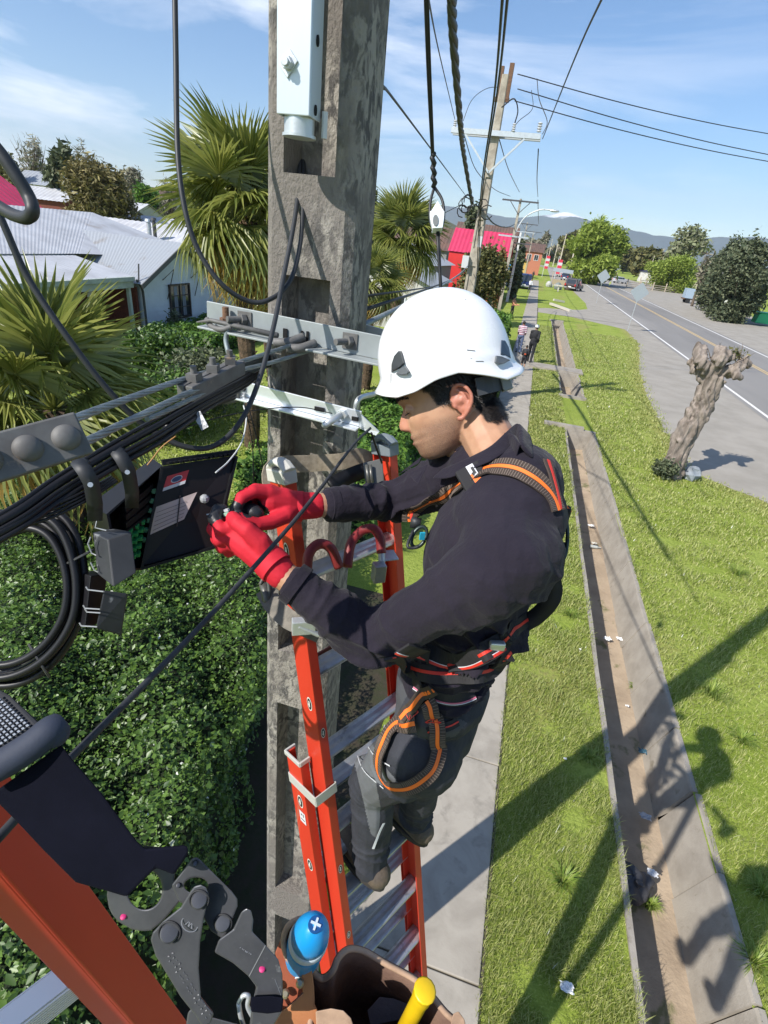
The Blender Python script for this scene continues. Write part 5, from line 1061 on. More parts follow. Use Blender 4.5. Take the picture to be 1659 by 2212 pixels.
# guy strands with clamps, running from the bracket toward the left foreground
def strand(label, pts, r, name='guy_strand', m=M_STR, group='steel strands running left from the pole', lay=7, k=14, n2=6):
    q = smooth_pts(pts, k); mb = MB(); tot = 0; q2 = []; step = r*.9
    acc = [0.0]
    for a, b in zip(q, q[1:]): acc.append(acc[-1]+(b-a).length)
    total = acc[-1]; n = min(420, int(total/(r*1.1))); res = []
    j = 0
    for i in range(n+1):
        s = total*i/n
        while j < len(acc)-2 and acc[j+1] < s: j += 1
        t = (s-acc[j])/max(1e-9, acc[j+1]-acc[j]); res.append((q[j].lerp(q[j+1], t), s))
    for w in range(n2):
        pp = []
        for i, (p, s) in enumerate(res):
            d = (res[min(i+1, n)][0]-res[max(i-1, 0)][0]); x, y, _ = frame(d); a = s/(r*lay)*1.0+w*2*PI/n2; pp.append(p+(x*math.cos(a)+y*math.sin(a))*r*.62)
        mb.tube(pp, r*.42, 5)
    mb.tube([p for p, s in res], r*.5, 5)
    return tag(mb.obj(name, m, None, True), label, 'cable', group)
strand('upper grey steel strand from the long bracket to the big clamp at the left edge', [P(652, 738, 1.42), P(540, 775, 1.2), P(400, 818, .98), P(280, 860, .78), P(175, 899, .60), P(120, 925, .55)], .0052)
strand('second steel strand below it, from the bracket into the three-bolt clamp', [P(668, 758, 1.42), P(590, 782, 1.3), P(520, 800, 1.18), P(430, 838, 1.0), P(395, 852, .95)], .005)
strand('lower steel strand leaving the three-bolt clamp toward the big left clamp', [P(440, 835, 1.0), P(395, 854, .92), P(330, 885, .80), P(260, 918, .70), P(205, 945, .62), P(160, 965, .56)], .0052)
strand('short doubled strand end beside the lower strand', [P(452, 842, 1.02), P(400, 868, .93), P(345, 894, .82), P(318, 905, .78)], .0045)
def clamp(label, a, b, hgt, dep, nb, nuts_up, up, m=M_CLP, r=.012):
    """two-plate guy clamp along a->b"""
    a, b, up = V(a), V(b), V(up); x = (b-a).normalized(); up = (up-x*up.dot(x)).normalized(); z = x.cross(up); t = thing('guy_clamp', label, 'cable clamp', (a+b)/2); R_ = Matrix((x, up, z)).transposed(); l = (b-a).length
    for s in (-1, 1): mb = MB(); mb.box((a+b)/2+z*s*(dep*.27), (l, hgt, dep*.46), R_); mb.obj('plate', m, t, bevel=.002)
    for k in range(nb):
        c = a+x*l*(k+.5)/nb; d_ = up if nuts_up else z; s0 = hgt/2 if nuts_up else dep/2
        mb = MB()
        if nuts_up:
            mb.box(c+d_*(s0+r*.6), (r*1.9, r*1.2, r*1.7), R_ @ Matrix.Rotation(.25*k, 3, 'Y')); mb.cyl(c+d_*s0, c+d_*(s0+r*2.3), r*.55, r*.5, 12)
        else: mb.tube([c+d_*(s0-.001), c+d_*(s0+r*.2), c+d_*(s0+r*.42), c+d_*(s0+r*.58), c+d_*(s0+r*.64)], [r*1.03, r*.99, r*.82, r*.5, r*.12], 32)
        mb.obj('bolt', m, t, 50)
    return t
clamp('big grey two-bolt strand clamp close at the left edge, round bolt heads facing', P(-75, 1010, .50), P(178, 938, .56), .046, .034, 3, False, -ray(60, 1400)+ray(60, 900), r=.0135)
clamp('grey three-bolt strand clamp with square nuts on top, left of the pole', P(400, 850, .96), P(515, 792, 1.14), .030, .034, 3, True, (0, -.25, 1), r=.0125)

# black fibre bundle, straps, and thin drops
def cables(name, label, lines, m=M_BLK, cat='cable bundle', group=None, n=9):
    mb = MB(); 
    for pts, r in lines: mb.tube(smooth_pts(pts, 10), r, n)
    return tag(mb.obj(name, m, None, True), label, cat, group)
def cable1(label, pts, r, m=M_BLK, cat='cable', name='cable', group='black cables left of the pole', n=9):
    mb = MB(); mb.tube(smooth_pts(pts, 12), r, n); return tag(mb.obj(name, m, None, True), label, cat, group)
BND = thing('cable_bundle', 'thick bundle of black cables running from behind the shiny bracket to the left edge', 'cable bundle', P(250, 970, .85))
for i, (o, r) in enumerate([((0, 0), .0068), ((8, 19), .0066), ((15, 31), .0045), ((-5, -13), .0036), ((13, 9), .003)]):
    mb = MB(); mb.tube(smooth_pts([P(560+o[0]*.3, 795+o[1]*.4, 1.5), P(520+o[0]*.4, 822+o[1]*.5, 1.3), P(430+o[0]*.6, 868+o[1]*.7, 1.08), P(330+o[0], 925+o[1], .92), P(235+o[0], 978+o[1], .84), P(120+o[0], 1048+o[1], .77), P(40+o[0], 1104+o[1], .72), P(-60+o[0], 1160+o[1], .68)], 10), r, 10); mb.obj('cable', M_BLK, BND, True)
for i in range(4):
    mb = MB(); mb.tube(smooth_pts([P(240+i*4, 1030+i*3, .86), P(190+i*2, 1058+i*6, .80), P(120, 1090+i*8, .76), P(50, 1112+i*9, .73), P(-40, 1155+i*10, .70)], 8), .0024, 7); mb.obj('thin_cable', M_BLK, BND, True)
for (x, y, d) in ((185, 1012, .80), (265, 985, .87)):
    c = P(x, y, d); w1 = P(x+16, y-8, d); mb = MB(); t_ = (P(x+30, y-17, d+.03)-c).normalized(); 
    pts = [c+ROT.col[1].normalized()*.020*math.cos(a)+ROT.col[2].normalized()*.020*math.sin(a)+ROT.col[0].normalized()*.004*math.cos(a) for a in [k*PI/6-.9 for k in range(9)]]
    mb.ribbon([P(x-5, y-20, d-.01), P(x-14, y-8, d-.025), P(x-2, y+4, d-.035), P(x+12, y+30, d-.02), P(x+20, y+75, d+.0), P(x+20, y+110, d+.05)], .022, [ray(x, y)*-1]*6, .003); mb.obj('strap', M_GPL, BND, True)
    mb = MB(); mb.cyl(P(x+10, y+35, d-.021), P(x+10, y+35, d-.03), .004, .004, 8); mb.obj('rivet', M_GALV, BND)
cable1('dark dead-end sleeve of the bundle beside the pole, upper', [P(480, 808, 1.3), P(545, 782, 1.42), P(582, 766, 1.55)], .013, mat('dark_sleeve', (.05, .06, .06), .35))
cable1('dark dead-end sleeve of the bundle beside the pole, lower', [P(500, 822, 1.32), P(550, 796, 1.42), P(584, 785, 1.55)], .011, mat('dark_sleeve', (.05, .06, .06), .35))
cable1('taped cable tail between bundle and shiny bracket', [P(360, 925, .97), P(420, 892, 1.1), P(460, 872, 1.25), P(505, 855, 1.36)], .010)
cable1('hanging cable loop from the top edge round and up into the cable guard', [P(377, -60, 1.06), P(380, 120, 1.08), P(384, 330, 1.1), P(400, 455, 1.12), P(430, 545, 1.15), P(480, 615, 1.18), P(535, 650, 1.22), P(580, 648, 1.24), P(625, 610, 1.27), P(648, 530, 1.3), P(655, 420, 1.32), P(656, 290, 1.36)], .0058, M_GCB)
cable1('grey cable sweeping from the left edge down past the clamp and up the pole', [P(-50, 380, .80), P(0, 468, .82), P(60, 600, .86), P(150, 735, .9), P(240, 850, .95), P(320, 925, 1.0), P(400, 965, 1.03), P(465, 962, 1.06), P(520, 910, 1.1), P(560, 820, 1.15), P(590, 710, 1.2), P(612, 600, 1.25), P(640, 450, 1.3), P(652, 290, 1.36)], .0058, M_GCB)
cable1('thick grey cable end curling in a tight hook at the left edge', [P(-60, 260, .62), P(0, 330, .63), P(35, 380, .64), P(62, 425, .65), P(70, 455, .65), P(58, 470, .66), P(30, 465, .67), P(-5, 445, .68), P(-60, 415, .70)], .0082, M_GCB)
cable1('thin line from the shiny bracket sweeping to the left over the lawn', [P(718, 893, 1.32), P(650, 880, 1.3), P(560, 885, 1.2), P(460, 905, 1.1), P(370, 935, 1.0)], .0013)
cable1('thin white drop fibre curling down from the shiny bracket to the open lid', [P(526, 876, 1.2), P(532, 905, 1.15), P(522, 955, 1.1), P(495, 995, 1.05), P(466, 1021, 1.0)], .0016, mat('white_fibre', (.6, .62, .6), .5))
cable1('thin orange-brown fibre from the bundle to the box top', [P(380, 942, .98), P(350, 965, .97), P(330, 990, .97), P(318, 1005, .97)], .0012, mat('amber_fibre', (.4, .2, .06), .5))
cable1('two thin dark threads hanging beside the pole, left', [P(528, 870, 1.35), P(545, 960, 1.4), P(548, 1050, 1.45), P(556, 1160, 1.5)], .0016)
cable1('two thin dark threads hanging beside the pole, right', [P(534, 868, 1.35), P(560, 970, 1.4), P(575, 1050, 1.45), P(590, 1130, 1.5)], .0016)
cable1('diagonal dark rope from the shiny bracket across the red gloves to the lower left', [P(800, 925, 1.38), P(766, 958, 1.25), P(700, 1045, 1.02), P(640, 1120, .88), P(560, 1212, .76), P(440, 1345, .64), P(300, 1490, .53), P(150, 1640, .44), P(60, 1740, .39), P(-40, 1850, .35)], .0036, name='rope', m=mat('dark_rope', (.035, .038, .042), .7, col2=(.02, .02, .025), scale=60), cat='rope', group=None)
cable1('thin dark cord from the bracket tongue down behind the right ladder rail', [P(802, 935, 1.36), P(812, 965, 1.4), P(825, 1000, 1.45)], .003)
TAGo = tag(MB().slab([P(413, 893, 1.05), P(432, 888, 1.05), P(450, 922, 1.03), P(436, 930, 1.03)], (0, 1, 0), .001).obj('cable_tag', mat('white_tag', (.6, .62, .64), .6, col2=(.25, .26, .27), scale=90, lo=.5, hi=.55)), 'white printed tag wrapped on a cable left of the shiny bracket', 'tag')
# strands leaving right of the pole, passing behind the helmet
for i, (a, b, r, lb) in enumerate([((790, 700), (1012, 572), .010, 'grey strand bundle right of the pole rising behind the helmet, upper'), ((790, 668), (1005, 585), .007, 'grey cable right of the pole rising behind the helmet, middle'), ((785, 640), (990, 600), .005, 'thin cable right of the pole behind the helmet, lower')]):
    p0 = P(*a, 1.7); p1 = AY(b[0], b[1], 18.0); mb = MB(); mb.tube([p0.lerp(p1, k/14)+V((0, 0, -.25*4*(k/14)*(1-k/14)*(.2 if i else .3))) for k in range(15)], r, 7); tag(mb.obj('cable', M_STR if i == 0 else M_GCB, None, True), lb, 'cable', 'cables running from the near pole to the leaning pole')

# black terminal box with open lid
BX = thing('terminal_box', 'open black fibre terminal box with red sticker and paper label inside its lid', 'terminal box', P(300, 1120, 1.0))
A, B, Cc, Dd = P(198, 1094, .96), P(328, 994, 1.06), P(348, 1010, 1.02), P(236, 1112, .91)
dnv = (P(262, 1235, .93)-Dd); dnv2 = (P(305, 1226, 1.02)-Cc)
mb = MB(); mb.add([A, B, Cc, Dd, A+dnv*.96, B+dnv2*.9, Cc+dnv2, Dd+dnv], [(0, 1, 2, 3), (0, 3, 7, 4), (1, 5, 6, 2), (0, 4, 5, 1), (4, 7, 6, 5)]); sh_ = mb.obj('shell', M_BPL, BX)
sf = sh_.modifiers.new('thick', 'SOLIDIFY'); sf.thickness = .005; sf.offset = -1
def inner(u, v, w=0.0):      # point inside the opening: u from D to C, v downwards, w depth into the box
    p = (Dd.lerp(Cc, u)).lerp((Dd+dnv).lerp(Cc+dnv2, u), v); q = (A.lerp(B, u)).lerp((A+dnv*.96).lerp(B+dnv2*.9, u), v); return p.lerp(q, w)
for k in range(4):
    v_ = .12+.11*k; mb = MB(); mb.slab([inner(.25, v_, .35), inner(.85, v_, .35), inner(.88, v_, .05), inner(.3, v_, .05)], (0, 0, -1), .012); mb.obj('tray', M_BPL, BX)
M_GRN = mat('green_adapter', (.02, .22, .07), .35)
for r_ in range(5):
    for c_ in range(3):
        q = inner(.42+.17*c_, .50+.09*r_, .12); mb = MB(); mb.box(q, (.011, .014, .008), Matrix.Rotation(.5, 3, 'Z')); mb.obj('green_adapter', M_GRN, BX, bevel=.001)
for r_ in range(6): q = inner(.95, .22+.1*r_, .02); mb = MB(); mb.box(q, (.010, .006, .009)); mb.obj('green_clip', mat('green_clip', (.20, .45, .26), .4), BX)
L1, L2, L3, L4 = Cc, P(508, 986, 1.10), P(462, 1180, 1.08), P(304, 1226, 1.02)
ln = ((L2-L1).cross(L4-L1)).normalized(); ln = ln if ln.dot(CAM-L1) > 0 else -ln
mb = MB(); mb.slab([L1, L2, L3, L4], -ln, .006); lid = mb.obj('lid', mat('lid_plastic', (.009, .006, .006), .45, spec=.3), BX, bevel=.001)
def lidp(u, v, o=.001): return L1.lerp(L2, u).lerp(L4.lerp(L3, u), v)+ln*o
mb = MB()
for (a, b) in (((0, 0), (1, 0)), ((1, 0), (1, 1)), ((1, 1), (0, 1)), ((0, 1), (0, 0))): mb.bar(lidp(*a, .006), lidp(*b, .006), .005, .014, ln)
mb.obj('lid_rim', M_BPL, lid)
mb = MB()
for k in range(14): mb.bar(lidp(.06+.066*k, -.04, .0), lidp(.09+.066*k, -.04, .018), .007, .004)
mb.bar(lidp(0, -.05, .0), lidp(1, -.05, .0), .012, .012, ln); mb.obj('hinge', M_BPL, lid)
mb = MB(); mb.add([lidp(.10, .10), lidp(.38, .07), lidp(.36, .21), lidp(.08, .25)], [(3, 2, 1, 0)]); mb.obj('red_sticker', mat('sticker_red', (.55, .03, .03), .4), lid)
mb = MB(); mb.add([lidp(.085, .215, .0016), lidp(.365, .175, .0016), lidp(.36, .21, .0016), lidp(.08, .25, .0016)], [(3, 2, 1, 0)])
cs, xx_, yy_ = lidp(.235, .145, .002), (lidp(.34, .14)-lidp(.14, .16)), (lidp(.24, .10)-lidp(.23, .19))
mb.add([cs+xx_*.36*math.cos(a)+yy_*.38*math.sin(a) for a in [k*PI/10 for k in range(20)]], [tuple(range(20))]); mb.obj('sticker_white', mat('sticker_white', (.6, .6, .62), .4), lid)
mb = MB(); mb.add([cs+ln*.0004+xx_*.31*math.cos(a)+yy_*.30*math.sin(a) for a in [k*PI/10 for k in range(20)]], [tuple(range(20))]); mb.obj('sticker_oval', mat('sticker_navy', (.03, .05, .13), .4), lid)
mb = MB(); mb.add([lidp(.04, .40), lidp(.56, .33), lidp(.46, .60), lidp(.0+.02, .68)], [(3, 2, 1, 0)]); mb.obj('paper_label', mat('paper_label', (.52, .42, .40), .7), lid)
mb = MB(); mb.bar(lidp(.33, .33, .002), lidp(.38, .66, .002), .002, .0012, ln)
for k in range(5): mb.bar(lidp(.06, .46+.045*k, .0016), lidp(.44, .41+.04*k, .0016), .0006, .0004, ln)
mb.obj('label_lines', mat('ink', (.05, .04, .04), .7), lid)
mb = MB(); mb.ell(lidp(.68, .42, .006), (.010, .010, .010), None, 9, 6); mb.obj('knob', mat('clear_knob', (.35, .36, .37), .2), lid)
mb = MB(); a_, b_, c_, d_ = P(200, 1150, .88), P(233, 1166, .86), P(284, 1148, .88), P(240, 1140, .93)
dz = P(214, 1252, .87)-P(203, 1152, .88); mb.add([a_, b_, c_, d_, a_+dz*.9, b_+dz, c_+dz*.9, d_+dz], [(0, 1, 2, 3), (0, 4, 5, 1), (1, 5, 6, 2), (2, 6, 7, 3), (0, 3, 7, 4), (4, 7, 6, 5)]); mb.obj('splice_cover', M_GPL, BX, bevel=.002)
mb = MB(); a_, b_, c_, d_ = P(172, 1236, .88), P(196, 1244, .86), P(232, 1240, .9), P(200, 1232, .93); dz = P(160, 1344, .88)-P(172, 1236, .88)
mb.add([a_, b_, c_, d_, a_+dz, b_+dz, c_+dz, d_+dz], [(0, 1, 2, 3), (0, 4, 5, 1), (1, 5, 6, 2), (2, 6, 7, 3), (0, 3, 7, 4), (4, 7, 6, 5)]); mb.obj('cable_entry', M_BPL, BX, bevel=.002)
mb = MB(); mb.slab([P(224, 1275, .86), P(276, 1282, .88), P(262, 1372, .89), P(207, 1358, .86)], ray(240, 1300), .025); mb.obj('cable_entry_cover', M_GPL, BX, bevel=.002)
mb = MB()
for (x0, y0, x1, y1) in ((186, 1268, 224, 1278), (180, 1308, 216, 1316), (184, 1316, 217, 1324), (172, 1346, 210, 1354)): mb = MB(); mb.tube([P(x0, y0, .855), P(x0+4, y0+6, .85), P(x1, y1, .85)], .0013, 6); mb.obj('wire_latch', mat('latch_wire', (.35, .36, .36), .4, .5), BX)
for q in ([(203, 1108), (210, 1122), (206, 1140), (230, 1146)], [(196, 1160), (190, 1175), (198, 1195), (208, 1200)], [(196, 1215), (204, 1232), (212, 1236)]): mb = MB(); mb.tube([P(x, y, .86) for x, y in q], .0012, 6); mb.obj('wire_latch', mat('latch_wire', (.35, .36, .36), .4, .5), BX)
pass
# coil of slack cable
CO = thing('cable_coil', 'black coil of slack cable hanging at the left edge under the terminal box', 'cable coil', P(0, 1300, .88))
base = [(30, 1108), (90, 1098), (140, 1125), (172, 1185), (184, 1262), (172, 1340), (130, 1412), (70, 1462), (0, 1482), (-80, 1465), (-150, 1400), (-185, 1300), (-170, 1200), (-110, 1135), (-40, 1108)]
for k in range(6):
    ce = V((0, 1295)); s_ = 1.0-.045*k; ph = (k*.7)
    pp = [P(0+(x-0)*s_+3*math.sin(ph+i), 1292+(y-1292)*s_+3*math.cos(ph*2+i), .88+.018*math.sin(k*2.1)) for i, (x, y) in enumerate(base)]
    mb = MB(); mb.tube(smooth_pts(pp+[pp[0]], 6), .0068, 9); mb.obj('cable', M_BLK, CO, True)
for (x, y) in ((92, 1440), (178, 1200)):
    c = P(x, y, .88); rd = (c-P(0, 1292, .88)).normalized(); tg = ray(x, y).normalized(); mb = MB(); mb.tube([c+rd*(.033*math.cos(a)-.012)+tg*.022*math.sin(a) for a in [k*PI/8 for k in range(17)]], .0022, 6); mb.obj('tie', mat('cable_tie', (.05, .05, .05), .35), CO)

# ================================================================ WORKER'S LADDER
NL = V((.858, -.513, 0)); RU = V((.513, .858, 0)).normalized()      # away from pole / rung direction
TLp = V((-.524, 1.076, 4.548)); TRp = V((-.322, 1.408, 4.548))
mid = (TLp+TRp)/2; hw = (TRp-TLp).length/2
DN = (NL*.25+V((0, 0, -1))).normalized(); PN = DN.cross(RU).normalized()
if PN.dot(NL) < 0: PN = -PN      # outward normal of the ladder plane (towards climber)
def lad_pt(s, off=0.0, dep=0.0): return mid+DN*s+RU*off+PN*dep
LD = thing('extension_ladder', 'red-orange fibreglass extension ladder the worker stands on, leaning on the pole', 'ladder', lad_pt(4.68))
def rail(parent, s0, s1, off, dep, inward, cap=True, capm=None):
    mb = MB(); d_ = .076; th = .005; fl = .030; a, b = lad_pt(s0, off, dep), lad_pt(s1, off, dep)
    def bx(c0, c1, u, wu, v, wv):
        vs = []
        for p in (c0, c1):
            for su, sv in ((-1, -1), (1, -1), (1, 1), (-1, 1)): vs.append(p+u*su*wu/2+v*sv*wv/2)
        mb.add(vs, [(3, 2, 1, 0), (4, 5, 6, 7), (0, 1, 5, 4), (1, 2, 6, 5), (2, 3, 7, 6), (3, 0, 4, 7)])
    bx(a, b, RU, th, PN, d_)
    for sg in (-1, 1): o = RU*inward*fl/2+PN*sg*(d_/2-th/2); bx(a+o, b+o, RU, fl-.0005, PN, th)
    r_ = mb.obj('rail', M_ORG, parent, bevel=.0018)
    if cap:
        m2 = MB(); c = a+RU*inward*.012; 
        m2.box(c-DN*(-.012), (.040, .082, .034), Matrix((RU, PN, DN)).transposed()); m2.tube([c+PN*-.041-DN*.004, c-DN*.020+PN*-.02, c-DN*.024, c-DN*.020+PN*.02, c+PN*.041-DN*.004], .020, 8, ell=(1, .6)); m2.obj('end_cap', capm or M_CER, r_, bevel=.003)
    return r_
M_CAPG = mat('end_cap_grey', (.52, .51, .46), .5); M_CAPD = mat('end_cap_dark', (.17, .20, .22), .45)
S1 = 4.70
rail(LD, 0, 3.7, -hw, 0, 1, capm=M_CAPG); rail(LD, 0, 3.7, hw, 0, -1, capm=M_CAPD)
SB = .92; wb_ = hw+.042; DB = -.062
rail(LD, SB, S1, -wb_, DB, 1, False); rail(LD, SB-.1, S1, wb_, DB, -1, False)
def rung(s, w, dep, tilt=.0):
    a, b = lad_pt(s, -w, dep), lad_pt(s, w, dep); mb = MB(); n = 5; pr_ = []
    for k in range(16):
        an = 2*PI*k/16; u = .021*math.cos(an); v = .0145*math.sin(an); 
        if v > .006: v = .008+.0012*(k % 2)
        pr_.append((u, v))
    up = (V((0, 0, 1))-RU*0).normalized(); fw_ = RU.cross(up).normalized(); vs = [p+fw_*u*1.45+up*v*1.1 for p in (a, b) for u, v in pr_]
    mb.add(vs, [(k, (k+1) % 16, 16+(k+1) % 16, 16+k) for k in range(16)]+[tuple(range(16)), tuple(range(16, 32))[::-1]]); mb.obj('rung', M_ALU, LD)
rs = [.30+.305*k for k in range(12)]
for s in rs: rung(s, hw-.003, .0)
for k in range(12): rung(SB+.19+.305*k, wb_-.003, DB)
M_OVAL = mat('label_white', (.62, .60, .54), .5); M_INK = mat('label_black', (.02, .02, .02), .5)
def oval_label(s, off, dep, face, r=(.012, .024), ink=None):
    """oval rung number sticker on the rail: face = outward normal"""
    c = lad_pt(s, off, dep)+face*.0008; x = DN.cross(face).normalized(); mb = MB(); mb.add([c+x*r[0]*math.cos(a)+DN*r[1]*math.sin(a) for a in [k*PI/9 for k in range(18)]], [tuple(range(18))]); o = mb.obj('label', M_OVAL, LD)
    mb = MB(); mb.add([c+face*.0005+x*r[0]*.8*math.cos(a)+DN*r[1]*.82*math.sin(a) for a in [k*PI/9 for k in range(18)]], [tuple(range(18))]); mb.obj('label_ink', M_INK, o)
    mb = MB(); mb.bar(c+face*.001-DN*r[1]*.45, c+face*.001+DN*r[1]*.4, r[0]*.45, .0004, face); mb.bar(c+face*.001+x*r[0]*.4, c+face*.001+x*r[0]*.1+DN*r[1]*.45, r[0]*.3, .0004, face); mb.obj('label_mark', M_OVAL, o)
oval_label(.215, -hw-.003, .0, -RU); oval_label(.70, -hw-.003, .012, -RU)
oval_label(.80, -hw+.013, .0385, PN, (.008, .018)); oval_label(1.36, -hw+.013, .0385, PN, (.008, .018)); oval_label(1.68, -hw+.013, .0385, PN, (.008, .018))
for s in (1.09, 1.37, 1.68): oval_label(s, -wb_-.003, DB+.008, -RU, (.014, .026))
c = lad_pt(1.155, -wb_-.0035, DB+.008); x = DN.cross(-RU).normalized(); mb = MB(); mb.slab([c-x*.016-DN*.02, c+x*.016-DN*.02, c+x*.016+DN*.026, c-x*.016+DN*.026], -RU, .0006); o = mb.obj('warning_label', mat('sticker_white', (.6, .6, .62), .4), LD)
mb = MB(); 
for (u, v, w, h) in ((-.006, -.008, .004, .012), (.004, -.008, .006, .006), (0, .012, .022, .003)): mb.bar(c+x*u+DN*(v-h/2)-RU*.001, c+x*u+DN*(v+h/2)-RU*.001, w, .0004, -RU)
mb.obj('label_print', M_INK, o)
# pale guide brackets where the sections overlap
def guide(s, w):
    mb = MB(); o_ = V((0, 0, 0)); d0_, d1_ = DB-.040, .043; x0 = -wb_-.004; x1 = -hw+.034
    for (u0, v0, u1, v1) in ((x0, d0_, x0, d1_), (x0, d1_, x1, d1_), (x0, d0_, x0+.02, d0_), (x1, d1_, x1, d1_-.018)):
        a = lad_pt(s, u0, v0); b = lad_pt(s, u1, v1); mb.bar(a, b, w, .004, (b-a).cross(DN))
    mb.obj('guide_bracket', mat('pale_bracket', (.50, .49, .45), .5, .2), LD, bevel=.001)
guide(SB+.10, .036)
mb = MB(); c = lad_pt(SB, -wb_+.012, DB); [mb.bar(c+RU*a0+PN*b0, c+RU*a1+PN*b1, .007, .016, DN) for a0, b0, a1, b1 in ((-.016, -.042, -.016, .042), (-.016, -.040, .022, -.040), (-.016, .040, .022, .040))]; mb.obj('rail_cap', mat('pale_bracket', (.50, .49, .45), .5, .2), LD, bevel=.002)
# strap round the pole with buckle plate, red rubber pole grip
mb = MB(); zs_ = 4.50
mb.ribbon(smooth_pts([lad_pt(.09, -hw-.006, -.02), V((-.60, 1.20, 4.49)), V((-.52, 1.30, 4.485)), V((-.445, 1.345, 4.49)), V((-.40, 1.39, 4.50)), lad_pt(.07, hw-.01, -.05)], 6), .05, [V((.7, -.7, 0.2))]*31, .003)
mb.obj('pole_strap', mat('tan_strap', (.36, .30, .22), .8, col2=(.24, .20, .14), scale=60), LD)
mb = MB(); c = P(765, 1035, 1.50); mb.ribbon(smooth_pts([P(712, 1052, 1.42), P(735, 1038, 1.45), P(770, 1022, 1.5), P(800, 1012, 1.53)], 5), .045, ray(760, 1030)*-1, .010); mb.obj('strap_cover', M_BPL, LD, True)
mb = MB(); mb.slab([P(784, 1000, 1.46), P(826, 990, 1.46), P(830, 1042, 1.46), P(790, 1048, 1.46)], ray(800, 1020), .02); mb.obj('buckle_plate', mat('gunmetal', (.13, .13, .12), .4, .5), LD, bevel=.002)
mb = MB(); mb.tube([P(792, 1004, 1.448), P(797, 1046, 1.448)], .006, 8); mb.tube([P(800, 1004, 1.448), P(804, 1046, 1.448)], .005, 8); mb.obj('roller', mat('gunmetal', (.13, .13, .12), .4, .5), LD, True)
M_RRB = mat('red_rubber', (.22, .018, .022), .55, col2=(.17, .015, .018), scale=12)
mb = MB(); mb.tube(smooth_pts([P(662, 1235, 1.30), P(668, 1195, 1.30), P(690, 1175, 1.32), P(715, 1185, 1.34), P(732, 1225, 1.36)], 8), .0135, 12); mb.tube(smooth_pts([P(750, 1225, 1.38), P(758, 1175, 1.40), P(780, 1148, 1.42), P(805, 1142, 1.42), P(820, 1160, 1.42), P(824, 1195, 1.42)], 8), .0135, 12); mb.obj('pole_grip', M_RRB, LD, True)
mb = MB(); mb.cyl(P(824, 1190, 1.42), P(825, 1215, 1.42), .010, .010, 12); mb.box(P(838, 1200, 1.44), (.05, .05, .004), Matrix.Rotation(.6, 3, 'Z')); mb.box(P(818, 1236, 1.41), (.034, .03, .055), Matrix.Rotation(.6, 3, 'Z')); mb.obj('grip_bracket', M_ALU, LD, bevel=.002)
mb = MB(); mb.bar(lad_pt(.62, -hw+.01, -.045), lad_pt(.62, hw-.01, -.045), .05, .006, PN); mb.obj('cross_plate', mat('red_plate', (.14, .02, .02), .5), LD)
# clamp and strap lower on the rail, round the pole
mb = MB(); sL = .66
mb.ribbon(smooth_pts([P(572, 1275, 1.16), P(590, 1305, 1.13), P(620, 1335, 1.11), P(650, 1350, 1.11), P(690, 1368, 1.16)], 6), .042, ray(620, 1320)*-1, .004); mb.obj('lashing_strap', mat('grey_strap', (.20, .18, .15), .8, col2=(.13, .12, .10), scale=50), LD)
mb = MB(); mb.tube([P(568, 1258, 1.15), P(574, 1285, 1.14), P(578, 1318, 1.14)], .010, 8); mb.tube(smooth_pts([P(562, 1262, 1.14), P(570, 1250, 1.14), P(580, 1262, 1.14), P(582, 1300, 1.14)]), .004, 6); mb.obj('strap_hook', mat('gunmetal', (.13, .13, .12), .4, .5), LD, True)
mb = MB(); mb.box(P(656, 1352, 1.09), (.05, .02, .036), Matrix.Rotation(.5, 3, 'Z')); mb.cyl(P(645, 1352, 1.08), P(690, 1372, 1.10), .006, .006, 10); mb.obj('strap_buckle', M_GALV, LD, bevel=.002)
for s in (-1, 1): mb = MB(); mb.box(lad_pt(S1-.04, s*wb_, DB), (.05, .11, .12), Matrix((RU, PN, DN)).transposed()); mb.obj('foot', mat('rubber_foot', (.03, .03, .03), .8), LD, bevel=.005)
# ================================================================ THE WORKER
from mathutils.bvhtree import BVHTree
MAN = thing('person', 'lineworker in white helmet, dark jacket, red gloves and orange-trimmed harness on the ladder', 'person', (-.1, 1.05, 3.08))
# head frame, measured from the profile: forward, left (towards the camera), up
_w = ray(985, 880).normalized(); _r = (ROT.col[0]-_w*ROT.col[0].dot(_w)).normalized(); _u = _r.cross(_w).normalized()
HF = (-_r*.951-_u*.309).normalized(); HU = (-_r*.309+_u*.951).normalized(); HL = -_w
HO = P(984, 873, 1.09)-HL*0.0     # ear-canal axis, head centre plane
HO = P(984, 873, 1.085)
def hd(x, y, z): return HO+HF*x+HL*y+HU*z
HM = Matrix((HF, HL, HU)).transposed()
prof = [(-.097, .086, .040, .026), (-.090, .098, .020, .036), (-.081, .1035, .005, .044), (-.069, .1055, -.005, .052), (-.058, .1085, -.015, .057), (-.053, .111, -.02, .059), (-.048, .1085, -.025, .061), (-.043, .1105, -.03, .062), (-.036, .111, -.04, .064), (-.029, .107, -.05, .066),
        (-.018, .1065, -.07, .069), (-.006, .1065, -.082, .071), (.010, .1065, -.092, .0725), (.020, .105, -.095, .073), (.029, .108, -.097, .0735), (.036, .116, -.098, .0745), (.043, .1185, -.099, .076), (.055, .117, -.10, .077), (.070, .112, -.099, .0775), (.09, .10, -.093, .075), (.11, .082, -.08, .066), (.125, .058, -.06, .05), (.135, .03, -.035, .03), (.139, .002, -.004, .006)]
def lerp_prof(z): 
    zz = [p[0] for p in prof]; return [float(np.interp(z, zz, [p[k] for p in prof])) for k in (1, 2, 3)]
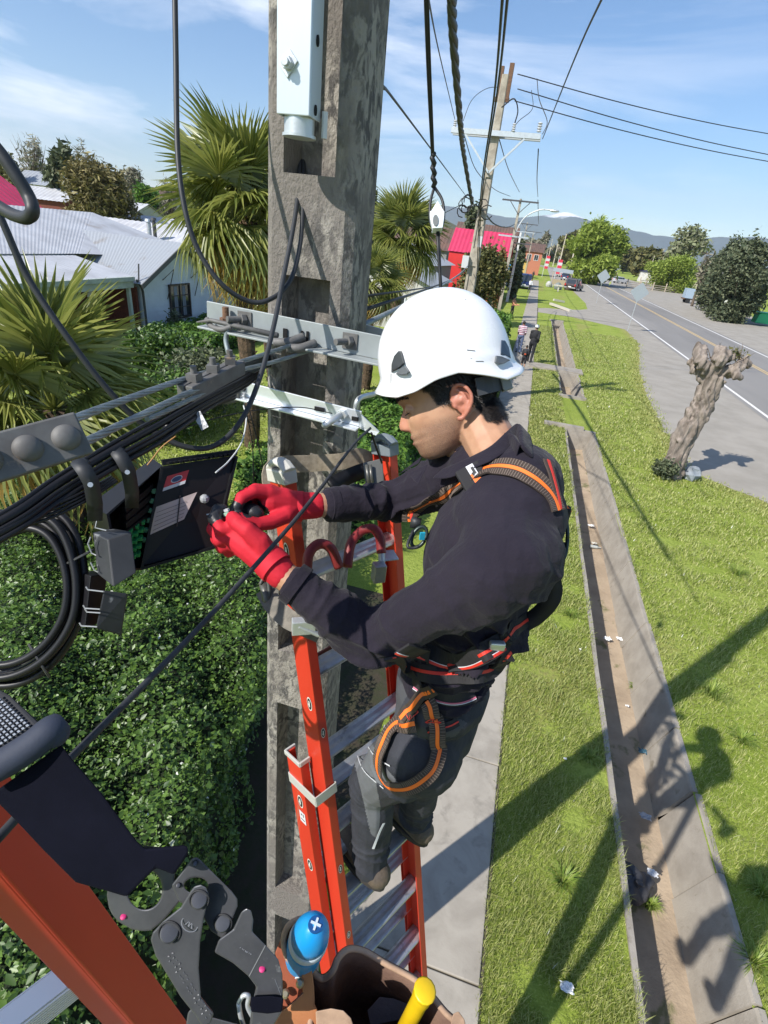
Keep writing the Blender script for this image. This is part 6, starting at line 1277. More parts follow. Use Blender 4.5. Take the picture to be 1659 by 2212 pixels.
def head_mb(mb):
    rows = 76; cols = 88; vs = []
    for j in range(rows+1):
        t = j/rows; z = -.097+(.139+.097)*(t); xf, xb, w = lerp_prof(z); xc = (xf*.45+xb*.55)
        for i in range(cols):
            a = 2*PI*i/cols; ca, sa = math.cos(a), math.sin(a); e = 2/2.25
            cx_ = (abs(ca)**e)*(1 if ca > 0 else -1); sy = (abs(sa)**e)*(1 if sa > 0 else -1)
            x = xc+(xf-xc if ca > 0 else xc-xb)*cx_; y = w*sy
            if ca > 0:
                n_ = float(np.interp(z, [-.029, -.024, -.018, -.008, .0, .012, .022, .033], [0, .012, .0235, .0245, .0205, .0125, .006, 0])); wn = float(np.interp(z, [-.025, -.012, .0, .03], [.0135, .0125, .0095, .008]))
                x += n_*math.exp(-(y/wn)**2)
                x += .0075*math.exp(-((abs(y)-.0145)/.0055)**2-((z+.018)/.0075)**2)      # nostril wing
                x -= .013*math.exp(-((abs(y)-.031)/.015)**2-((z-.020)/.0115)**2)       # eye socket
                x += .0035*math.exp(-((abs(y)-.042)/.018)**2-((z+.008)/.013)**2)        # cheekbone
                x -= .004*math.exp(-((abs(y)-.045)/.015)**2-((z+.045)/.016)**2)
                x -= .0045*math.exp(-(y/.024)**2-((z+.0475)/.0028)**2)                 # mouth line
                x += .0025*math.exp(-(y/.019)**2-((z+.0415)/.004)**2)+.003*math.exp(-(y/.017)**2-((z+.054)/.0042)**2)
                x += .0012*math.exp(-((abs(y)-.028)/.008)**2-((z+.047)/.010)**2)
            vs.append(hd(x, y, z))
    mb.add(vs, [(j*cols+i, j*cols+(i+1) % cols, (j+1)*cols+(i+1) % cols, (j+1)*cols+i) for j in range(rows) for i in range(cols)]+[tuple(range(cols))[::-1], tuple(rows*cols+i for i in range(cols))])
Lsh, Lel, Lwr = V((.03, .725, 4.63)), V((-.150, .735, 4.405)), P(606, 1238, .985)
Rsh, Rel, Rwr = V((-.045, 1.075, 4.665)), P(858, 1082, 1.27), P(680, 1092, 1.155)
NB = V((.035, .965, 4.71)); SK = hd(-.035, 0, -.035)
Lhip, Lkn, Lan = V((-.02, .80, 4.06)), V((-.150, 1.005, 3.565)), V((-.118, .99, 3.17))
Rhip, Rkn, Ran = V((.0, .985, 4.06)), P(915, 1640, 1.66), V((.0, 1.185, 3.17))
mb = MB(); head_mb(mb)
mb.caps([SK, SK.lerp(NB, .55)+V((-.006, 0, 0)), NB+V((-.012, 0, 0))], [.055, .053, .058]); mb.caps([hd(.03, 0, -.075), hd(-.01, 0, -.13), NB+V((-.035, 0, -.0))], [.030, .040, .046])
for s in (1, -1):
    mb.ell(hd(.0925, s*.031, .019), (.0125, .0135, .011), HM, 14, 10)
    mb.caps([hd(.004, s*.071, .004), hd(-.014, s*.076, .004)], [.010, .012], 8)
    ear = smooth_pts([hd(.003, s*.074, .006), hd(.001, s*.079, .022), hd(-.010, s*.086, .033), hd(-.024, s*.090, .029), hd(-.033, s*.091, .012), hd(-.031, s*.090, -.005), hd(-.020, s*.086, -.020), hd(-.006, s*.081, -.030), hd(.004, s*.076, -.029)], 5)
    mb.tube(ear, [.0042]*(len(ear)-6)+[.005, .0058, .006, .006, .0055, .005], 8)
    mb.ell(hd(-.015, s*.078, .003), (.020, .0035, .030), HM @ Matrix.Rotation(.12, 3, 'Y'), 14, 10)
    mb.tube(smooth_pts([hd(-.010, s*.082, .025), hd(-.021, s*.085, .012), hd(-.022, s*.085, -.004), hd(-.012, s*.083, -.018)], 4), .0030, 7); mb.ell(hd(.002, s*.078, -.004), (.0045, .005, .007), HM)
mb.ell((.02, .90, 4.55), (.085, .12, .14)); mb.ell((.02, .90, 4.33), (.07, .10, .15)); mb.ell((-.005, .895, 4.10), (.07, .10, .10)); mb.caps([NB, V((.03, .9, 4.6))], [.055, .06])
mb.caps([Lsh, Lel, Lwr], [.038, .030, .027]); mb.caps([Rsh, Rel, Rwr], [.036, .028, .027]); mb.caps([NB+V((0, 0, -.04)), Lsh], [.04, .04]); mb.caps([NB+V((0, 0, -.04)), Rsh], [.04, .04])
mb.caps([Lel.lerp(Lwr, .35), Lel.lerp(Lwr, .75), Lwr], [.032, .031, .0275]); mb.caps([Rel.lerp(Rwr, .4), Rel.lerp(Rwr, .75), Rwr], [.030, .031, .0275])
mb.caps([Lhip, Lkn, Lan], [.055, .045, .035]); mb.caps([Rhip, Rkn, Ran], [.055, .045, .035])
# hands: wrist, palm, five fingers each (inside the gloves)
LH = dict(wr=Lwr, palm=[P(585, 1215, .985), P(545, 1180, .99), P(515, 1160, .995)], k=[
    [P(512, 1140, .985), P(478, 1143, .975), P(463, 1120, .98), P(470, 1101, .99), P(480, 1100, 1.0)],
    [P(505, 1158, .99), P(474, 1165, .985), P(461, 1143, .995), P(468, 1122, 1.01), P(482, 1113, 1.02)],
    [P(505, 1172, 1.0), P(480, 1182, 1.0), P(468, 1163, 1.015), P(474, 1142, 1.03), P(488, 1135, 1.035)],
    [P(515, 1182, 1.015), P(494, 1192, 1.02), P(482, 1177, 1.035), P(488, 1160, 1.045), P(500, 1156, 1.045)]], th=[P(562, 1170, .965), P(535, 1146, .955), P(514, 1130, .96), P(503, 1119, .975)])
RH = dict(wr=Rwr, palm=[P(637, 1093, 1.14), P(610, 1085, 1.12), P(585, 1082, 1.10)], k=[
    [P(580, 1066, 1.085), P(548, 1062, 1.06), P(522, 1075, 1.045), P(512, 1094, 1.04), P(505, 1110, 1.04)],
    [P(582, 1062, 1.10), P(552, 1058, 1.08), P(527, 1070, 1.07), P(518, 1088, 1.065), P(520, 1104, 1.06)],
    [P(588, 1064, 1.12), P(560, 1062, 1.11), P(538, 1076, 1.10), P(532, 1094, 1.09), P(537, 1107, 1.08)],
    [P(596, 1072, 1.14), P(572, 1072, 1.13), P(552, 1086, 1.12), P(548, 1102, 1.11), P(553, 1110, 1.10)]], th=[P(618, 1112, 1.10), P(585, 1128, 1.075), P(556, 1133, 1.055), P(528, 1124, 1.04), P(516, 1117, 1.035)])
def hand(mb, H, add=0.0):
    p = [H['wr']]+H['palm']; mb.caps(p, [.027+add, .030+add, .030+add, .026+add])
    k0 = [c[0] for c in H['k']]
    for a in (0, 1, 2, 3):
        mb.caps([H['palm'][0], k0[a]], [.022+add*.6, .014+add])
        r = [.0125, .0128, .012, .0105][a]; c = H['k'][a]; mb.caps(c, [r*1.12+add*.5, r+add*.5, r*.95+add*.5, r*.86+add*.5, r*.78+add*.5][:len(c)], 10)
    t = H['th']; mb.caps([H['palm'][0]]+t, [q_+add*.8 for q_ in ([.022, .0175, .0142, .0125, .0112, .010][:len(t)+1])], 10)
hand(mb, LH, -.007); hand(mb, RH, -.007)
M_SKIN = bpy.data.materials.new('skin'); M_SKIN.use_nodes = True; t = M_SKIN.node_tree; b = t.nodes['Principled BSDF']; lk = t.links.new
b.inputs['Roughness'].default_value = .48; b.inputs['Subsurface Weight'].default_value = .06; b.inputs['Subsurface Radius'].default_value = (.012, .004, .002); b.inputs['Subsurface Scale'].default_value = .6
def amix(fac_node, A, B):
    x = N(t, 'ShaderNodeMix'); x.data_type = 'RGBA'; lk(fac_node, x.inputs['Factor'])
    for nm, q in (('A', A), ('B', B)):
        if isinstance(q, tuple): x.inputs[nm].default_value = q+(1,)
        else: lk(q, x.inputs[nm])
    return x.outputs['Result']
ge = N(t, 'ShaderNodeTexCoord'); n1 = N(t, 'ShaderNodeTexNoise', Scale=28.0, Detail=5.0); n2 = N(t, 'ShaderNodeTexNoise', Scale=900.0, Detail=2.0); n3 = N(t, 'ShaderNodeTexNoise', Scale=260.0, Detail=3.0)
for n in (n1, n2, n3): lk(ge.outputs['Object'], n.inputs['Vector'])
def at_(nm): a = N(t, 'ShaderNodeAttribute'); a.attribute_name = nm; return a.outputs['Fac']
r1 = N(t, 'ShaderNodeMapRange'); r1.inputs['From Min'].default_value = .4; r1.inputs['From Max'].default_value = .65; lk(n1.outputs['Fac'], r1.inputs['Value'])
c = amix(r1.outputs[0], (.48, .27, .165), (.40, .21, .125)); c = amix(at_('red'), c, (.44, .145, .10))
mb_ = N(t, 'ShaderNodeMath', operation='MULTIPLY'); r2 = N(t, 'ShaderNodeMapRange'); r2.inputs['From Min'].default_value = .36; r2.inputs['From Max'].default_value = .60; r2.inputs['To Min'].default_value = .25; lk(n2.outputs['Fac'], r2.inputs['Value']); lk(at_('beard'), mb_.inputs[0]); lk(r2.outputs[0], mb_.inputs[1])
c = amix(mb_.outputs[0], c, (.11, .075, .06)); c = amix(at_('hairm'), c, (.016, .013, .012)); lk(c, b.inputs['Base Color'])
bp = N(t, 'ShaderNodeBump'); bp.inputs['Strength'].default_value = .25; bp.inputs['Distance'].default_value = .001; lk(n3.outputs['Fac'], bp.inputs['Height']); lk(bp.outputs[0], b.inputs['Normal'])
body = remesh(mb, 'body', M_SKIN, MAN, .0026, 3, .4)
n = len(body.data.vertices); co = np.empty(n*3); body.data.vertices.foreach_get('co', co); co = co.reshape(-1, 3)+np.array(WL['person']); rel = co-np.array(HO)
lx_, ly_, lz_ = rel @ np.array(HF), rel @ np.array(HL), rel @ np.array(HU)
def sm(x, a, b_): return np.clip((x-a)/(b_-a), 0, 1)
nzv = np.array([noise.noise(V((a*90, b_*90, c_*90))) for a, b_, c_ in zip(lx_, ly_, lz_)])*.006
near = (np.abs(lz_) < .2) & (np.abs(lx_) < .16) & (np.abs(ly_) < .11)
xl_ = np.interp(lz_, [-.07, -.05, -.02, -.008, .0, .01, .02, .03, .05, .2], [-.075, -.045, -.034, -.024, .012, .036, .040, .042, .062, .08])
hairm = sm(xl_+nzv-lx_, -.002, .005)*sm(lz_+nzv*1.5, -.066, -.052)*near
side_ear = (np.abs(ly_) > .0745) & (lz_ > -.036) & (lz_ < .038) & (lx_ > -.038) & (lx_ < .008)
hairm = np.where(side_ear, 0, hairm)
hairm = np.where((np.abs(ly_) < .073) & (lx_ < .01) & (lx_ > -.036) & (lz_ < -.012), 0, hairm)
jaw = sm(lx_, -.02, .015)*sm(-(lz_-(-.012-.0*lx_)), -.0, .018)*sm(lx_, -.03, .02); jaw = jaw*np.clip(1-sm(lx_, .075, .10)*sm(lz_, -.035, -.02), 0, 1)*near*(lz_ > -.115)
nose_z = (lx_ > .106) & (np.abs(ly_) < .022) & (lz_ > -.03) & (lz_ < .03)
red = np.clip(side_ear*.75+nose_z*.45+((lx_ > .106) & (np.abs(ly_) < .024) & (lz_ < -.037) & (lz_ > -.058))*.55, 0, 1)
for nm, arr in (('hairm', hairm), ('beard', jaw*.62), ('red', red)):
    a = body.data.attributes.new(nm, 'FLOAT', 'POINT'); a.data.foreach_set('value', arr.astype(np.float32))
# short hair strands
no = np.empty(n*3); body.data.vertices.foreach_get('normal', no); no = no.reshape(-1, 3); idx = np.where(hairm > .5)[0]; idx = np.repeat(idx, 2); k = len(idx)
p0 = co[idx]+rng.normal(size=(k, 3))*.0012; dr_ = no[idx]*.55+np.array(-HU)*.75+np.array(-HF)*.45+rng.normal(size=(k, 3))*.25; dr_ /= np.linalg.norm(dr_, axis=1)[:, None]; ln_ = (.005+.006*rng.random(k))[:, None]; sd2 = np.cross(dr_, no[idx]); sd2 /= np.maximum(1e-6, np.linalg.norm(sd2, axis=1))[:, None]
v = np.stack([p0-sd2*.0004, p0+sd2*.0004, p0+dr_*ln_], 1).reshape(-1, 3); from_np('hair', v, np.arange(k*3).reshape(k, 3), mat('black_hair', (.014, .011, .010), .45), MAN, tri=True)
def head_x(y, z):
    xf, xb, w = lerp_prof(z); xc = xf*.45+xb*.55; e = 2/2.25; sa = min(1, (min(1, abs(y)/w))**(1/e)); x = xc+(xf-xc)*(math.sqrt(max(0, 1-sa*sa))**e)
    return x-.013*math.exp(-((abs(y)-.031)/.015)**2-((z-.020)/.0115)**2)
idx = np.where((jaw > .25) & (rng.random(n) < np.clip(jaw, 0, 1)*.55))[0]; k = len(idx); p0 = co[idx]+rng.normal(size=(k, 3))*.0008; dr_ = no[idx]*.7+np.array(-HU)*.8+rng.normal(size=(k, 3))*.2; dr_ /= np.linalg.norm(dr_, axis=1)[:, None]; sd2 = np.cross(dr_, no[idx]); sd2 /= np.maximum(1e-6, np.linalg.norm(sd2, axis=1))[:, None]
v = np.stack([p0-sd2*.00013, p0+sd2*.00013, p0+dr_*(.0010+.0012*rng.random(k))[:, None]], 1).reshape(-1, 3); from_np('stubble', v, np.arange(k*3).reshape(k, 3), MATS['black_hair'], MAN, tri=True)
M_BROW = mat('eyebrow_hair', (.012, .009, .008), .7); mb = MB()
for s in (1, -1):
    for i in range(150):
        u = random.random(); y_, z_ = .010+.045*u, .041+.004*math.sin(u*3)+random.uniform(-.0035, .0035); p_ = hd(head_x(y_, z_)+.0008, s*y_, z_); mb.bar(p_, p_+(HL*s*.006+HU*.002-HF*.001), .0008, .0006)
mb.obj('eyebrow', M_BROW, MAN); mb = MB()
for s in (1, -1): mb.tube([hd(max(head_x(.020+.0035*k_, .012-.0025*math.sin(k_/6*PI))+.0008, .0925+(.0132 if 0 < k_ < 6 else .004)*math.sqrt(max(0, 1-((.020+.0035*k_-.031)/.0145)**2))), s*(.020+.0035*k_), .012-.0025*math.sin(k_/6*PI)) for k_ in range(7)], .0011, 5)
mb.obj('eyelash', M_BROW, MAN)

# helmet
HZ0, HT = .085, .236
def hrad(a, z):
    ax_ = .140 if math.cos(a) > 0 else .136; x = ax_*math.cos(a); y = .116*math.sin(a); q = max(0, (z-HZ0)/(HT-HZ0)); k = (max(0, 1-q**2.25))**.5; return x*k, y*k
def zrim(a):
    d_ = abs(math.degrees((a+PI) % (2*PI)-PI)); return float(np.interp(d_, [0, 20, 45, 62, 80, 98, 115, 135, 155, 180], [.080, .068, .048, .046, .054, .053, .036, .014, .016, .030]))
rows, cols = 44, 96; vs = []
for j in range(rows+1):
    for i in range(cols):
        a = 2*PI*i/cols; s = j/rows; z = zrim(a)+(HT-zrim(a))*math.sin(s*PI/2)**1.05; x, y = hrad(a, z); low = max(0, 1-(z-zrim(a))/.026)
        fl = .016*low**2*(max(0, math.cos(a))**1.5)+.011*low**2*(max(0, -math.cos(a)))+.004*low
        x += math.cos(a)*fl; y += math.sin(a)*fl
        # pressed ridge low at the rear quarter, soft crown crease
        rz_ = .085+.03*math.cos(a); dd = math.exp(-((z-rz_)/.006)**2)*.0018*(1 if math.cos(a) < .3 else 0); x += math.cos(a)*dd; y += math.sin(a)*dd
        vs.append(hd(x-.003, y, z))
mb = MB(); mb.add(vs, [(j*cols+i, j*cols+(i+1) % cols, (j+1)*cols+(i+1) % cols, (j+1)*cols+i) for j in range(rows) for i in range(cols)])
helm = mb.obj('helmet', mat('white_helmet_shell', (.78, .79, .80), .28, coat=.3, col2=(.72, .73, .74), scale=14, wear=(.55, .53, .49), wscale=38, wlo=.66, whi=.76, rvar=.15), MAN, True); sf = helm.modifiers.new('thick', 'SOLIDIFY'); sf.thickness = .003; sf.offset = -1
def hsurf(x, z, off=0.0):
    x = x+.003; q = max(0, (z-HZ0)/(HT-HZ0)); k = (max(0.0001, 1-q**2.25))**.5; ax_ = (.140 if x > 0 else .136)*k; c_ = max(-.999, min(.999, x/ax_)); return hd(x-.003, .116*k*math.sqrt(1-c_*c_)+off, z)
M_CLIP = mat('helmet_clip', (.045, .05, .055), .45); M_CLIP2 = mat('helmet_clip_light', (.12, .13, .14), .45)
def hclip(poly, off, th, m, name):
    mb = MB(); A_ = [hsurf(x, z, .0005) for x, z in poly]; c_ = sum(A_, V())/len(A_); B_ = [c_+(p-c_)*.86+HL*th for p in A_]; n_ = len(A_); B_ = [p+HL*0 for p in B_]
    mb.add(A_+B_, [tuple(range(n_, 2*n_))]+[(i, (i+1) % n_, n_+(i+1) % n_, n_+i) for i in range(n_)]); return mb.obj(name, m, helm, bevel=.0012)
def hc(x, y): dx, dy = x-915, y-1400; k = .0001917*.91; return ((-dx*.951+dy*.309)*k, (-dx*.309-dy*.951)*k)
hclip([hc(*p) for p in ((175, 1050), (180, 960), (215, 870), (270, 818), (310, 825), (350, 965), (285, 1010))], 0, .010, M_CLIP, 'lamp_clip'); hclip([hc(*p) for p in ((232, 1070), (290, 1015), (360, 985), (405, 1050), (380, 1082), (300, 1085))], 0, .012, M_CLIP2, 'lamp_clip')
hclip([hc(*p) for p in ((1390, 870), (1400, 705), (1450, 700), (1500, 770), (1528, 900))], 0, .006, mat('navy_clip', (.03, .05, .08), .4), 'lamp_clip'); hclip([hc(*p) for p in ((1325, 960), (1335, 880), (1400, 885), (1520, 915), (1440, 960), (1380, 980))], 0, .012, M_CLIP2, 'lamp_clip')
mb = MB()
for (x0, y0, x1, y1) in ((1020, 832, 1110, 840), (1015, 916, 1080, 925), (1120, 950, 1205, 948), (990, 275, 1000, 280)): mb.bar(hsurf(*hc(x0, y0), .0012), hsurf(*hc(x1, y1), .0012), .0011, .0004, HL)
mb.obj('scratch', mat('scratch', (.12, .11, .11), .8), helm)
mb = MB(); mb.tube([hsurf(*hc(*p), .0008) for p in ((172, 1060), (168, 1150), (150, 1262))], .0009, 5); mb.obj('seam', mat('seam_grey', (.3, .3, .3), .7), helm)
mb = MB()
pts = [hd(-.095*math.cos(a)-.01, .088*math.sin(a), .020+.02*math.cos(a)*-.3) for a in [k_*PI/16-PI*.375 for k_ in range(13)]]; mb.ribbon(pts, .034, [(p-hd(-.0, 0, .02)) for p in pts], .004); mb.obj('headband', mat('headband', (.05, .052, .055), .5), helm)
mb = MB(); mb.box(hd(-.108, .02, .008), (.02, .05, .03), HM); mb.obj('headband_buckle', mat('clear_grey_plastic', (.22, .23, .22), .35), helm, bevel=.003)

# jacket
def foldf(specs, base=.0015):
    def f(co, no):
        w = np.array([noise.noise(V((a*11, b_*11, c_*11))) for a, b_, c_ in co])*base*2
        for qi, (c0, d0, lam, amp, r, wob_) in enumerate(specs):
            d_ = co-np.array(c0); g_ = np.exp(-(d_**2).sum(1)/r**2); m_ = g_ > .03; x_, y_, z_ = frame(V(d0)); q_ = d_[m_]
            a1, a2, a3 = q_ @ np.array(z_)/lam, q_ @ np.array(x_)/(lam*3.2), q_ @ np.array(y_)/(lam*3.2)
            nv = np.array([noise.noise(V((a*1.15+.5*math.sin(b_*2.1), b_, c_+qi*7.3))) for a, b_, c_ in zip(a1, a2, a3)])
            w[m_] += amp*g_[m_]*((1-np.minimum(1, np.abs(nv)*2.6))**1.7-.62)*2.0
        return w
    return f
mb = MB()
mb.ell((.025, .90, 4.555), (.130, .170, .155)); mb.ell((.045, .90, 4.655), (.110, .165, .105)); mb.ell((.055, .935, 4.70), (.085, .12, .085)); mb.ell((.034, .90, 4.42), (.112, .150, .155)); mb.ell((.002, .90, 4.30), (.100, .142, .10)); mb.caps([V((-.008, .9, 4.27)), V((-.01, .9, 4.215))], [.095, .095])
mb.ell((-.005, .9, 4.24), (.108, .15, .06))
mb.caps([Lsh+V((.035, .07, .0)), Lsh+V((.0, .01, -.01)), Lsh.lerp(Lel, .5), Lel], [.092, .076, .062, .056]); mb.caps([Lel, Lel.lerp(Lwr, .45), Lel.lerp(Lwr, .80)], [.058, .050, .040])
mb.caps([Rsh+V((.03, -.05, .0)), Rsh, Rsh.lerp(Rel, .5), Rel], [.085, .074, .062, .055]); mb.caps([Rel, Rel.lerp(Rwr, .5), Rel.lerp(Rwr, .80)], [.055, .046, .039])
mb.caps([NB+V((.01, -.02, -.020)), Lsh+V((.02, .03, .005))], [.076, .084]); mb.caps([NB+V((.01, 0, -.030)), Rsh+V((.02, -.02, .0))], [.074, .070])
la = (Lel-Lsh).normalized(); lf = (Lwr-Lel).normalized(); rf_ = (Rwr-Rel).normalized()
jf = foldf([(Lel+V((.01, 0, .0)), lf*.6-la*.8, .062, .013, .075, .022), (Lel.lerp(Lwr, .45), lf, .05, .005, .07, .016), (Lsh.lerp(Lel, .45), la, .09, .006, .09, .03),
    (V((.08, .78, 4.50)), (.45, -.1, .9), .085, .016, .12, .02), (V((.13, .85, 4.40)), (.25, .1, .95), .065, .016, .12, .02), (V((.06, .77, 4.34)), (-.15, .2, .95), .058, .014, .12, .02), (V((.10, .86, 4.28)), (.1, 0, 1), .045, .008, .09, .01),
    (V((.05, .74, 4.60)), (.9, .2, .4), .09, .005, .08, .02), (Rel+V((.04, -.02, .01)), rf_*.8+V((-.2, 0, .4)), .042, .013, .08, .02), (Rsh.lerp(Rel, .5), (Rel-Rsh), .05, .008, .06, .02), (Rel.lerp(Rwr, .5), rf_, .05, .004, .07, .01)], .003)
M_JACK = mat('navy_jacket', (.0125, .0095, .0175), .9, col2=(.0165, .013, .022), scale=9, bump=.75, bscale=17, bdist=.011, spec=.3, detail=3)
M_JACK.node_tree.nodes['Principled BSDF'].inputs['Sheen Weight'].default_value = .06
jk = remesh(mb, 'jacket', M_JACK, MAN, .0042, 3, .5, jf)
# collar, cuffs, placket
def ring_band(name, c, axis, r0, r1, h, m, parent, flare=0.0, th=.004, tilt=None, gap=None, n=36, ex=1.0, up=V((0, 0, 1))):
    x, y, d = frame(axis, up); vs = []; k0, k1 = (0, n) if gap is None else gap
    for i in range(k0, k1+1):
        a = 2*PI*i/n
        for (r, z) in ((r0, 0), (r1, h), (r1-th, h), (r0-th, 0)):
            q = x*math.cos(a)*r*ex+y*math.sin(a)*r; vs.append(c+q+d*(z+(0 if tilt is None else tilt(a)*(1 if z else 0))))
    mbq = MB(); m_ = k1-k0; mbq.add(vs, [(i*4+k, i*4+(k+1) % 4, (i+1)*4+(k+1) % 4, (i+1)*4+k) for i in range(m_) for k in range(4)]+[(3, 2, 1, 0), (m_*4, m_*4+1, m_*4+2, m_*4+3)]); return mbq.obj(name, m, parent, 50, bevel=.001)
cax = (SK-NB).normalized()
cpts_o = []; mbc = MB()
def collar_pts(lift, rx, ry):
    out = []
    for i in range(29):
        a = -PI*.80+2*PI*.80*i/28      # a=0 is the nape (+X side)
        back = math.cos(a); base_ = NB+V((.004, -.012, .0)); out.append(base_+V((math.cos(a)*rx+.004, math.sin(a)*ry, lift+.020*back)))
    return out
Yc = NB.y
def mir(p): return V((p.x+.01, 2*Yc-p.y, p.z+.004))
nearT = [P(958, 1012, .985), P(985, 1000, .96), P(1020, 984, .955), P(1060, 962, .96), P(1092, 932, .985), P(1118, 914, 1.03)]
nearO = [P(930, 1032, .985), P(968, 1032, .945), P(1015, 1013, .925), P(1066, 992, .925), P(1112, 962, .962), P(1142, 938, 1.04)]
nearB = [p+V((0, 0, -.045)) for p in nearT]
loopT = nearT+[mir(p) for p in nearT[::-1]]; loopO = nearO+[mir(p) for p in nearO[::-1]]; loopB = nearB+[mir(p) for p in nearB[::-1]]
loopT, loopO, loopB = (smooth_pts(q, 4) for q in (loopT, loopO, loopB)); vs = []
for a_, b_, c_ in zip(loopB, loopT, loopO): vs += [a_, a_.lerp(b_, .6), b_, b_.lerp(c_, .12)+V((0, 0, .003)), b_.lerp(c_, .55), c_]
mbc.add(vs, [(i*6+k, i*6+k+1, (i+1)*6+k+1, (i+1)*6+k) for i in range(len(loopT)-1) for k in range(5)]); co_ = mbc.obj('collar', M_JACK, jk, True); sf = co_.modifiers.new('t', 'SOLIDIFY'); sf.thickness = .004; sb = co_.modifiers.new('s', 'SUBSURF'); sb.levels = 1; sb.render_levels = 1
mb = MB()     # small collar point and placket at the throat
mb.slab([P(882, 1022, 1.03), P(925, 1002, 1.0), P(905, 1045, .985), P(895, 1038, .99)], (0, -1, .2), .003); mb.slab([P(860, 1025, 1.05), P(905, 1000, 1.02), P(912, 985, 1.02), P(880, 1010, 1.05)], (0, -1, .2), .003); mb.obj('collar_point', M_JACK, jk, bevel=.001)
ring_band('cuff', Lel.lerp(Lwr, .79), lf, .0425, .0415, .022, M_JACK, jk, n=40); ring_band('cuff', Rel.lerp(Rwr, .77), rf_, .041, .040, .02, M_JACK, jk, n=40)

# trousers with grey panels
mb = MB()
mb.ell((-.005, .895, 4.18), (.112, .150, .08)); mb.ell((-.005, .895, 4.08), (.105, .150, .12)); mb.caps([Lhip, Lhip.lerp(Lkn, .55), Lkn], [.098, .084, .070]); mb.caps([Lkn, Lkn.lerp(Lan, .5), Lan], [.074, .070, .064])
mb.caps([Rhip, Rhip.lerp(Rkn, .55), Rkn], [.098, .084, .068]); mb.caps([Rkn, Rkn.lerp(Ran, .5), Ran+V((0, 0, .02))], [.074, .068, .062]); mb.ell(Lhip.lerp(Lkn, .35)+V((-.04, -.02, 0)), (.045, .05, .10)); mb.ell(Lkn+V((-.02, .01, .01)), (.062, .066, .08))
tf = foldf([(Lan+V((0, 0, .07)), (.3, .2, 1), .075, .010, .09, .016), (Lkn, (.3, .2, 1), .07, .010, .10, .02), (Lhip.lerp(Lkn, .3), (.5, 0, .8), .08, .010, .12, .02), (Ran+V((0, 0, .07)), (0, 0, 1), .055, .014, .09, .016), (Rkn, (0, .3, 1), .07, .010, .12, .02)], .0025)
M_TR = mat('charcoal_trousers', (.030, .032, .040), .8, col2=(.038, .040, .050), scale=9, bump=.75, bscale=19, bdist=.010, spec=.3, detail=3); M_TRG = mat('grey_panel_cloth', (.125, .132, .142), .8, col2=(.11, .115, .125), scale=9, bump=.3, bscale=450, bdist=.0006)
M_TRM = mat('mid_grey_panel', (.055, .056, .064), .8)
tr = remesh(mb, 'trousers', M_TR, MAN, .0042, 3, .5, tf)
def bvh(o):
    me = o.data; off = WL[o.name]; return BVHTree.FromPolygons([v.co+off for v in me.vertices], [tuple(p.vertices) for p in me.polygons])
BJ, BT = bvh(jk), bvh(tr)
def hit(x, y, trees=(BJ, BT), d=1.1, off=.003):
    best = None
    for t_ in trees:
        h = t_.ray_cast(CAM, ray(x, y).normalized(), 5)
        if h[0] is not None and (best is None or h[3] < best[3]): best = h
    if best is None: return None if d is None else (P(x, y, d), -ray(x, y).normalized())
    return best[0]+best[1]*off, best[1]
# panels follow the seams: assign by region around the leg
tr.data.materials.append(M_TRG); tr.data.materials.append(M_TRM)
def inpoly(x, y, poly):
    c = False; j = len(poly)-1
    for i in range(len(poly)):
        if (poly[i][1] > y) != (poly[j][1] > y) and x < (poly[j][0]-poly[i][0])*(y-poly[i][1])/(poly[j][1]-poly[i][1])+poly[i][0]: c = not c
        j = i
    return c
def proj(p):
    c = ROT.transposed() @ (p-CAM); return (CX+FPX*c.x/-c.z)*K, (CY-FPX*c.y/-c.z)*K
KNEEP = [(762, 1612), (800, 1600), (835, 1660), (868, 1700), (850, 1712), (812, 1690), (822, 1745), (818, 1815), (800, 1800), (785, 1730), (768, 1660)]
SEAT = [(905, 1530), (960, 1545), (1010, 1560), (985, 1590), (930, 1600), (885, 1590)]; HIPP = [(790, 1450), (850, 1440), (880, 1500), (845, 1570), (830, 1640), (770, 1610), (758, 1568)]
off = WL[tr.name]
for p in tr.data.polygons:
    c = p.center+off; x, y = proj(c); fc = p.normal.dot(CAM-c) > 0
    if inpoly(x, y, KNEEP): p.material_index = 1
    elif fc and (inpoly(x, y, SEAT)): p.material_index = 2
    elif inpoly(x, y, HIPP) and c.y < .95: p.material_index = 2
M_PIPE = mat('reflective_piping', (.62, .63, .66), .5)
def line(pts, w, m, name, parent, trees=(BJ, BT), off=.003, th=.0008, k=8, d=1.1):
    pp = smooth_pts([V((x, y, 0)) for x, y in pts], k); hs = [hit(p.x, p.y, trees, None, off) for p in pp]; hs = [h for h in hs if h is not None]; ps = [h[0] for h in hs]
    for _ in range(5): ps = [ps[0]]+[(ps[i-1]+ps[i]*2+ps[i+1])/4 for i in range(1, len(ps)-1)]+[ps[-1]]
    nn = [h[1] for h in hs]
    for _ in range(3): nn = [nn[0]]+[(nn[i-1]+nn[i]+nn[i+1]).normalized() for i in range(1, len(nn)-1)]+[nn[-1]]
    mb = MB(); mb.ribbon(ps, w, nn, th); return mb.obj(name, m, parent), ps, nn
for pts in ([(798, 1452), (808, 1490), (828, 1520), (842, 1535), (832, 1575), (828, 1610)], [(762, 1560), (790, 1600), (815, 1635), (845, 1652)], [(765, 1610), (785, 1660), (830, 1700)]): line(pts, .0028, M_PIPE, 'piping', tr, (BT,), .0045)
o, ps, nn = line([(828, 1775), (818, 1795), (806, 1830)], .008, mat('reflector', (.55, .57, .6), .4), 'reflector', tr, (BT,), .005)
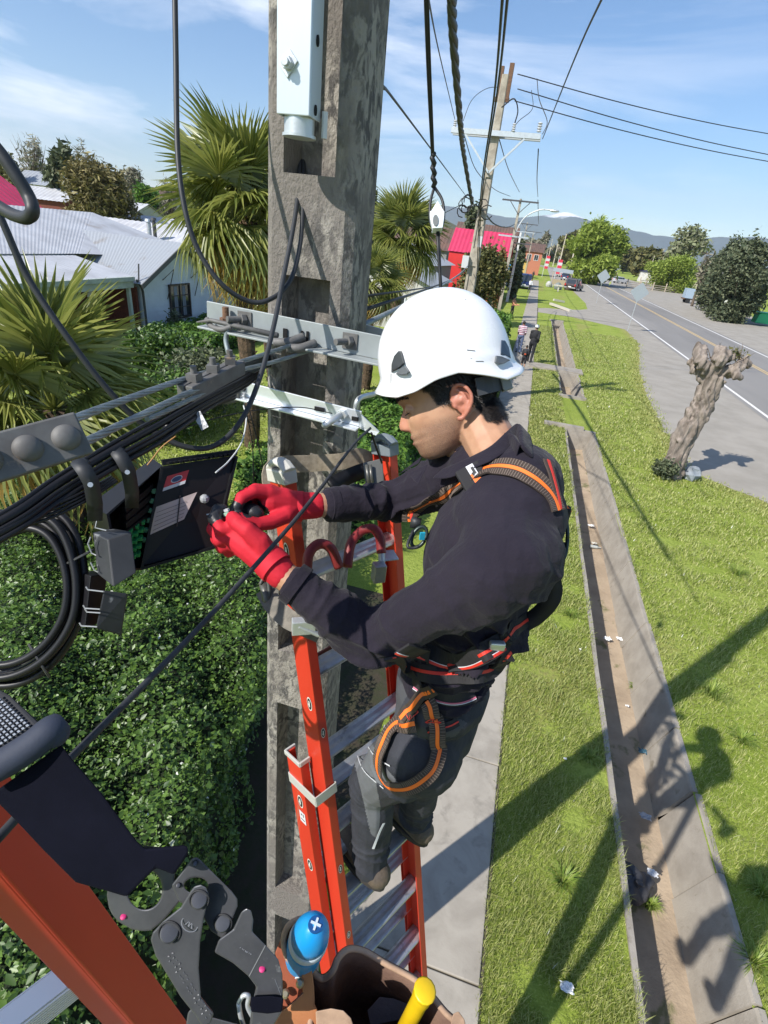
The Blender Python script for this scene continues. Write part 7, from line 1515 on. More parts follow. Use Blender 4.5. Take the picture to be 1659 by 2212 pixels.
# boots
M_BOOT = mat('brown_boot', (.11, .082, .055), .75, col2=(.065, .05, .038), scale=16, bump=.4, bscale=60); M_SOLE = mat('boot_sole', (.035, .03, .026), .8)
for an in (Lan, Ran):
    f_ = V((-.86, .51, 0)); c = V((an.x, an.y, 3.105)); mb = MB(); mb.caps([an+V((0, 0, -.0)), c+V((0, 0, .05))], [.046, .046]); mb.caps([c-f_*.045+V((0, 0, .045)), c+f_*.05+V((0, 0, .042)), c+f_*.135+V((0, 0, .036))], [.045, .046, .042])
    bt = remesh(mb, 'boot', M_BOOT, MAN, .004, 4, .5); mb = MB(); s_ = V((-f_.y, f_.x, 0)); out = [c+f_*(.055+.135*math.cos(a))+s_*(.048*math.sin(a)) for a in [k*PI/12 for k in range(24)]]; mb.slab([p-V((0, 0, .012)) for p in out], (0, 0, 1), .026); mb.obj('sole', M_SOLE, bt, bevel=.003)
    mb = MB(); [mb.tube([c+f_*q-s_*.03+V((0, 0, .088)), c+f_*q+s_*.03+V((0, 0, .088))], .003, 5) for q in (.03, .055, .08)]; mb.obj('lace', mat('lace', (.2, .17, .12), .8), bt)

# gloves
M_GLV = mat('red_glove', (.56, .018, .035), .7, col2=(.48, .014, .028), scale=30, bump=.35, bscale=600, bdist=.0006, spec=.3); M_GLB = mat('black_glove_grip', (.018, .018, .020), .42, bump=.5, bscale=160, bdist=.001)
gf = lambda co, no: .0012*np.sin(co[:, 0]*260+co[:, 2]*180)*np.sin(co[:, 1]*210)
for H, cuff_ax, blk in ((LH, (P(640, 1275, .97)-P(590, 1225, .985)), [(LH['k'][0][2], .0165), (LH['k'][0][3], .018), (LH['k'][0][4], .018), (P(500, 1150, .995), .017), (P(488, 1138, .99), .016), (P(512, 1155, .99), .011)]), (RH, (P(700, 1095, 1.15)-P(640, 1092, 1.14)), [(P(540, 1105, 1.07), .030), (P(520, 1100, 1.05), .020), (RH['k'][0][3], .014), (RH['k'][0][4], .020), (P(528, 1118, 1.045), .017), (P(562, 1110, 1.08), .020)])):
    mb = MB(); hand(mb, H, .0035); g_ = remesh(mb, 'glove', M_GLV, MAN, .0026, 5, .5); g_.data.materials.append(M_GLB); of = WL[g_.name]
    for p in g_.data.polygons:
        c = p.center+of
        if any((c-b_[0]).length < b_[1] for b_ in blk): p.material_index = 1
    w_ = H['palm'][0]-cuff_ax.normalized()*.006; ring_band('glove_cuff', w_, cuff_ax.normalized(), .0345, .0345, .024, M_GLV, g_, n=40, th=.003)
mb = MB(); pc = P(545, 1108, 1.07); mb.ell(pc, (.026, .020, .021), None, 18, 12); mb.obj('palm_grip', M_GLB, MAN, True)
CN = thing('fibre_connector', 'tiny white and green fibre connector pinched between the gloved fingertips', 'connector', P(487, 1108, 1.0)); mb = MB(); mb.bar(P(484, 1103, .99), P(494, 1101, .985), .005, .005); mb.obj('white_end', M_CER, CN); mb = MB(); mb.bar(P(484, 1111, .99), P(494, 1110, .985), .006, .006); mb.obj('green_end', mat('pale_green', (.35, .55, .42), .4), CN); mb = MB(); mb.tube([P(446, 1112, .98), P(465, 1107, .985), P(484, 1105, .99)], .0012, 6); mb.obj('fibre', M_CER, CN)

# harness
HN = MAN
M_WEB = mat('harness_web', (.085, .058, .044), .75, col2=(.035, .026, .022), scale=4, lo=.3, hi=.7, bump=.9, wave=('X', 160, 0.0), bdist=.0012, wear=(.09, .07, .055), wscale=80)
M_OR = mat('orange_stripe', (.85, .17, .02), .6); M_RD = mat('red_stripe', (.62, .035, .02), .6); M_PAD = mat('black_pad', (.014, .013, .015), .8, bump=.3, bscale=200, bdist=.001)
def strap(pts, w, m, stripe, sw=.007, off=.005, trees=(BJ, BT), d=1.1, name='harness_strap', k=8):
    o, ps, nn = line(pts, w, m, name, HN, trees, off, .003, k, d)
    if stripe:
        mb = MB(); mb.ribbon([p+n_*.0032 for p, n_ in zip(ps, nn)], sw, nn, .0008); mb.obj('stripe', stripe, o)
    # woven cross ribs
    mb = MB()
    return o, ps, nn
def ribs(o, ps, nn, w, m):
    mb = MB(); acc = 0
    for a, b_, n_ in zip(ps, ps[1:], nn):
        L_ = (b_-a).length; k = max(1, int(L_/.0035)); d_ = (b_-a).normalized(); s_ = d_.cross(n_).normalized()
        for i in range(k):
            c = a.lerp(b_, i/k)+n_*.0032
            for sg in (-1, 1): mb.bar(c+s_*sg*w*.16, c+s_*sg*w*.48, .0012, .0008, n_)
    mb.obj('weave', m, o)
M_RIB = mat('web_rib', (.17, .13, .105), .7)
o, ps, nn = strap([(882, 1128), (892, 1100), (925, 1080), (965, 1068), (1000, 1050), (1035, 1025), (1075, 1012), (1115, 1016), (1155, 1038), (1188, 1075), (1200, 1105)], .036, M_WEB, M_OR); ribs(o, ps, nn, .036, M_RIB)
hit_d = lambda x, y: -((ROT.transposed() @ (hit(x, y, d=.95)[0]-CAM)).z)
b0, bn_ = hit(1010, 1034, off=.010); xd_ = (hit(1040, 1022)[0]-hit(985, 1052)[0]).normalized(); b0 = P(1022, 1032, hit_d(1022, 1032)-.012); xd_ = (P(1050, 1018, .9)-P(990, 1050, .9)).normalized(); bn_ = ((CAM-b0).normalized()+V((0, 0, .5))).normalized(); bn_ = (bn_-xd_*bn_.dot(xd_)).normalized(); yd_ = bn_.cross(xd_).normalized(); Rb = Matrix((xd_, yd_, bn_)).transposed()
mb = MB(); mb.box(b0, (.050, .050, .012), Rb); bk = mb.obj('strap_buckle', M_PAD, HN, bevel=.004)
mb = MB(); mb.box(b0+bn_*.0065+xd_*.004, (.014, .046, .002), Rb); mb.obj('buckle_label', mat('sticker_white', (.6, .6, .62), .4), bk); mb = MB(); mb.box(b0+bn_*.008+xd_*.004-yd_*.012, (.014, .016, .001), Rb); mb.box(b0+bn_*.008+xd_*-.001, (.004, .010, .001), Rb); mb.obj('buckle_label_orange', M_OR, bk)
mb = MB(); mb.box(b0+bn_*.008+xd_*.006+yd_*.010, (.005, .014, .001), Rb); mb.box(b0+bn_*.008+xd_*.002+yd_*.004, (.004, .006, .001), Rb); mb.obj('buckle_label_print', M_INK, bk)
strap([(1178, 1000), (1188, 1035), (1198, 1075), (1203, 1102)], .020, M_WEB, M_RD, .006)
strap([(888, 1130), (893, 1110), (900, 1098)], .030, M_WEB, M_RD, .006)
# dorsal ring and loose strap behind the back
dp0 = P(1214, 1108, .98); mb = MB(); mb.box(dp0, (.03, .022, .03)); dr0 = mb.obj('dorsal_pad', M_PAD, HN, bevel=.005); mb = MB(); mb.ribbon([P(1208, 1100, .975), P(1218, 1098, .97), P(1228, 1110, .97)], .016, ray(1215, 1100)*-1, .003); mb.obj('stripe', M_OR, dr0)
def oval(c, rx, ry, d, r, tilt=0.0): 
    q = []
    for k in range(25): a = 2*PI*k/24; q.append(P(c[0]+rx*math.cos(a)*math.cos(tilt)-ry*math.sin(a)*math.sin(tilt), c[1]+rx*math.cos(a)*math.sin(tilt)+ry*math.sin(a)*math.cos(tilt), d))
    return q
mb = MB(); mb.tube(oval((1217, 1164), 9, 44, .96, 0, .04), .0036, 9); mb.obj('dorsal_ring', mat('black_steel', (.03, .045, .04), .35, .4), HN, True)
mb = MB(); mb.ribbon(smooth_pts([P(1203, 1170, .985), P(1200, 1215, .985), P(1193, 1250, 1.0), P(1196, 1275, 1.01), P(1188, 1300, 1.02), P(1160, 1330, 1.05), P(1125, 1352, 1.07), P(1100, 1375, 1.09)], 6), .034, ray(1190, 1250)*-1, .004); mb.obj('harness_strap', M_PAD, HN, True)
strap([(1160, 1330), (1130, 1340), (1105, 1360), (1085, 1385), (1060, 1402), (1030, 1418), (990, 1435), (968, 1442)], .030, M_PAD, M_RD, .006)
def belt(pts, w, m, stripes, name, off=.009, th=.005):
    pp = smooth_pts([V((x, y, 0)) for x, y in pts], 8); hs = [hit(p.x, p.y, (BJ, BT), None, off) for p in pp]; hs = [h for h in hs if h is not None]; ps = [h[0] for h in hs]; nn = [h[1] for h in hs]
    for _ in range(14): ps = [ps[0]]+[(ps[i-1]+ps[i]*2+ps[i+1])/4 for i in range(1, len(ps)-1)]+[ps[-1]]; nn = [nn[0]]+[(nn[i-1]+nn[i]+nn[i+1]).normalized() for i in range(1, len(nn)-1)]+[nn[-1]]
    mb = MB(); mb.ribbon(ps, w, nn, th); o = mb.obj(name, m, HN, bevel=.0015)
    for fr, sw, sm_, nm in stripes:
        q = []
        for i in range(len(ps)):
            d = (ps[min(i+1, len(ps)-1)]-ps[max(i-1, 0)]).normalized(); s_ = d.cross(nn[i]).normalized(); q.append(ps[i]+s_*fr*w+nn[i]*(th+.0006))
        mb = MB(); mb.ribbon(q, sw, nn, .0010); mb.obj(nm, sm_, o)
belt([(848, 1412), (880, 1440), (930, 1458), (985, 1464), (1035, 1456), (1075, 1434), (1092, 1412)], .034, M_PAD, [(-.1, .0065, M_RD, 'stripe')], 'waist_belt')
belt([(868, 1392), (905, 1408), (950, 1422), (1000, 1424), (1040, 1412), (1080, 1385)], .040, M_PAD, [(.34, .0055, M_RD, 'stripe'), (.26, .0016, M_PIPE, 'belt_piping')], 'waist_belt', .007)
belt([(900, 1480), (940, 1500), (985, 1510), (1025, 1500)], .030, M_PAD, [(.2, .0030, mat('pink_line', (.5, .12, .2), .6), 'belt_piping'), (.3, .0014, M_PIPE, 'belt_piping')], 'waist_belt', .005)
c, nn_ = hit(1062, 1398, off=.016); mb = MB(); mb.box(c, (.030, .012, .018), Matrix.Rotation(.3, 3, 'Z')); mb.obj('belt_buckle', mat('bright_buckle', (.6, .62, .64), .3, .6), HN, bevel=.003)
mb = MB(); mb.tube(smooth_pts([P(1085, 1400, 1.1), P(1100, 1385, 1.1), P(1103, 1405, 1.1), P(1100, 1430, 1.11), P(1085, 1432, 1.11), P(1078, 1415, 1.11)], 5), .005, 7, ell=(1.6, .6)); mb.obj('gear_loop', M_PAD, HN, True)
# leg loops hanging around the left thigh and under the seat
o, ps, nn = strap([(905, 1560), (880, 1560), (852, 1580), (832, 1620), (828, 1655), (842, 1684), (864, 1694)], .036, M_WEB, M_OR, .009, off=.014, name='leg_loop'); ribs(o, ps, nn, .036, M_RIB)
o, ps, nn = strap([(862, 1692), (893, 1688), (922, 1668), (940, 1636), (947, 1598), (944, 1560), (935, 1535), (925, 1515)], .034, M_WEB, M_OR, .008, off=.016, name='leg_loop'); ribs(o, ps, nn, .034, M_RIB)
strap([(880, 1545), (905, 1515), (940, 1482)], .024, M_WEB, M_OR, .008, off=.018); strap([(925, 1505), (915, 1480), (905, 1455)], .034, M_PAD, None, off=.012)
for (x, y) in ((898, 1535), (938, 1540)):
    c, n_ = hit(x, y, off=.020); xd_ = n_.cross(V((.4, 0, 1))).normalized(); yd_ = n_.cross(xd_); mb = MB()
    q = [c+xd_*u+yd_*v_ for u, v_ in ((-.011, -.014), (.011, -.014), (.011, .014), (-.011, .014))]
    for a, b_ in ((0, 1), (1, 2), (2, 3), (3, 0), (0, 2), (1, 3)): mb.bar(q[a], q[b_], .0013, .001, n_)
    mb.obj('stitching', M_RD, HN)
strap([(985, 1555), (960, 1568), (925, 1575)], .02, M_PAD, M_RD, .003, off=.008)
# chest connector hidden by the arm
mb = MB(); mb.tube(oval((905, 1160), 14, 24, 1.02, 0, .5), .004, 8); mb.obj('chest_carabiner', mat('black_steel', (.03, .045, .04), .35, .4), HN, True)
mb = MB(); mb.tube(smooth_pts([P(893, 1145, 1.02), P(880, 1178, 1.0), P(892, 1184, 1.0), P(905, 1180, 1.0)], 4), .003, 8); mb.box(P(898, 1130, 1.03), (.02, .012, .02)); mb.obj('chest_ring', M_GCB, HN, True); mb = MB(); mb.box(P(912, 1158, 1.0), (.010, .004, .016), Matrix.Rotation(.5, 3, 'Z')); mb.obj('blue_tag', mat('blue_tag', (.02, .35, .5), .5), HN)
# ================================================================ OTHER PEOPLE
def figure(label, loc, head, h=1.72, stride=.28, arms=(.15, -.15), top=(.1, .1, .1), legs=(.02, .02, .025), skin=(.42, .24, .16), hair=(.02, .015, .012), stripes=None, cap=None, elbow=(.3, .3), bare_legs=False, sit=0.0, group=None, vox=.012, bag=None, lean=0.0, helmet=None, fwd=0.0):
    t = thing('person', label, 'person', loc, group); k = h/1.75; th = head
    Fx, Rx = V((math.sin(th), math.cos(th), 0)), V((math.cos(th), -math.sin(th), 0)); o = V(loc)
    def q(r, f, z): return o+Rx*r*k+Fx*(f+lean*max(0, z-.9))*k+V((0, 0, z*k))
    hipz = .92-sit*.45
    def leg(s, st): 
        if sit: return [q(s*.09, 0, hipz), q(s*.11, .42, hipz), q(s*.11, .44, .08)]
        return [q(s*.09, 0, .92), q(s*.10, st*.55+.04, .50), q(s*.10, st-.02, .09)]
    LL, LR = leg(-1, stride), leg(1, -stride); dz = hipz-.92
    shL, shR = q(-.18, 0, 1.42+dz), q(.18, 0, 1.42+dz)
    def arm(s, sw, el): a = q(s*.20, sw*.5, 1.16+dz); return [q(s*.18, 0, 1.41+dz), a, q(s*.20, sw*.5+.10+el*.3, .95+el*.25+dz)]
    AL, AR = arm(-1, arms[0], elbow[0]), arm(1, arms[1], elbow[1])
    def build(mb, g, what):
        g *= k
        if 'legs' in what:
            for l in (LL, LR): mb.caps(l, [.085*k+g, .058*k+g, .042*k+g], 10)
            mb.ell(q(0, 0, .95+dz), (.16*k+g, .12*k+g, .12*k+g), Matrix((Rx, Fx, V((0, 0, 1)))).transposed(), 12, 8)
        if 'top' in what:
            R_ = Matrix((Rx, Fx, V((0, 0, 1)))).transposed(); mb.ell(q(0, 0, 1.27+dz), (.175*k+g, .115*k+g, .23*k+g), R_, 14, 10); mb.ell(q(0, 0, 1.05+dz), (.15*k+g, .11*k+g, .17*k+g), R_, 14, 10); mb.caps([shL, q(0, 0, 1.47+dz), shR], [.06*k+g]*3, 10)
            for a in (AL, AR): mb.caps(a if what == ('top',) else a, [.052*k+g, .042*k+g, .033*k+g], 9)
    mb = MB(); build(mb, -.004, ('legs',)); build(mb, -.004, ('top', 'x')); hc_ = q(0, .02, 1.63+dz); mb.caps([q(0, 0, 1.45+dz), hc_-V((0, 0, .05*k))], [.055*k, .055*k]); mb.ell(hc_, (.078*k, .098*k, .115*k), Matrix((Rx, Fx, V((0, 0, 1)))).transposed(), 14, 10); mb.ell(hc_+Fx*.10*k-V((0, 0, .01)), (.014*k,)*3); 
    for s in (-1, 1): mb.ell(hc_+Rx*s*.078*k, (.012*k, .02*k, .03*k))
    for l in (LL, LR): mb.caps([l[2]-V((0, 0, .035*k)), l[2]+Fx*.12*k-V((0, 0, .045*k))], [.042*k, .036*k])
    for a in (AL, AR):
        mb.caps([a[2], a[2]+(a[2]-a[1]).normalized()*.08*k], [.032*k, .028*k])
        d_ = (a[2]-a[1]).normalized()
        for i in range(4): mb.caps([a[2]+d_*.08*k+Fx*(i-1.5)*.017*k, a[2]+d_*(.15-.008*abs(i-1))*k+Fx*(i-1.5)*.018*k], [.0095*k, .008*k], 6)
        mb.caps([a[2]+d_*.03*k+Fx*.02*k, a[2]+d_*.09*k+Fx*.05*k], [.011*k, .009*k], 6)
    remesh(mb, 'body', mat('skin%d' % len(MATS), skin, .55), t, vox*k, 2, .4)
    fz = lambda co, no: np.array([noise.noise(V((a*9, b_*9, c_*9))) for a, b_, c_ in co])*.012*k
    mb = MB(); build(mb, .014, ('top',)); tp = remesh(mb, 'shirt', mat('shirt%d' % len(MATS), top, .8), t, vox*k, 2, .4, fz)
    if stripes:
        tp.data.materials.append(mat('stripe%d' % len(MATS), stripes, .8))
        for p in tp.data.polygons:
            if int((p.center.z)*k*22) % 2: p.material_index = 1
    mb = MB(); build(mb, .012, ('legs',)); 
    if not bare_legs: remesh(mb, 'trousers', mat('trouser%d' % len(MATS), legs, .8), t, vox*k, 2, .4, fz)
    else:
        mb = MB(); mb.ell(q(0, 0, .93+dz), (.17*k, .13*k, .13*k)); [mb.caps([l[0], l[0].lerp(l[1], .9)], [.10*k, .085*k], 10) for l in (LL, LR)]; remesh(mb, 'shorts', mat('trouser%d' % len(MATS), legs, .8), t, vox*k, 2, .4)
    mb = MB()
    for l in (LL, LR): mb.caps([l[2]-V((0, 0, .03*k)), l[2]+Fx*.13*k-V((0, 0, .045*k))], [.05*k, .044*k])
    remesh(mb, 'shoes', mat('shoe%d' % len(MATS), (.03, .028, .026), .6), t, vox*k, 2, .4)
    mb = MB()
    if helmet or cap: mb.ell(hc_+V((0, 0, .05*k))-Fx*.005, (.10*k, .115*k, .09*k), None, 16, 10); mb.ell(hc_+V((0, 0, .055*k))+Fx*.11*k, (.07*k, .06*k, .012*k)); mb.obj('cap', mat('cap%d' % len(MATS), helmet or cap, .5), t, True)
    mb = MB(); mb.ell(hc_+V((0, 0, .03*k))-Fx*.018*k, (.084*k, .096*k, .105*k), None, 14, 10); 
    if not (helmet or cap): mb.obj('hair', mat('hair%d' % len(MATS), hair, .6), t, True)
    else: mb.obj('hair', mat('hair%d' % len(MATS), hair, .6), t, True).scale = (.96, .96, .96) if False else (1, 1, 1)
    if bag:
        mb = MB(); mb.ell(q(0, -.17, 1.25+dz), (.13*k, .09*k, .19*k), Matrix((Rx, Fx, V((0, 0, 1)))).transposed(), 14, 10); bo = mb.obj('backpack', mat('bag%d' % len(MATS), bag[0], .7), t, True); mb = MB(); mb.ell(q(0, -.235, 1.18+dz), (.075*k, .03*k, .07*k), None, 10, 6); mb.obj('pocket', mat('bagp%d' % len(MATS), bag[1], .6), bo, True)
    return t
WG = 'pedestrians on the pavement'
def fp(x, y, z=.03): p = G(x, y, z); return p
figure('pedestrian in black clothes and white cap walking away on the pavement', fp(1142, 783), .12, 1.86, .24, (.1, -.15), (.014, .014, .016), (.014, .014, .017), cap=(.75, .75, .72), elbow=(.5, .2), group=WG, lean=.06)
figure('pedestrian in pink-and-white striped shirt walking beside the one in black', fp(1118, 762), .0, 1.70, .10, (.05, -.05), (.62, .55, .57), (.10, .13, .22), stripes=(.30, .10, .16), group=WG)
figure('small child with black and orange backpack walking behind the two adults', fp(1127, 800), .05, 1.18, .10, (.05, 0), (.03, .03, .035), (.02, .02, .025), bag=((.02, .02, .022), (.6, .10, .04)), bare_legs=True, group=WG)
figure('pedestrian in white shirt standing by the blue van', fp(1142, 632), 2.8, 1.75, .12, (.1, .2), (.7, .7, .72), (.06, .06, .08), group=WG, vox=.02)
figure('person with bare arms leaning by the hedge in an orange top', fp(1103, 685), 2.2, 1.6, .05, (.4, .5), (.50, .22, .13), (.03, .025, .03), hair=(.01, .008, .008), elbow=(.7, .6), vox=.018)
figure('tiny figure in black at the roadside by the ochre kiosk', (-.9, 118, 0), .5, 1.75, .1, (.1, .1), (.02, .02, .02), (.02, .02, .02), vox=.03)
figure('tiny figure in pink at the stall near the road', (7.2, 100, 0), 2.5, 1.7, .1, (.1, .1), (.45, .25, .25), (.3, .25, .25), vox=.03)

# ================================================================ THE SECOND LADDER, AND THE SECOND WORKER WHO HOLDS THE CAMERA
RA, RBt = P(62, 1845, .56), P(335, 2190, .80); rd_ = (RBt-RA).normalized()
r1_, r2_ = P(182, 2112, .70), P(92, 2245, .70); r2_ = V((r2_.x, r2_.y, r1_.z)); ru_ = (r2_-r1_); ru_.z = 0; ru_.normalize()
ru_ = (ru_-rd_*ru_.dot(rd_)).normalized(); rn_ = rd_.cross(ru_).normalized()
L2 = thing('extension_ladder', 'second red-orange ladder crossing the bottom left corner, close to the camera', 'ladder', RA+rd_*4.5)
def rail2(org, inward):
    mb = MB(); a, b_ = org-rd_*.55, org+rd_*4.4
    def bx(o_, u, wu, v_, wv):
        vs = []
        for p in (a+o_, b_+o_):
            for su, sv in ((-1, -1), (1, -1), (1, 1), (-1, 1)): vs.append(p+u*su*wu/2+v_*sv*wv/2)
        mb.add(vs, [(3, 2, 1, 0), (4, 5, 6, 7), (0, 1, 5, 4), (1, 2, 6, 5), (2, 3, 7, 6), (3, 0, 4, 7)])
    bx(V(), ru_, .005, rn_, .072); [bx(ru_*inward*.016+rn_*sg*.034, ru_, .032, rn_, .005) for sg in (-1, 1)]
    mb.obj('rail', M_ORG, L2, bevel=.002)
_a, _b = ru_.copy(), rn_.copy()
for org_, inw_ in ((RA, 1), (RA+_a*.40, -1)):
    th_ = math.radians(28)*inw_; ru_, rn_ = _a*math.cos(th_)+_b*math.sin(th_), _b*math.cos(th_)-_a*math.sin(th_); rail2(org_, inw_)
ru_, rn_ = _a, _b
s0_ = (r1_-RA).dot(rd_)-.045
for k in range(-2, 14):
    c = RA+rd_*(s0_+.305*k); mb = MB(); mb.bar(c+ru_*.018, c+ru_*.385, .034, .030, rn_)
    for i in range(7): mb.bar(c+ru_*.020+rn_*0+rd_*-.0155+rn_*(-.014+.0047*i), c+ru_*.384+rd_*-.0155+rn_*(-.014+.0047*i), .0018, .0018, rd_)
    for i in range(8): mb.bar(c+ru_*.020+rn_*.0175+rd_*(-.0145+.0042*i), c+ru_*.384+rn_*.0175+rd_*(-.0145+.0042*i), .0016, .0018, rn_); mb.bar(c+ru_*.020-rn_*.0175+rd_*(-.0145+.0042*i), c+ru_*.384-rn_*.0175+rd_*(-.0145+.0042*i), .0016, .0018, rn_)
    mb.obj('rung', mat('bright_aluminium', (.78, .76, .73), .4, .3), L2)
figure('second lineworker in helmet standing on his own ladder just behind the camera', (.04, -.50, 3.30), -.1, 1.86, .10, (.0, .0), (.03, .04, .06), (.04, .045, .06), helmet=(.75, .75, .74), elbow=(.5, .45), vox=.012)

# his gear hanging in front of him
M_NAVY = mat('navy_webbing', (.0025, .003, .008), .9, col2=(.004, .0045, .011), scale=20, bump=.4, bscale=900, bdist=.0005, spec=.12)
M_NAVYL = mat('navy_fabric', (.028, .036, .058), .75, col2=(.020, .026, .044), scale=20, bump=.4, bscale=300, bdist=.0006)
WB = thing('safety_lanyard', 'wide dark navy webbing strap with rolled fabric cover at the lower left', 'lanyard', P(200, 1760, .36))
def cc(x, y): return x/2.56, y/2.56+1350
def cp(x, y, d): return P(*cc(x, y), d)
dv = ray(200, 1760)
pol = [cp(-60, 930, .37), cp(0, 905, .37), cp(340, 665, .37), cp(395, 740, .37), cp(560, 930, .37), cp(755, 1195, .37), cp(800, 1235, .37), cp(1030, 1215, .37), cp(1040, 1260, .37), cp(960, 1380, .37), cp(860, 1340, .37), cp(700, 1500, .37), cp(600, 1470, .37), cp(420, 1420, .37), cp(240, 1240, .37), cp(90, 1080, .37), cp(-60, 930, .37)]
mb = MB(); mb.slab(pol[:-1], -dv, .006); mb.obj('webbing', M_NAVY, WB, bevel=.002)
mb = MB(); mb.tube(smooth_pts([cp(-120, 830, .355), cp(0, 775, .355), cp(170, 670, .36), cp(270, 590, .365), cp(310, 570, .37)], 5), [.0105]*17+[.010, .009, .008, .005][:4] if False else .0105, 14, ell=(1, 1)); mb.ell(cp(300, 600, .368), .0102); mb.obj('rolled_cover', M_NAVYL, WB, True)
mb = MB(); A0, A1, A2, A3 = cp(-60, 330, .42), cp(60, 400, .41), cp(235, 560, .40), cp(-60, 760, .39)
mb.slab([A0, A1, A2, A3], -dv, .012); pad = mb.obj('mesh_pad', mat('black_mesh', (.012, .014, .020), .8), WB, bevel=.003)
mb = MB(); ux_, uy_ = (A2-A1).normalized(), (A3-A2).normalized(); nn_ = ux_.cross(uy_).normalized(); nn_ = nn_ if nn_.dot(CAM-A1) > 0 else -nn_
for i in range(-4, 26):
    for j in range(-4, 32):
        p = A2-ux_*(.0034*i+.002)+uy_*(.0034*j+.002); x, y = proj(p)
        if inpoly(x, y, [cc(-60, 340), cc(55, 408), cc(228, 560), cc(-60, 745)]): mb.box(p+nn_*.0125, (.0018, .0018, .0016), Matrix((ux_, uy_, nn_)).transposed())
mb.obj('mesh_dots', mat('mesh_dots', (.16, .19, .24), .6), pad)
M_STL = mat('blackened_steel', (.105, .107, .115), .42, .45, col2=(.075, .077, .085), scale=35, wear=(.20, .205, .21), wscale=45, wlo=.66, whi=.72, rvar=.25, bump=.12, bscale=90, bdist=.0006)
HKs = thing('snap_hook', 'large blackened steel double-action snap hook with round rivets, bottom left of centre', 'snap hook', cp(1000, 1700, .37))
def plate(poly, d, th, name, m=M_STL, parent=HKs, bev=.0012):
    mb = MB(); pts = [cp(x, y, d) for x, y in poly]; n_ = (pts[1]-pts[0]).cross(pts[2]-pts[0]); w = -ray(*cc(*poly[0])).normalized(); mb.slab([p-w*th for p in pts], w, th); return mb.obj(name, m, parent, bevel=bev)
def rivet(x, y, d, r, parent, name='rivet'):
    w = -ray(*cc(x, y)).normalized(); c = cp(x, y, d); mb = MB(); rr_ = r/2.56*d/1100; mb.tube([c, c+w*.0014, c+w*.0024, c+w*.0026], [rr_, rr_, rr_*.86, rr_*.5], 24); o = mb.obj(name, M_STL, parent, 40)
    mb = MB(); mb.tube([c+w*.0002+ROT.col[0]*rr_*1.2*math.cos(a)+ROT.col[1]*rr_*1.2*math.sin(a) for a in [k*PI/12 for k in range(25)]], rr_*.10, 6, False); mb.obj('rivet_groove', mat('groove', (.02, .02, .022), .7), o)
# eye plate as a ring with a round hole
def annulus(outer, c, r, d, th, name, m=M_STL, parent=HKs):
    n_ = 40; w = -ray(*cc(*c)).normalized(); inn = [cp(c[0]+r[0]*math.cos(2*PI*k/n_), c[1]+r[1]*math.sin(2*PI*k/n_), d) for k in range(n_)]
    out = []
    for k in range(n_):
        a = 2*PI*k/n_; dx, dy = math.cos(a), math.sin(a); best = 0
        for i in range(len(outer)):
            (x1, y1), (x2, y2) = outer[i], outer[(i+1) % len(outer)]; ex, ey = x2-x1, y2-y1; det = dx*ey-dy*ex
            if abs(det) < 1e-9: continue
            t_ = ((x1-c[0])*ey-(y1-c[1])*ex)/det; u_ = ((x1-c[0])*dy-(y1-c[1])*dx)/det
            if t_ > 0 and -1e-6 <= u_ <= 1+1e-6: best = max(best, t_)
        out.append(cp(c[0]+dx*best, c[1]+dy*best, d))
    mb = MB(); vs = []
    for a, b_ in zip(out, inn): vs += [a, b_, b_-w*th, a-w*th]
    mb.add(vs, [(i*4+k, i*4+(k+1) % 4, ((i+1) % n_)*4+(k+1) % 4, ((i+1) % n_)*4+k) for i in range(n_) for k in range(4)]); return mb.obj(name, m, parent, bevel=.0012)
annulus([(600, 1400), (590, 1500), (605, 1580), (650, 1640), (740, 1690), (830, 1695), (900, 1640), (960, 1570), (1010, 1510), (960, 1400), (985, 1330), (920, 1230), (800, 1220), (680, 1300)], (800, 1462), (98, 112), .392, .006, 'eye_plate')
annulus([(948, 1440), (1075, 1275), (1100, 1290), (1310, 1500), (1320, 1545), (1280, 1640), (1240, 1740), (1200, 1740), (1165, 1690), (1150, 1600), (1040, 1560), (990, 1530)], (1085, 1440), (66, 44), .388, .006, 'frame_plate')
lev = plate([(1055, 1470), (1075, 1445), (1110, 1435), (1140, 1450), (1155, 1485), (1150, 1530), (1128, 1620), (1108, 1750), (1100, 1900), (1112, 2060), (1150, 2110), (1184, 2150), (1165, 2206), (1120, 2225), (1080, 2160), (1000, 2060), (860, 1830), (832, 1740), (845, 1700), (900, 1640), (1000, 1560)], .376, .007, 'gate_lever')
plate([(1185, 1810), (1210, 1740), (1290, 1682), (1310, 1640), (1335, 1585), (1362, 1566), (1390, 1578), (1402, 1630), (1396, 1695), (1460, 1760), (1540, 1850), (1563, 1930), (1566, 2040), (1560, 2140), (1500, 2240), (1380, 2240), (1392, 2140), (1420, 2000), (1372, 1940), (1290, 1870)], .384, .010, 'hook_body')
plate([(1040, 2140), (1060, 2120), (1180, 2170), (1400, 2230), (1400, 2300), (1040, 2300), (1030, 2200)], .392, .006, 'hook_tail')
for x, y, r, d in ((1102, 1520, 44, .3755), (938, 1700, 50, .3755), (1232, 1650, 42, .3875), (985, 1440, 12, .3875), (1078, 1320, 12, .3875)): rivet(x, y, d, r, HKs)
mb = MB()
for k in range(17):      # raised cast lettering reads only as worn marks
    for row in range(2):
        a = cp(950+k*13+row*-22, 1815+k*21+row*18, .3755); b_ = cp(950+k*13+row*-22+9*math.cos(k*2.3), 1815+k*21+row*18+9*math.sin(k*1.7), .3755); mb.bar(a, b_, .0007, .0004, -ray(400, 2080))
mb.obj('cast_marks', mat('cast_mark_dull', (.13, .132, .138), .6, .2), lev)
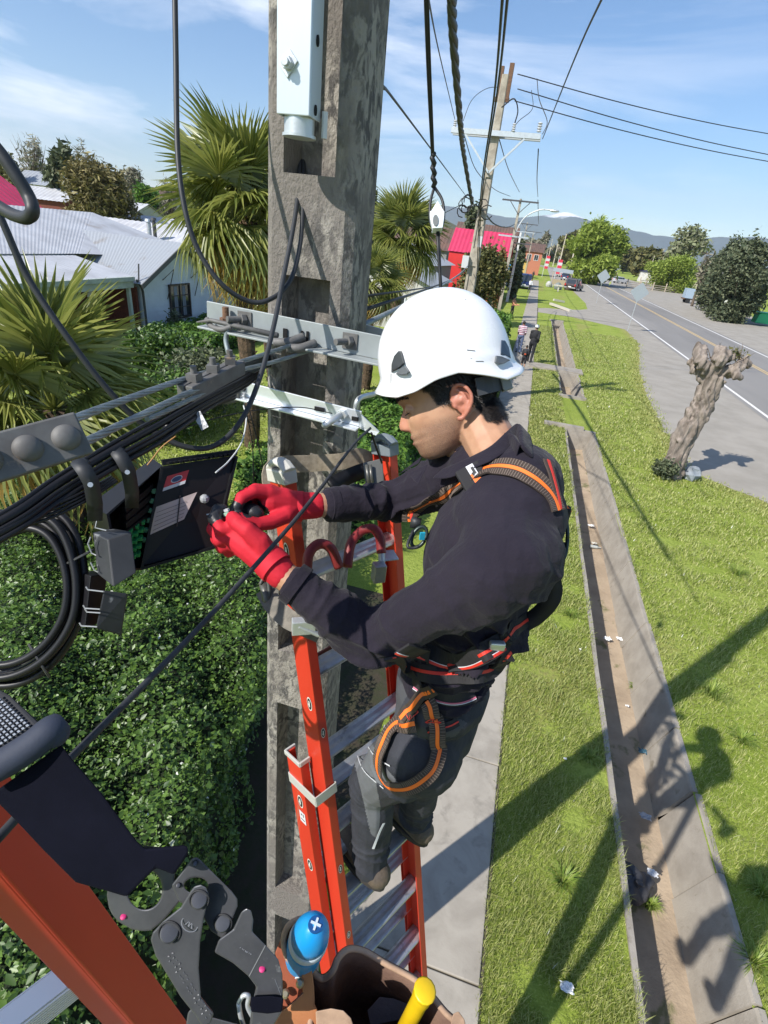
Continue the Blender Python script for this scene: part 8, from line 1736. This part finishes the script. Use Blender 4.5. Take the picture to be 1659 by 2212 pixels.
def glyph(strokes, org, ux, uy, s, w, m, parent, name, nrm):
    mb = MB()
    for st in strokes:
        for a, b_ in zip(st, st[1:]): mb.bar(org+ux*a[0]*s+uy*a[1]*s, org+ux*b_[0]*s+uy*b_[1]*s, w, .0004, nrm)
    return mb.obj(name, m, parent)
o_ = cp(1300, 1770, .3838); ex_ = (cp(1390, 1825, .3838)-o_).normalized(); wv = -ray(*cc(1340, 1790)).normalized(); ey_ = wv.cross(ex_)
glyph([[(0, .5), (.9, .5)], [(1.2, 0), (1.5, 1), (1.8, 0)], [(2.1, 0), (2.1, 1)], [(2.5, 0), (3.0, 0), (3.0, 1), (2.5, 1), (2.5, 0)], [(3.4, 0), (3.4, 1)], [(3.9, 1), (3.4, .5), (3.9, 0)]], o_, ex_, ey_, .0036, .0006, mat('cast_mark', (.22, .225, .23), .5, .4), HKs, 'stamped_marks', wv)
o_ = cp(1048, 1655, .3755); glyph([[(math.cos(a)*1.6, math.sin(a)) for a in [k*PI/8 for k in range(17)]], [(-.7, -.4), (-.2, .5), (0, -.4), (.3, .4), (.7, -.4)]], o_, ex_, ey_, .0040, .0006, mat('cast_mark', (.22, .225, .23), .5, .4), HKs, 'stamped_oval', wv)
mb = MB(); mb.bar(cp(1468, 1772, .3838), cp(1378, 1942, .3838), .0007, .0004, -ray(500, 2080)); mb.bar(cp(1520, 1960, .3838), cp(1555, 2050, .3838), .0004, .0003, -ray(500, 2080)); mb.obj('scratch', mat('cast_mark', (.22, .225, .23), .5, .4), HKs)
for x, y, d in ((683, 1612, .3915), (1450, 1902, .3835)): mb = MB(); c = cp(x, y, d); mb.ell(c, (.0024, .0024, .0012), None, 14, 8); mb.obj('pink_dot', mat('pink_paint', (.55, .03, .16), .5), HKs)
plate([(1385, 2055), (1500, 2050), (1570, 2060), (1560, 2140), (1480, 2150), (1388, 2140)], .380, .012, 'webbing_loop', M_NAVY)
SR = thing('ring', 'scuffed steel ring under the big snap hook at the bottom edge', 'ring', cp(1350, 2200, .40)); mb = MB(); mb.tube(smooth_pts([cp(1320, 2090, .40), cp(1345, 2050, .40), cp(1375, 2055, .40), cp(1370, 2110, .40), cp(1410, 2190, .40), cp(1450, 2300, .40), cp(1380, 2290, .40), cp(1335, 2180, .40), cp(1320, 2090, .40)], 6), .0018, 8); mb.obj('loop', M_GALV, SR, True)

# leather pouch with tools: crop scale 1.659 from (1000,3500)
def lp(x, y, d): return P((1000+x/1.659)/1.852, (3500+y/1.659)/1.852, d)
M_LEA = mat('tan_leather', (.42, .17, .07), .55, col2=(.33, .125, .05), scale=14, bump=.35, bscale=120, bdist=.001, wear=(.20, .08, .04), wscale=10, wlo=.6, whi=.72); M_LEI = mat('leather_inside', (.20, .12, .085), .85, col2=(.13, .075, .055), scale=18, bump=.3); M_LEE = mat('leather_edge', (.45, .30, .20), .85, col2=(.28, .18, .12), scale=30)
TPo = thing('tool_pouch', 'tan leather tool pouch with riveted tool loops at the bottom centre', 'tool pouch', lp(700, 800, .44))
rim = [(330, 600), (400, 575), (415, 640), (480, 690), (550, 640), (590, 550), (660, 495), (760, 510), (900, 590), (1100, 700), (1200, 800), (1300, 920), (1420, 1040), (1350, 1200), (900, 1300), (440, 1250), (400, 900), (350, 700)]
rd3 = [.450, .445, .450, .455, .455, .465, .475, .48, .48, .475, .47, .46, .45, .43, .41, .41, .43, .44]
rim3 = smooth_pts([lp(x, y, d) for (x, y), d in zip(rim, rd3)]+[lp(330, 600, .450)], 5); cen = lp(800, 1000, .55)
mb = MB(); lv = []
for j, (s, dz) in enumerate(((1.0, 0), (.97, -.035), (.92, -.08), (.85, -.14), (.6, -.17))):
    for p in rim3: q_ = cen.lerp(p, s); lv.append(V((q_.x, q_.y, p.z+dz)))
n_ = len(rim3); mb.add(lv, [(j*n_+i, j*n_+i+1, (j+1)*n_+i+1, (j+1)*n_+i) for j in range(4) for i in range(n_-1)]+[tuple(4*n_+i for i in range(n_))]); po = mb.obj('bag', [M_LEI], TPo, True); sf = po.modifiers.new('t', 'SOLIDIFY'); sf.thickness = .0035; sf.offset = 1
mb = MB(); mb.tube(rim3, .0026, 7); mb.obj('rim', M_LEE, TPo, True)
mb = MB(); fr = [(160, 1000), (200, 915), (240, 885), (350, 790), (345, 700), (335, 600), (400, 575), (412, 640), (425, 740), (430, 860), (470, 950), (700, 1000), (700, 1200), (120, 1200)]
mb.slab([lp(x, y, .425) for x, y in fr], ray(700, 2150), .004); mb.obj('front_panel', M_LEA, TPo, bevel=.001)
mb = MB(); mb.slab([lp(x, y, .418) for x, y in ((435, 905), (540, 885), (620, 900), (670, 950), (690, 1010), (690, 1200), (470, 1200), (440, 1000))], ray(700, 2150), .004); mb.obj('flap', M_LEE, TPo, bevel=.001)
mb = MB(); hol = [(165, 520), (215, 400), (240, 330), (290, 300), (350, 290), (380, 330), (300, 480), (340, 560), (345, 700), (350, 790), (240, 885), (200, 915), (215, 800), (210, 640)]
mb.slab([lp(x, y, .430) for x, y in hol], ray(650, 2100), .004); mb.obj('tool_loop', mat('red_leather', (.30, .085, .045), .5, col2=(.24, .06, .035), scale=16, bump=.3, bscale=120, bdist=.001), TPo, bevel=.001)
mb = MB(); mb.tube(smooth_pts([lp(245, 540, .428), lp(222, 440, .428), lp(248, 350, .428), lp(300, 305, .428), lp(350, 292, .428)], 5), .0026, 8); mb.tube(smooth_pts([lp(245, 540, .428), lp(290, 610, .428), lp(330, 640, .428)], 4), .0024, 8); mb.obj('loop_edge', M_LEE, TPo, True)
for x, y in ((332, 720), (235, 790)):
    c = lp(x, y, .424); w = -ray(600, 2120).normalized(); mb = MB(); mb.tube([c-w*.001, c+w*.0015, c+w*.003], [.0034, .0032, .0018], 20); mb.obj('rivet', mat('brass_rivet', (.40, .35, .24), .35, .6), TPo, 40)
mb = MB()
for i in range(16): a = lp(245+7*i, 880-6.3*i, .4205); mb.bar(a, a+(lp(252+7*i, 874-6.3*i, .4205)-a)*.55, .0009, .0006, -ray(600, 2150))
mb.obj('stitching', mat('thread', (.10, .06, .04), .8), TPo)
SD = thing('screwdriver', 'blue and white screwdriver handle with a cross emblem standing in the leather loop', 'screwdriver', lp(360, 430, .43))
h0, h1 = lp(322, 570, .455), lp(428, 345, .408); ha = (h1-h0).normalized(); M_BLU = mat('blue_handle', (.015, .24, .52), .4, bump=.3, bscale=260, bdist=.0008)
hl = (h1-h0).length; prf = [(-.1, .0150), (.0, .0158), (.3, .0166), (.55, .0164), (.62, .0158)]
mb = MB(); mb.tube([h0+ha*hl*a for a, r in prf], [r for a, r in prf], 28); mb.obj('grip', M_BLU, SD, True)
mb = MB(); mb.tube([h0+ha*hl*a for a in (.60, .64, .70, .74)], [.0160, .0167, .0163, .0155], 28); mb.obj('white_band', mat('handle_white', (.55, .62, .68), .35), SD, True)
mb = MB(); mb.tube([h0+ha*hl*a for a in (.72, .82, .92, 1.0, 1.05, 1.075)], [.0157, .0150, .0132, .0100, .0060, .002], 28); mb.obj('end_dome', mat('blue_dome', (.012, .27, .60), .3), SD, True)
hx, hy_, _ = frame(ha); mb = MB(); c = h1+ha*hl*.055; mb.tube([c-ha*.003, c+ha*.0015], [.0062, .0058], 24); em = mb.obj('emblem', mat('emblem_navy', (.01, .07, .22), .4), SD)
mb = MB(); mb.bar(c+ha*.002-hx*.0042, c+ha*.002+hx*.0042, .0017, .001, ha); mb.bar(c+ha*.0021-hy_*.0042, c+ha*.0021+hy_*.0042, .0017, .001, ha); mb.obj('cross', mat('handle_white', (.55, .62, .68), .35), em)
w = (CAM-h0.lerp(h1, .3)).normalized(); w = (w-ha*w.dot(ha)).normalized(); w = (w*.85+ha.cross(w)*.5).normalized(); mb = MB(); c = h0+ha*hl*.22+w*.0155; mb.tube([c-w*.003, c+w*.001], [.0058, .0054], 20); mb.obj('hang_hole', mat('handle_white', (.55, .62, .68), .35), SD); mb = MB(); mb.tube([c+w*.0012, c+w*.0016], [.0035, .0035], 16); mb.obj('hole', mat('dark_hole', (.01, .01, .01), 1), SD)
YK = thing('knife', 'yellow plastic tool handle sticking out of the leather pouch', 'knife', lp(1080, 860, .46))
k0, k1 = lp(1020, 1040, .47), lp(1150, 790, .43); mb = MB(); mb.tube(smooth_pts([k0+(k0-k1)*.4, k0, k0.lerp(k1, .5), k1, k1+(k1-k0)*.10], 5), [.0075]*14+[.0085]*3+[.0093, .0096, .0082, .004], 14); mb.obj('handle', mat('yellow_handle', (.75, .50, .01), .35, col2=(.62, .40, .01), scale=20), YK, True)
mb = MB(); mb.slab([lp(x, y, .50) for x, y in ((780, 900), (860, 810), (950, 820), (1060, 860), (1000, 960), (800, 1000))], ray(850, 2180), .004); tag(mb.obj('rag', mat('blue_grey_rag', (.16, .17, .21), .8, bump=.6, bscale=30, bdist=.004)), 'blue-grey rag stuffed inside the leather pouch', 'rag')
mb = MB(); mb.slab([lp(x, y, .45) for x, y in ((1335, 960), (1350, 920), (1385, 905), (1425, 960), (1440, 1050), (1330, 1050))], ray(1000, 2210), .004); mb.obj('side_tab', M_LEE, TPo, bevel=.001)

# ================================================================ AIR
mb = MB(); mb.box((0, 2300, 245), (9400, 5400, 500)); hz = mb.obj('haze', None, None); hz.data.materials.clear()
hm = bpy.data.materials.new('haze'); hm.use_nodes = True; t = hm.node_tree; t.nodes.clear(); o_ = N(t, 'ShaderNodeOutputMaterial'); pv = N(t, 'ShaderNodeVolumePrincipled', Density=0.00013, Anisotropy=.2); pv.inputs['Color'].default_value = (.80, .88, 1.0, 1); t.links.new(pv.outputs[0], o_.inputs['Volume'])
hz.data.materials.append(hm); tag(hz, 'pale blue haze over the distance', 'haze', kind='stuff'); hz['kind'] = 'stuff'
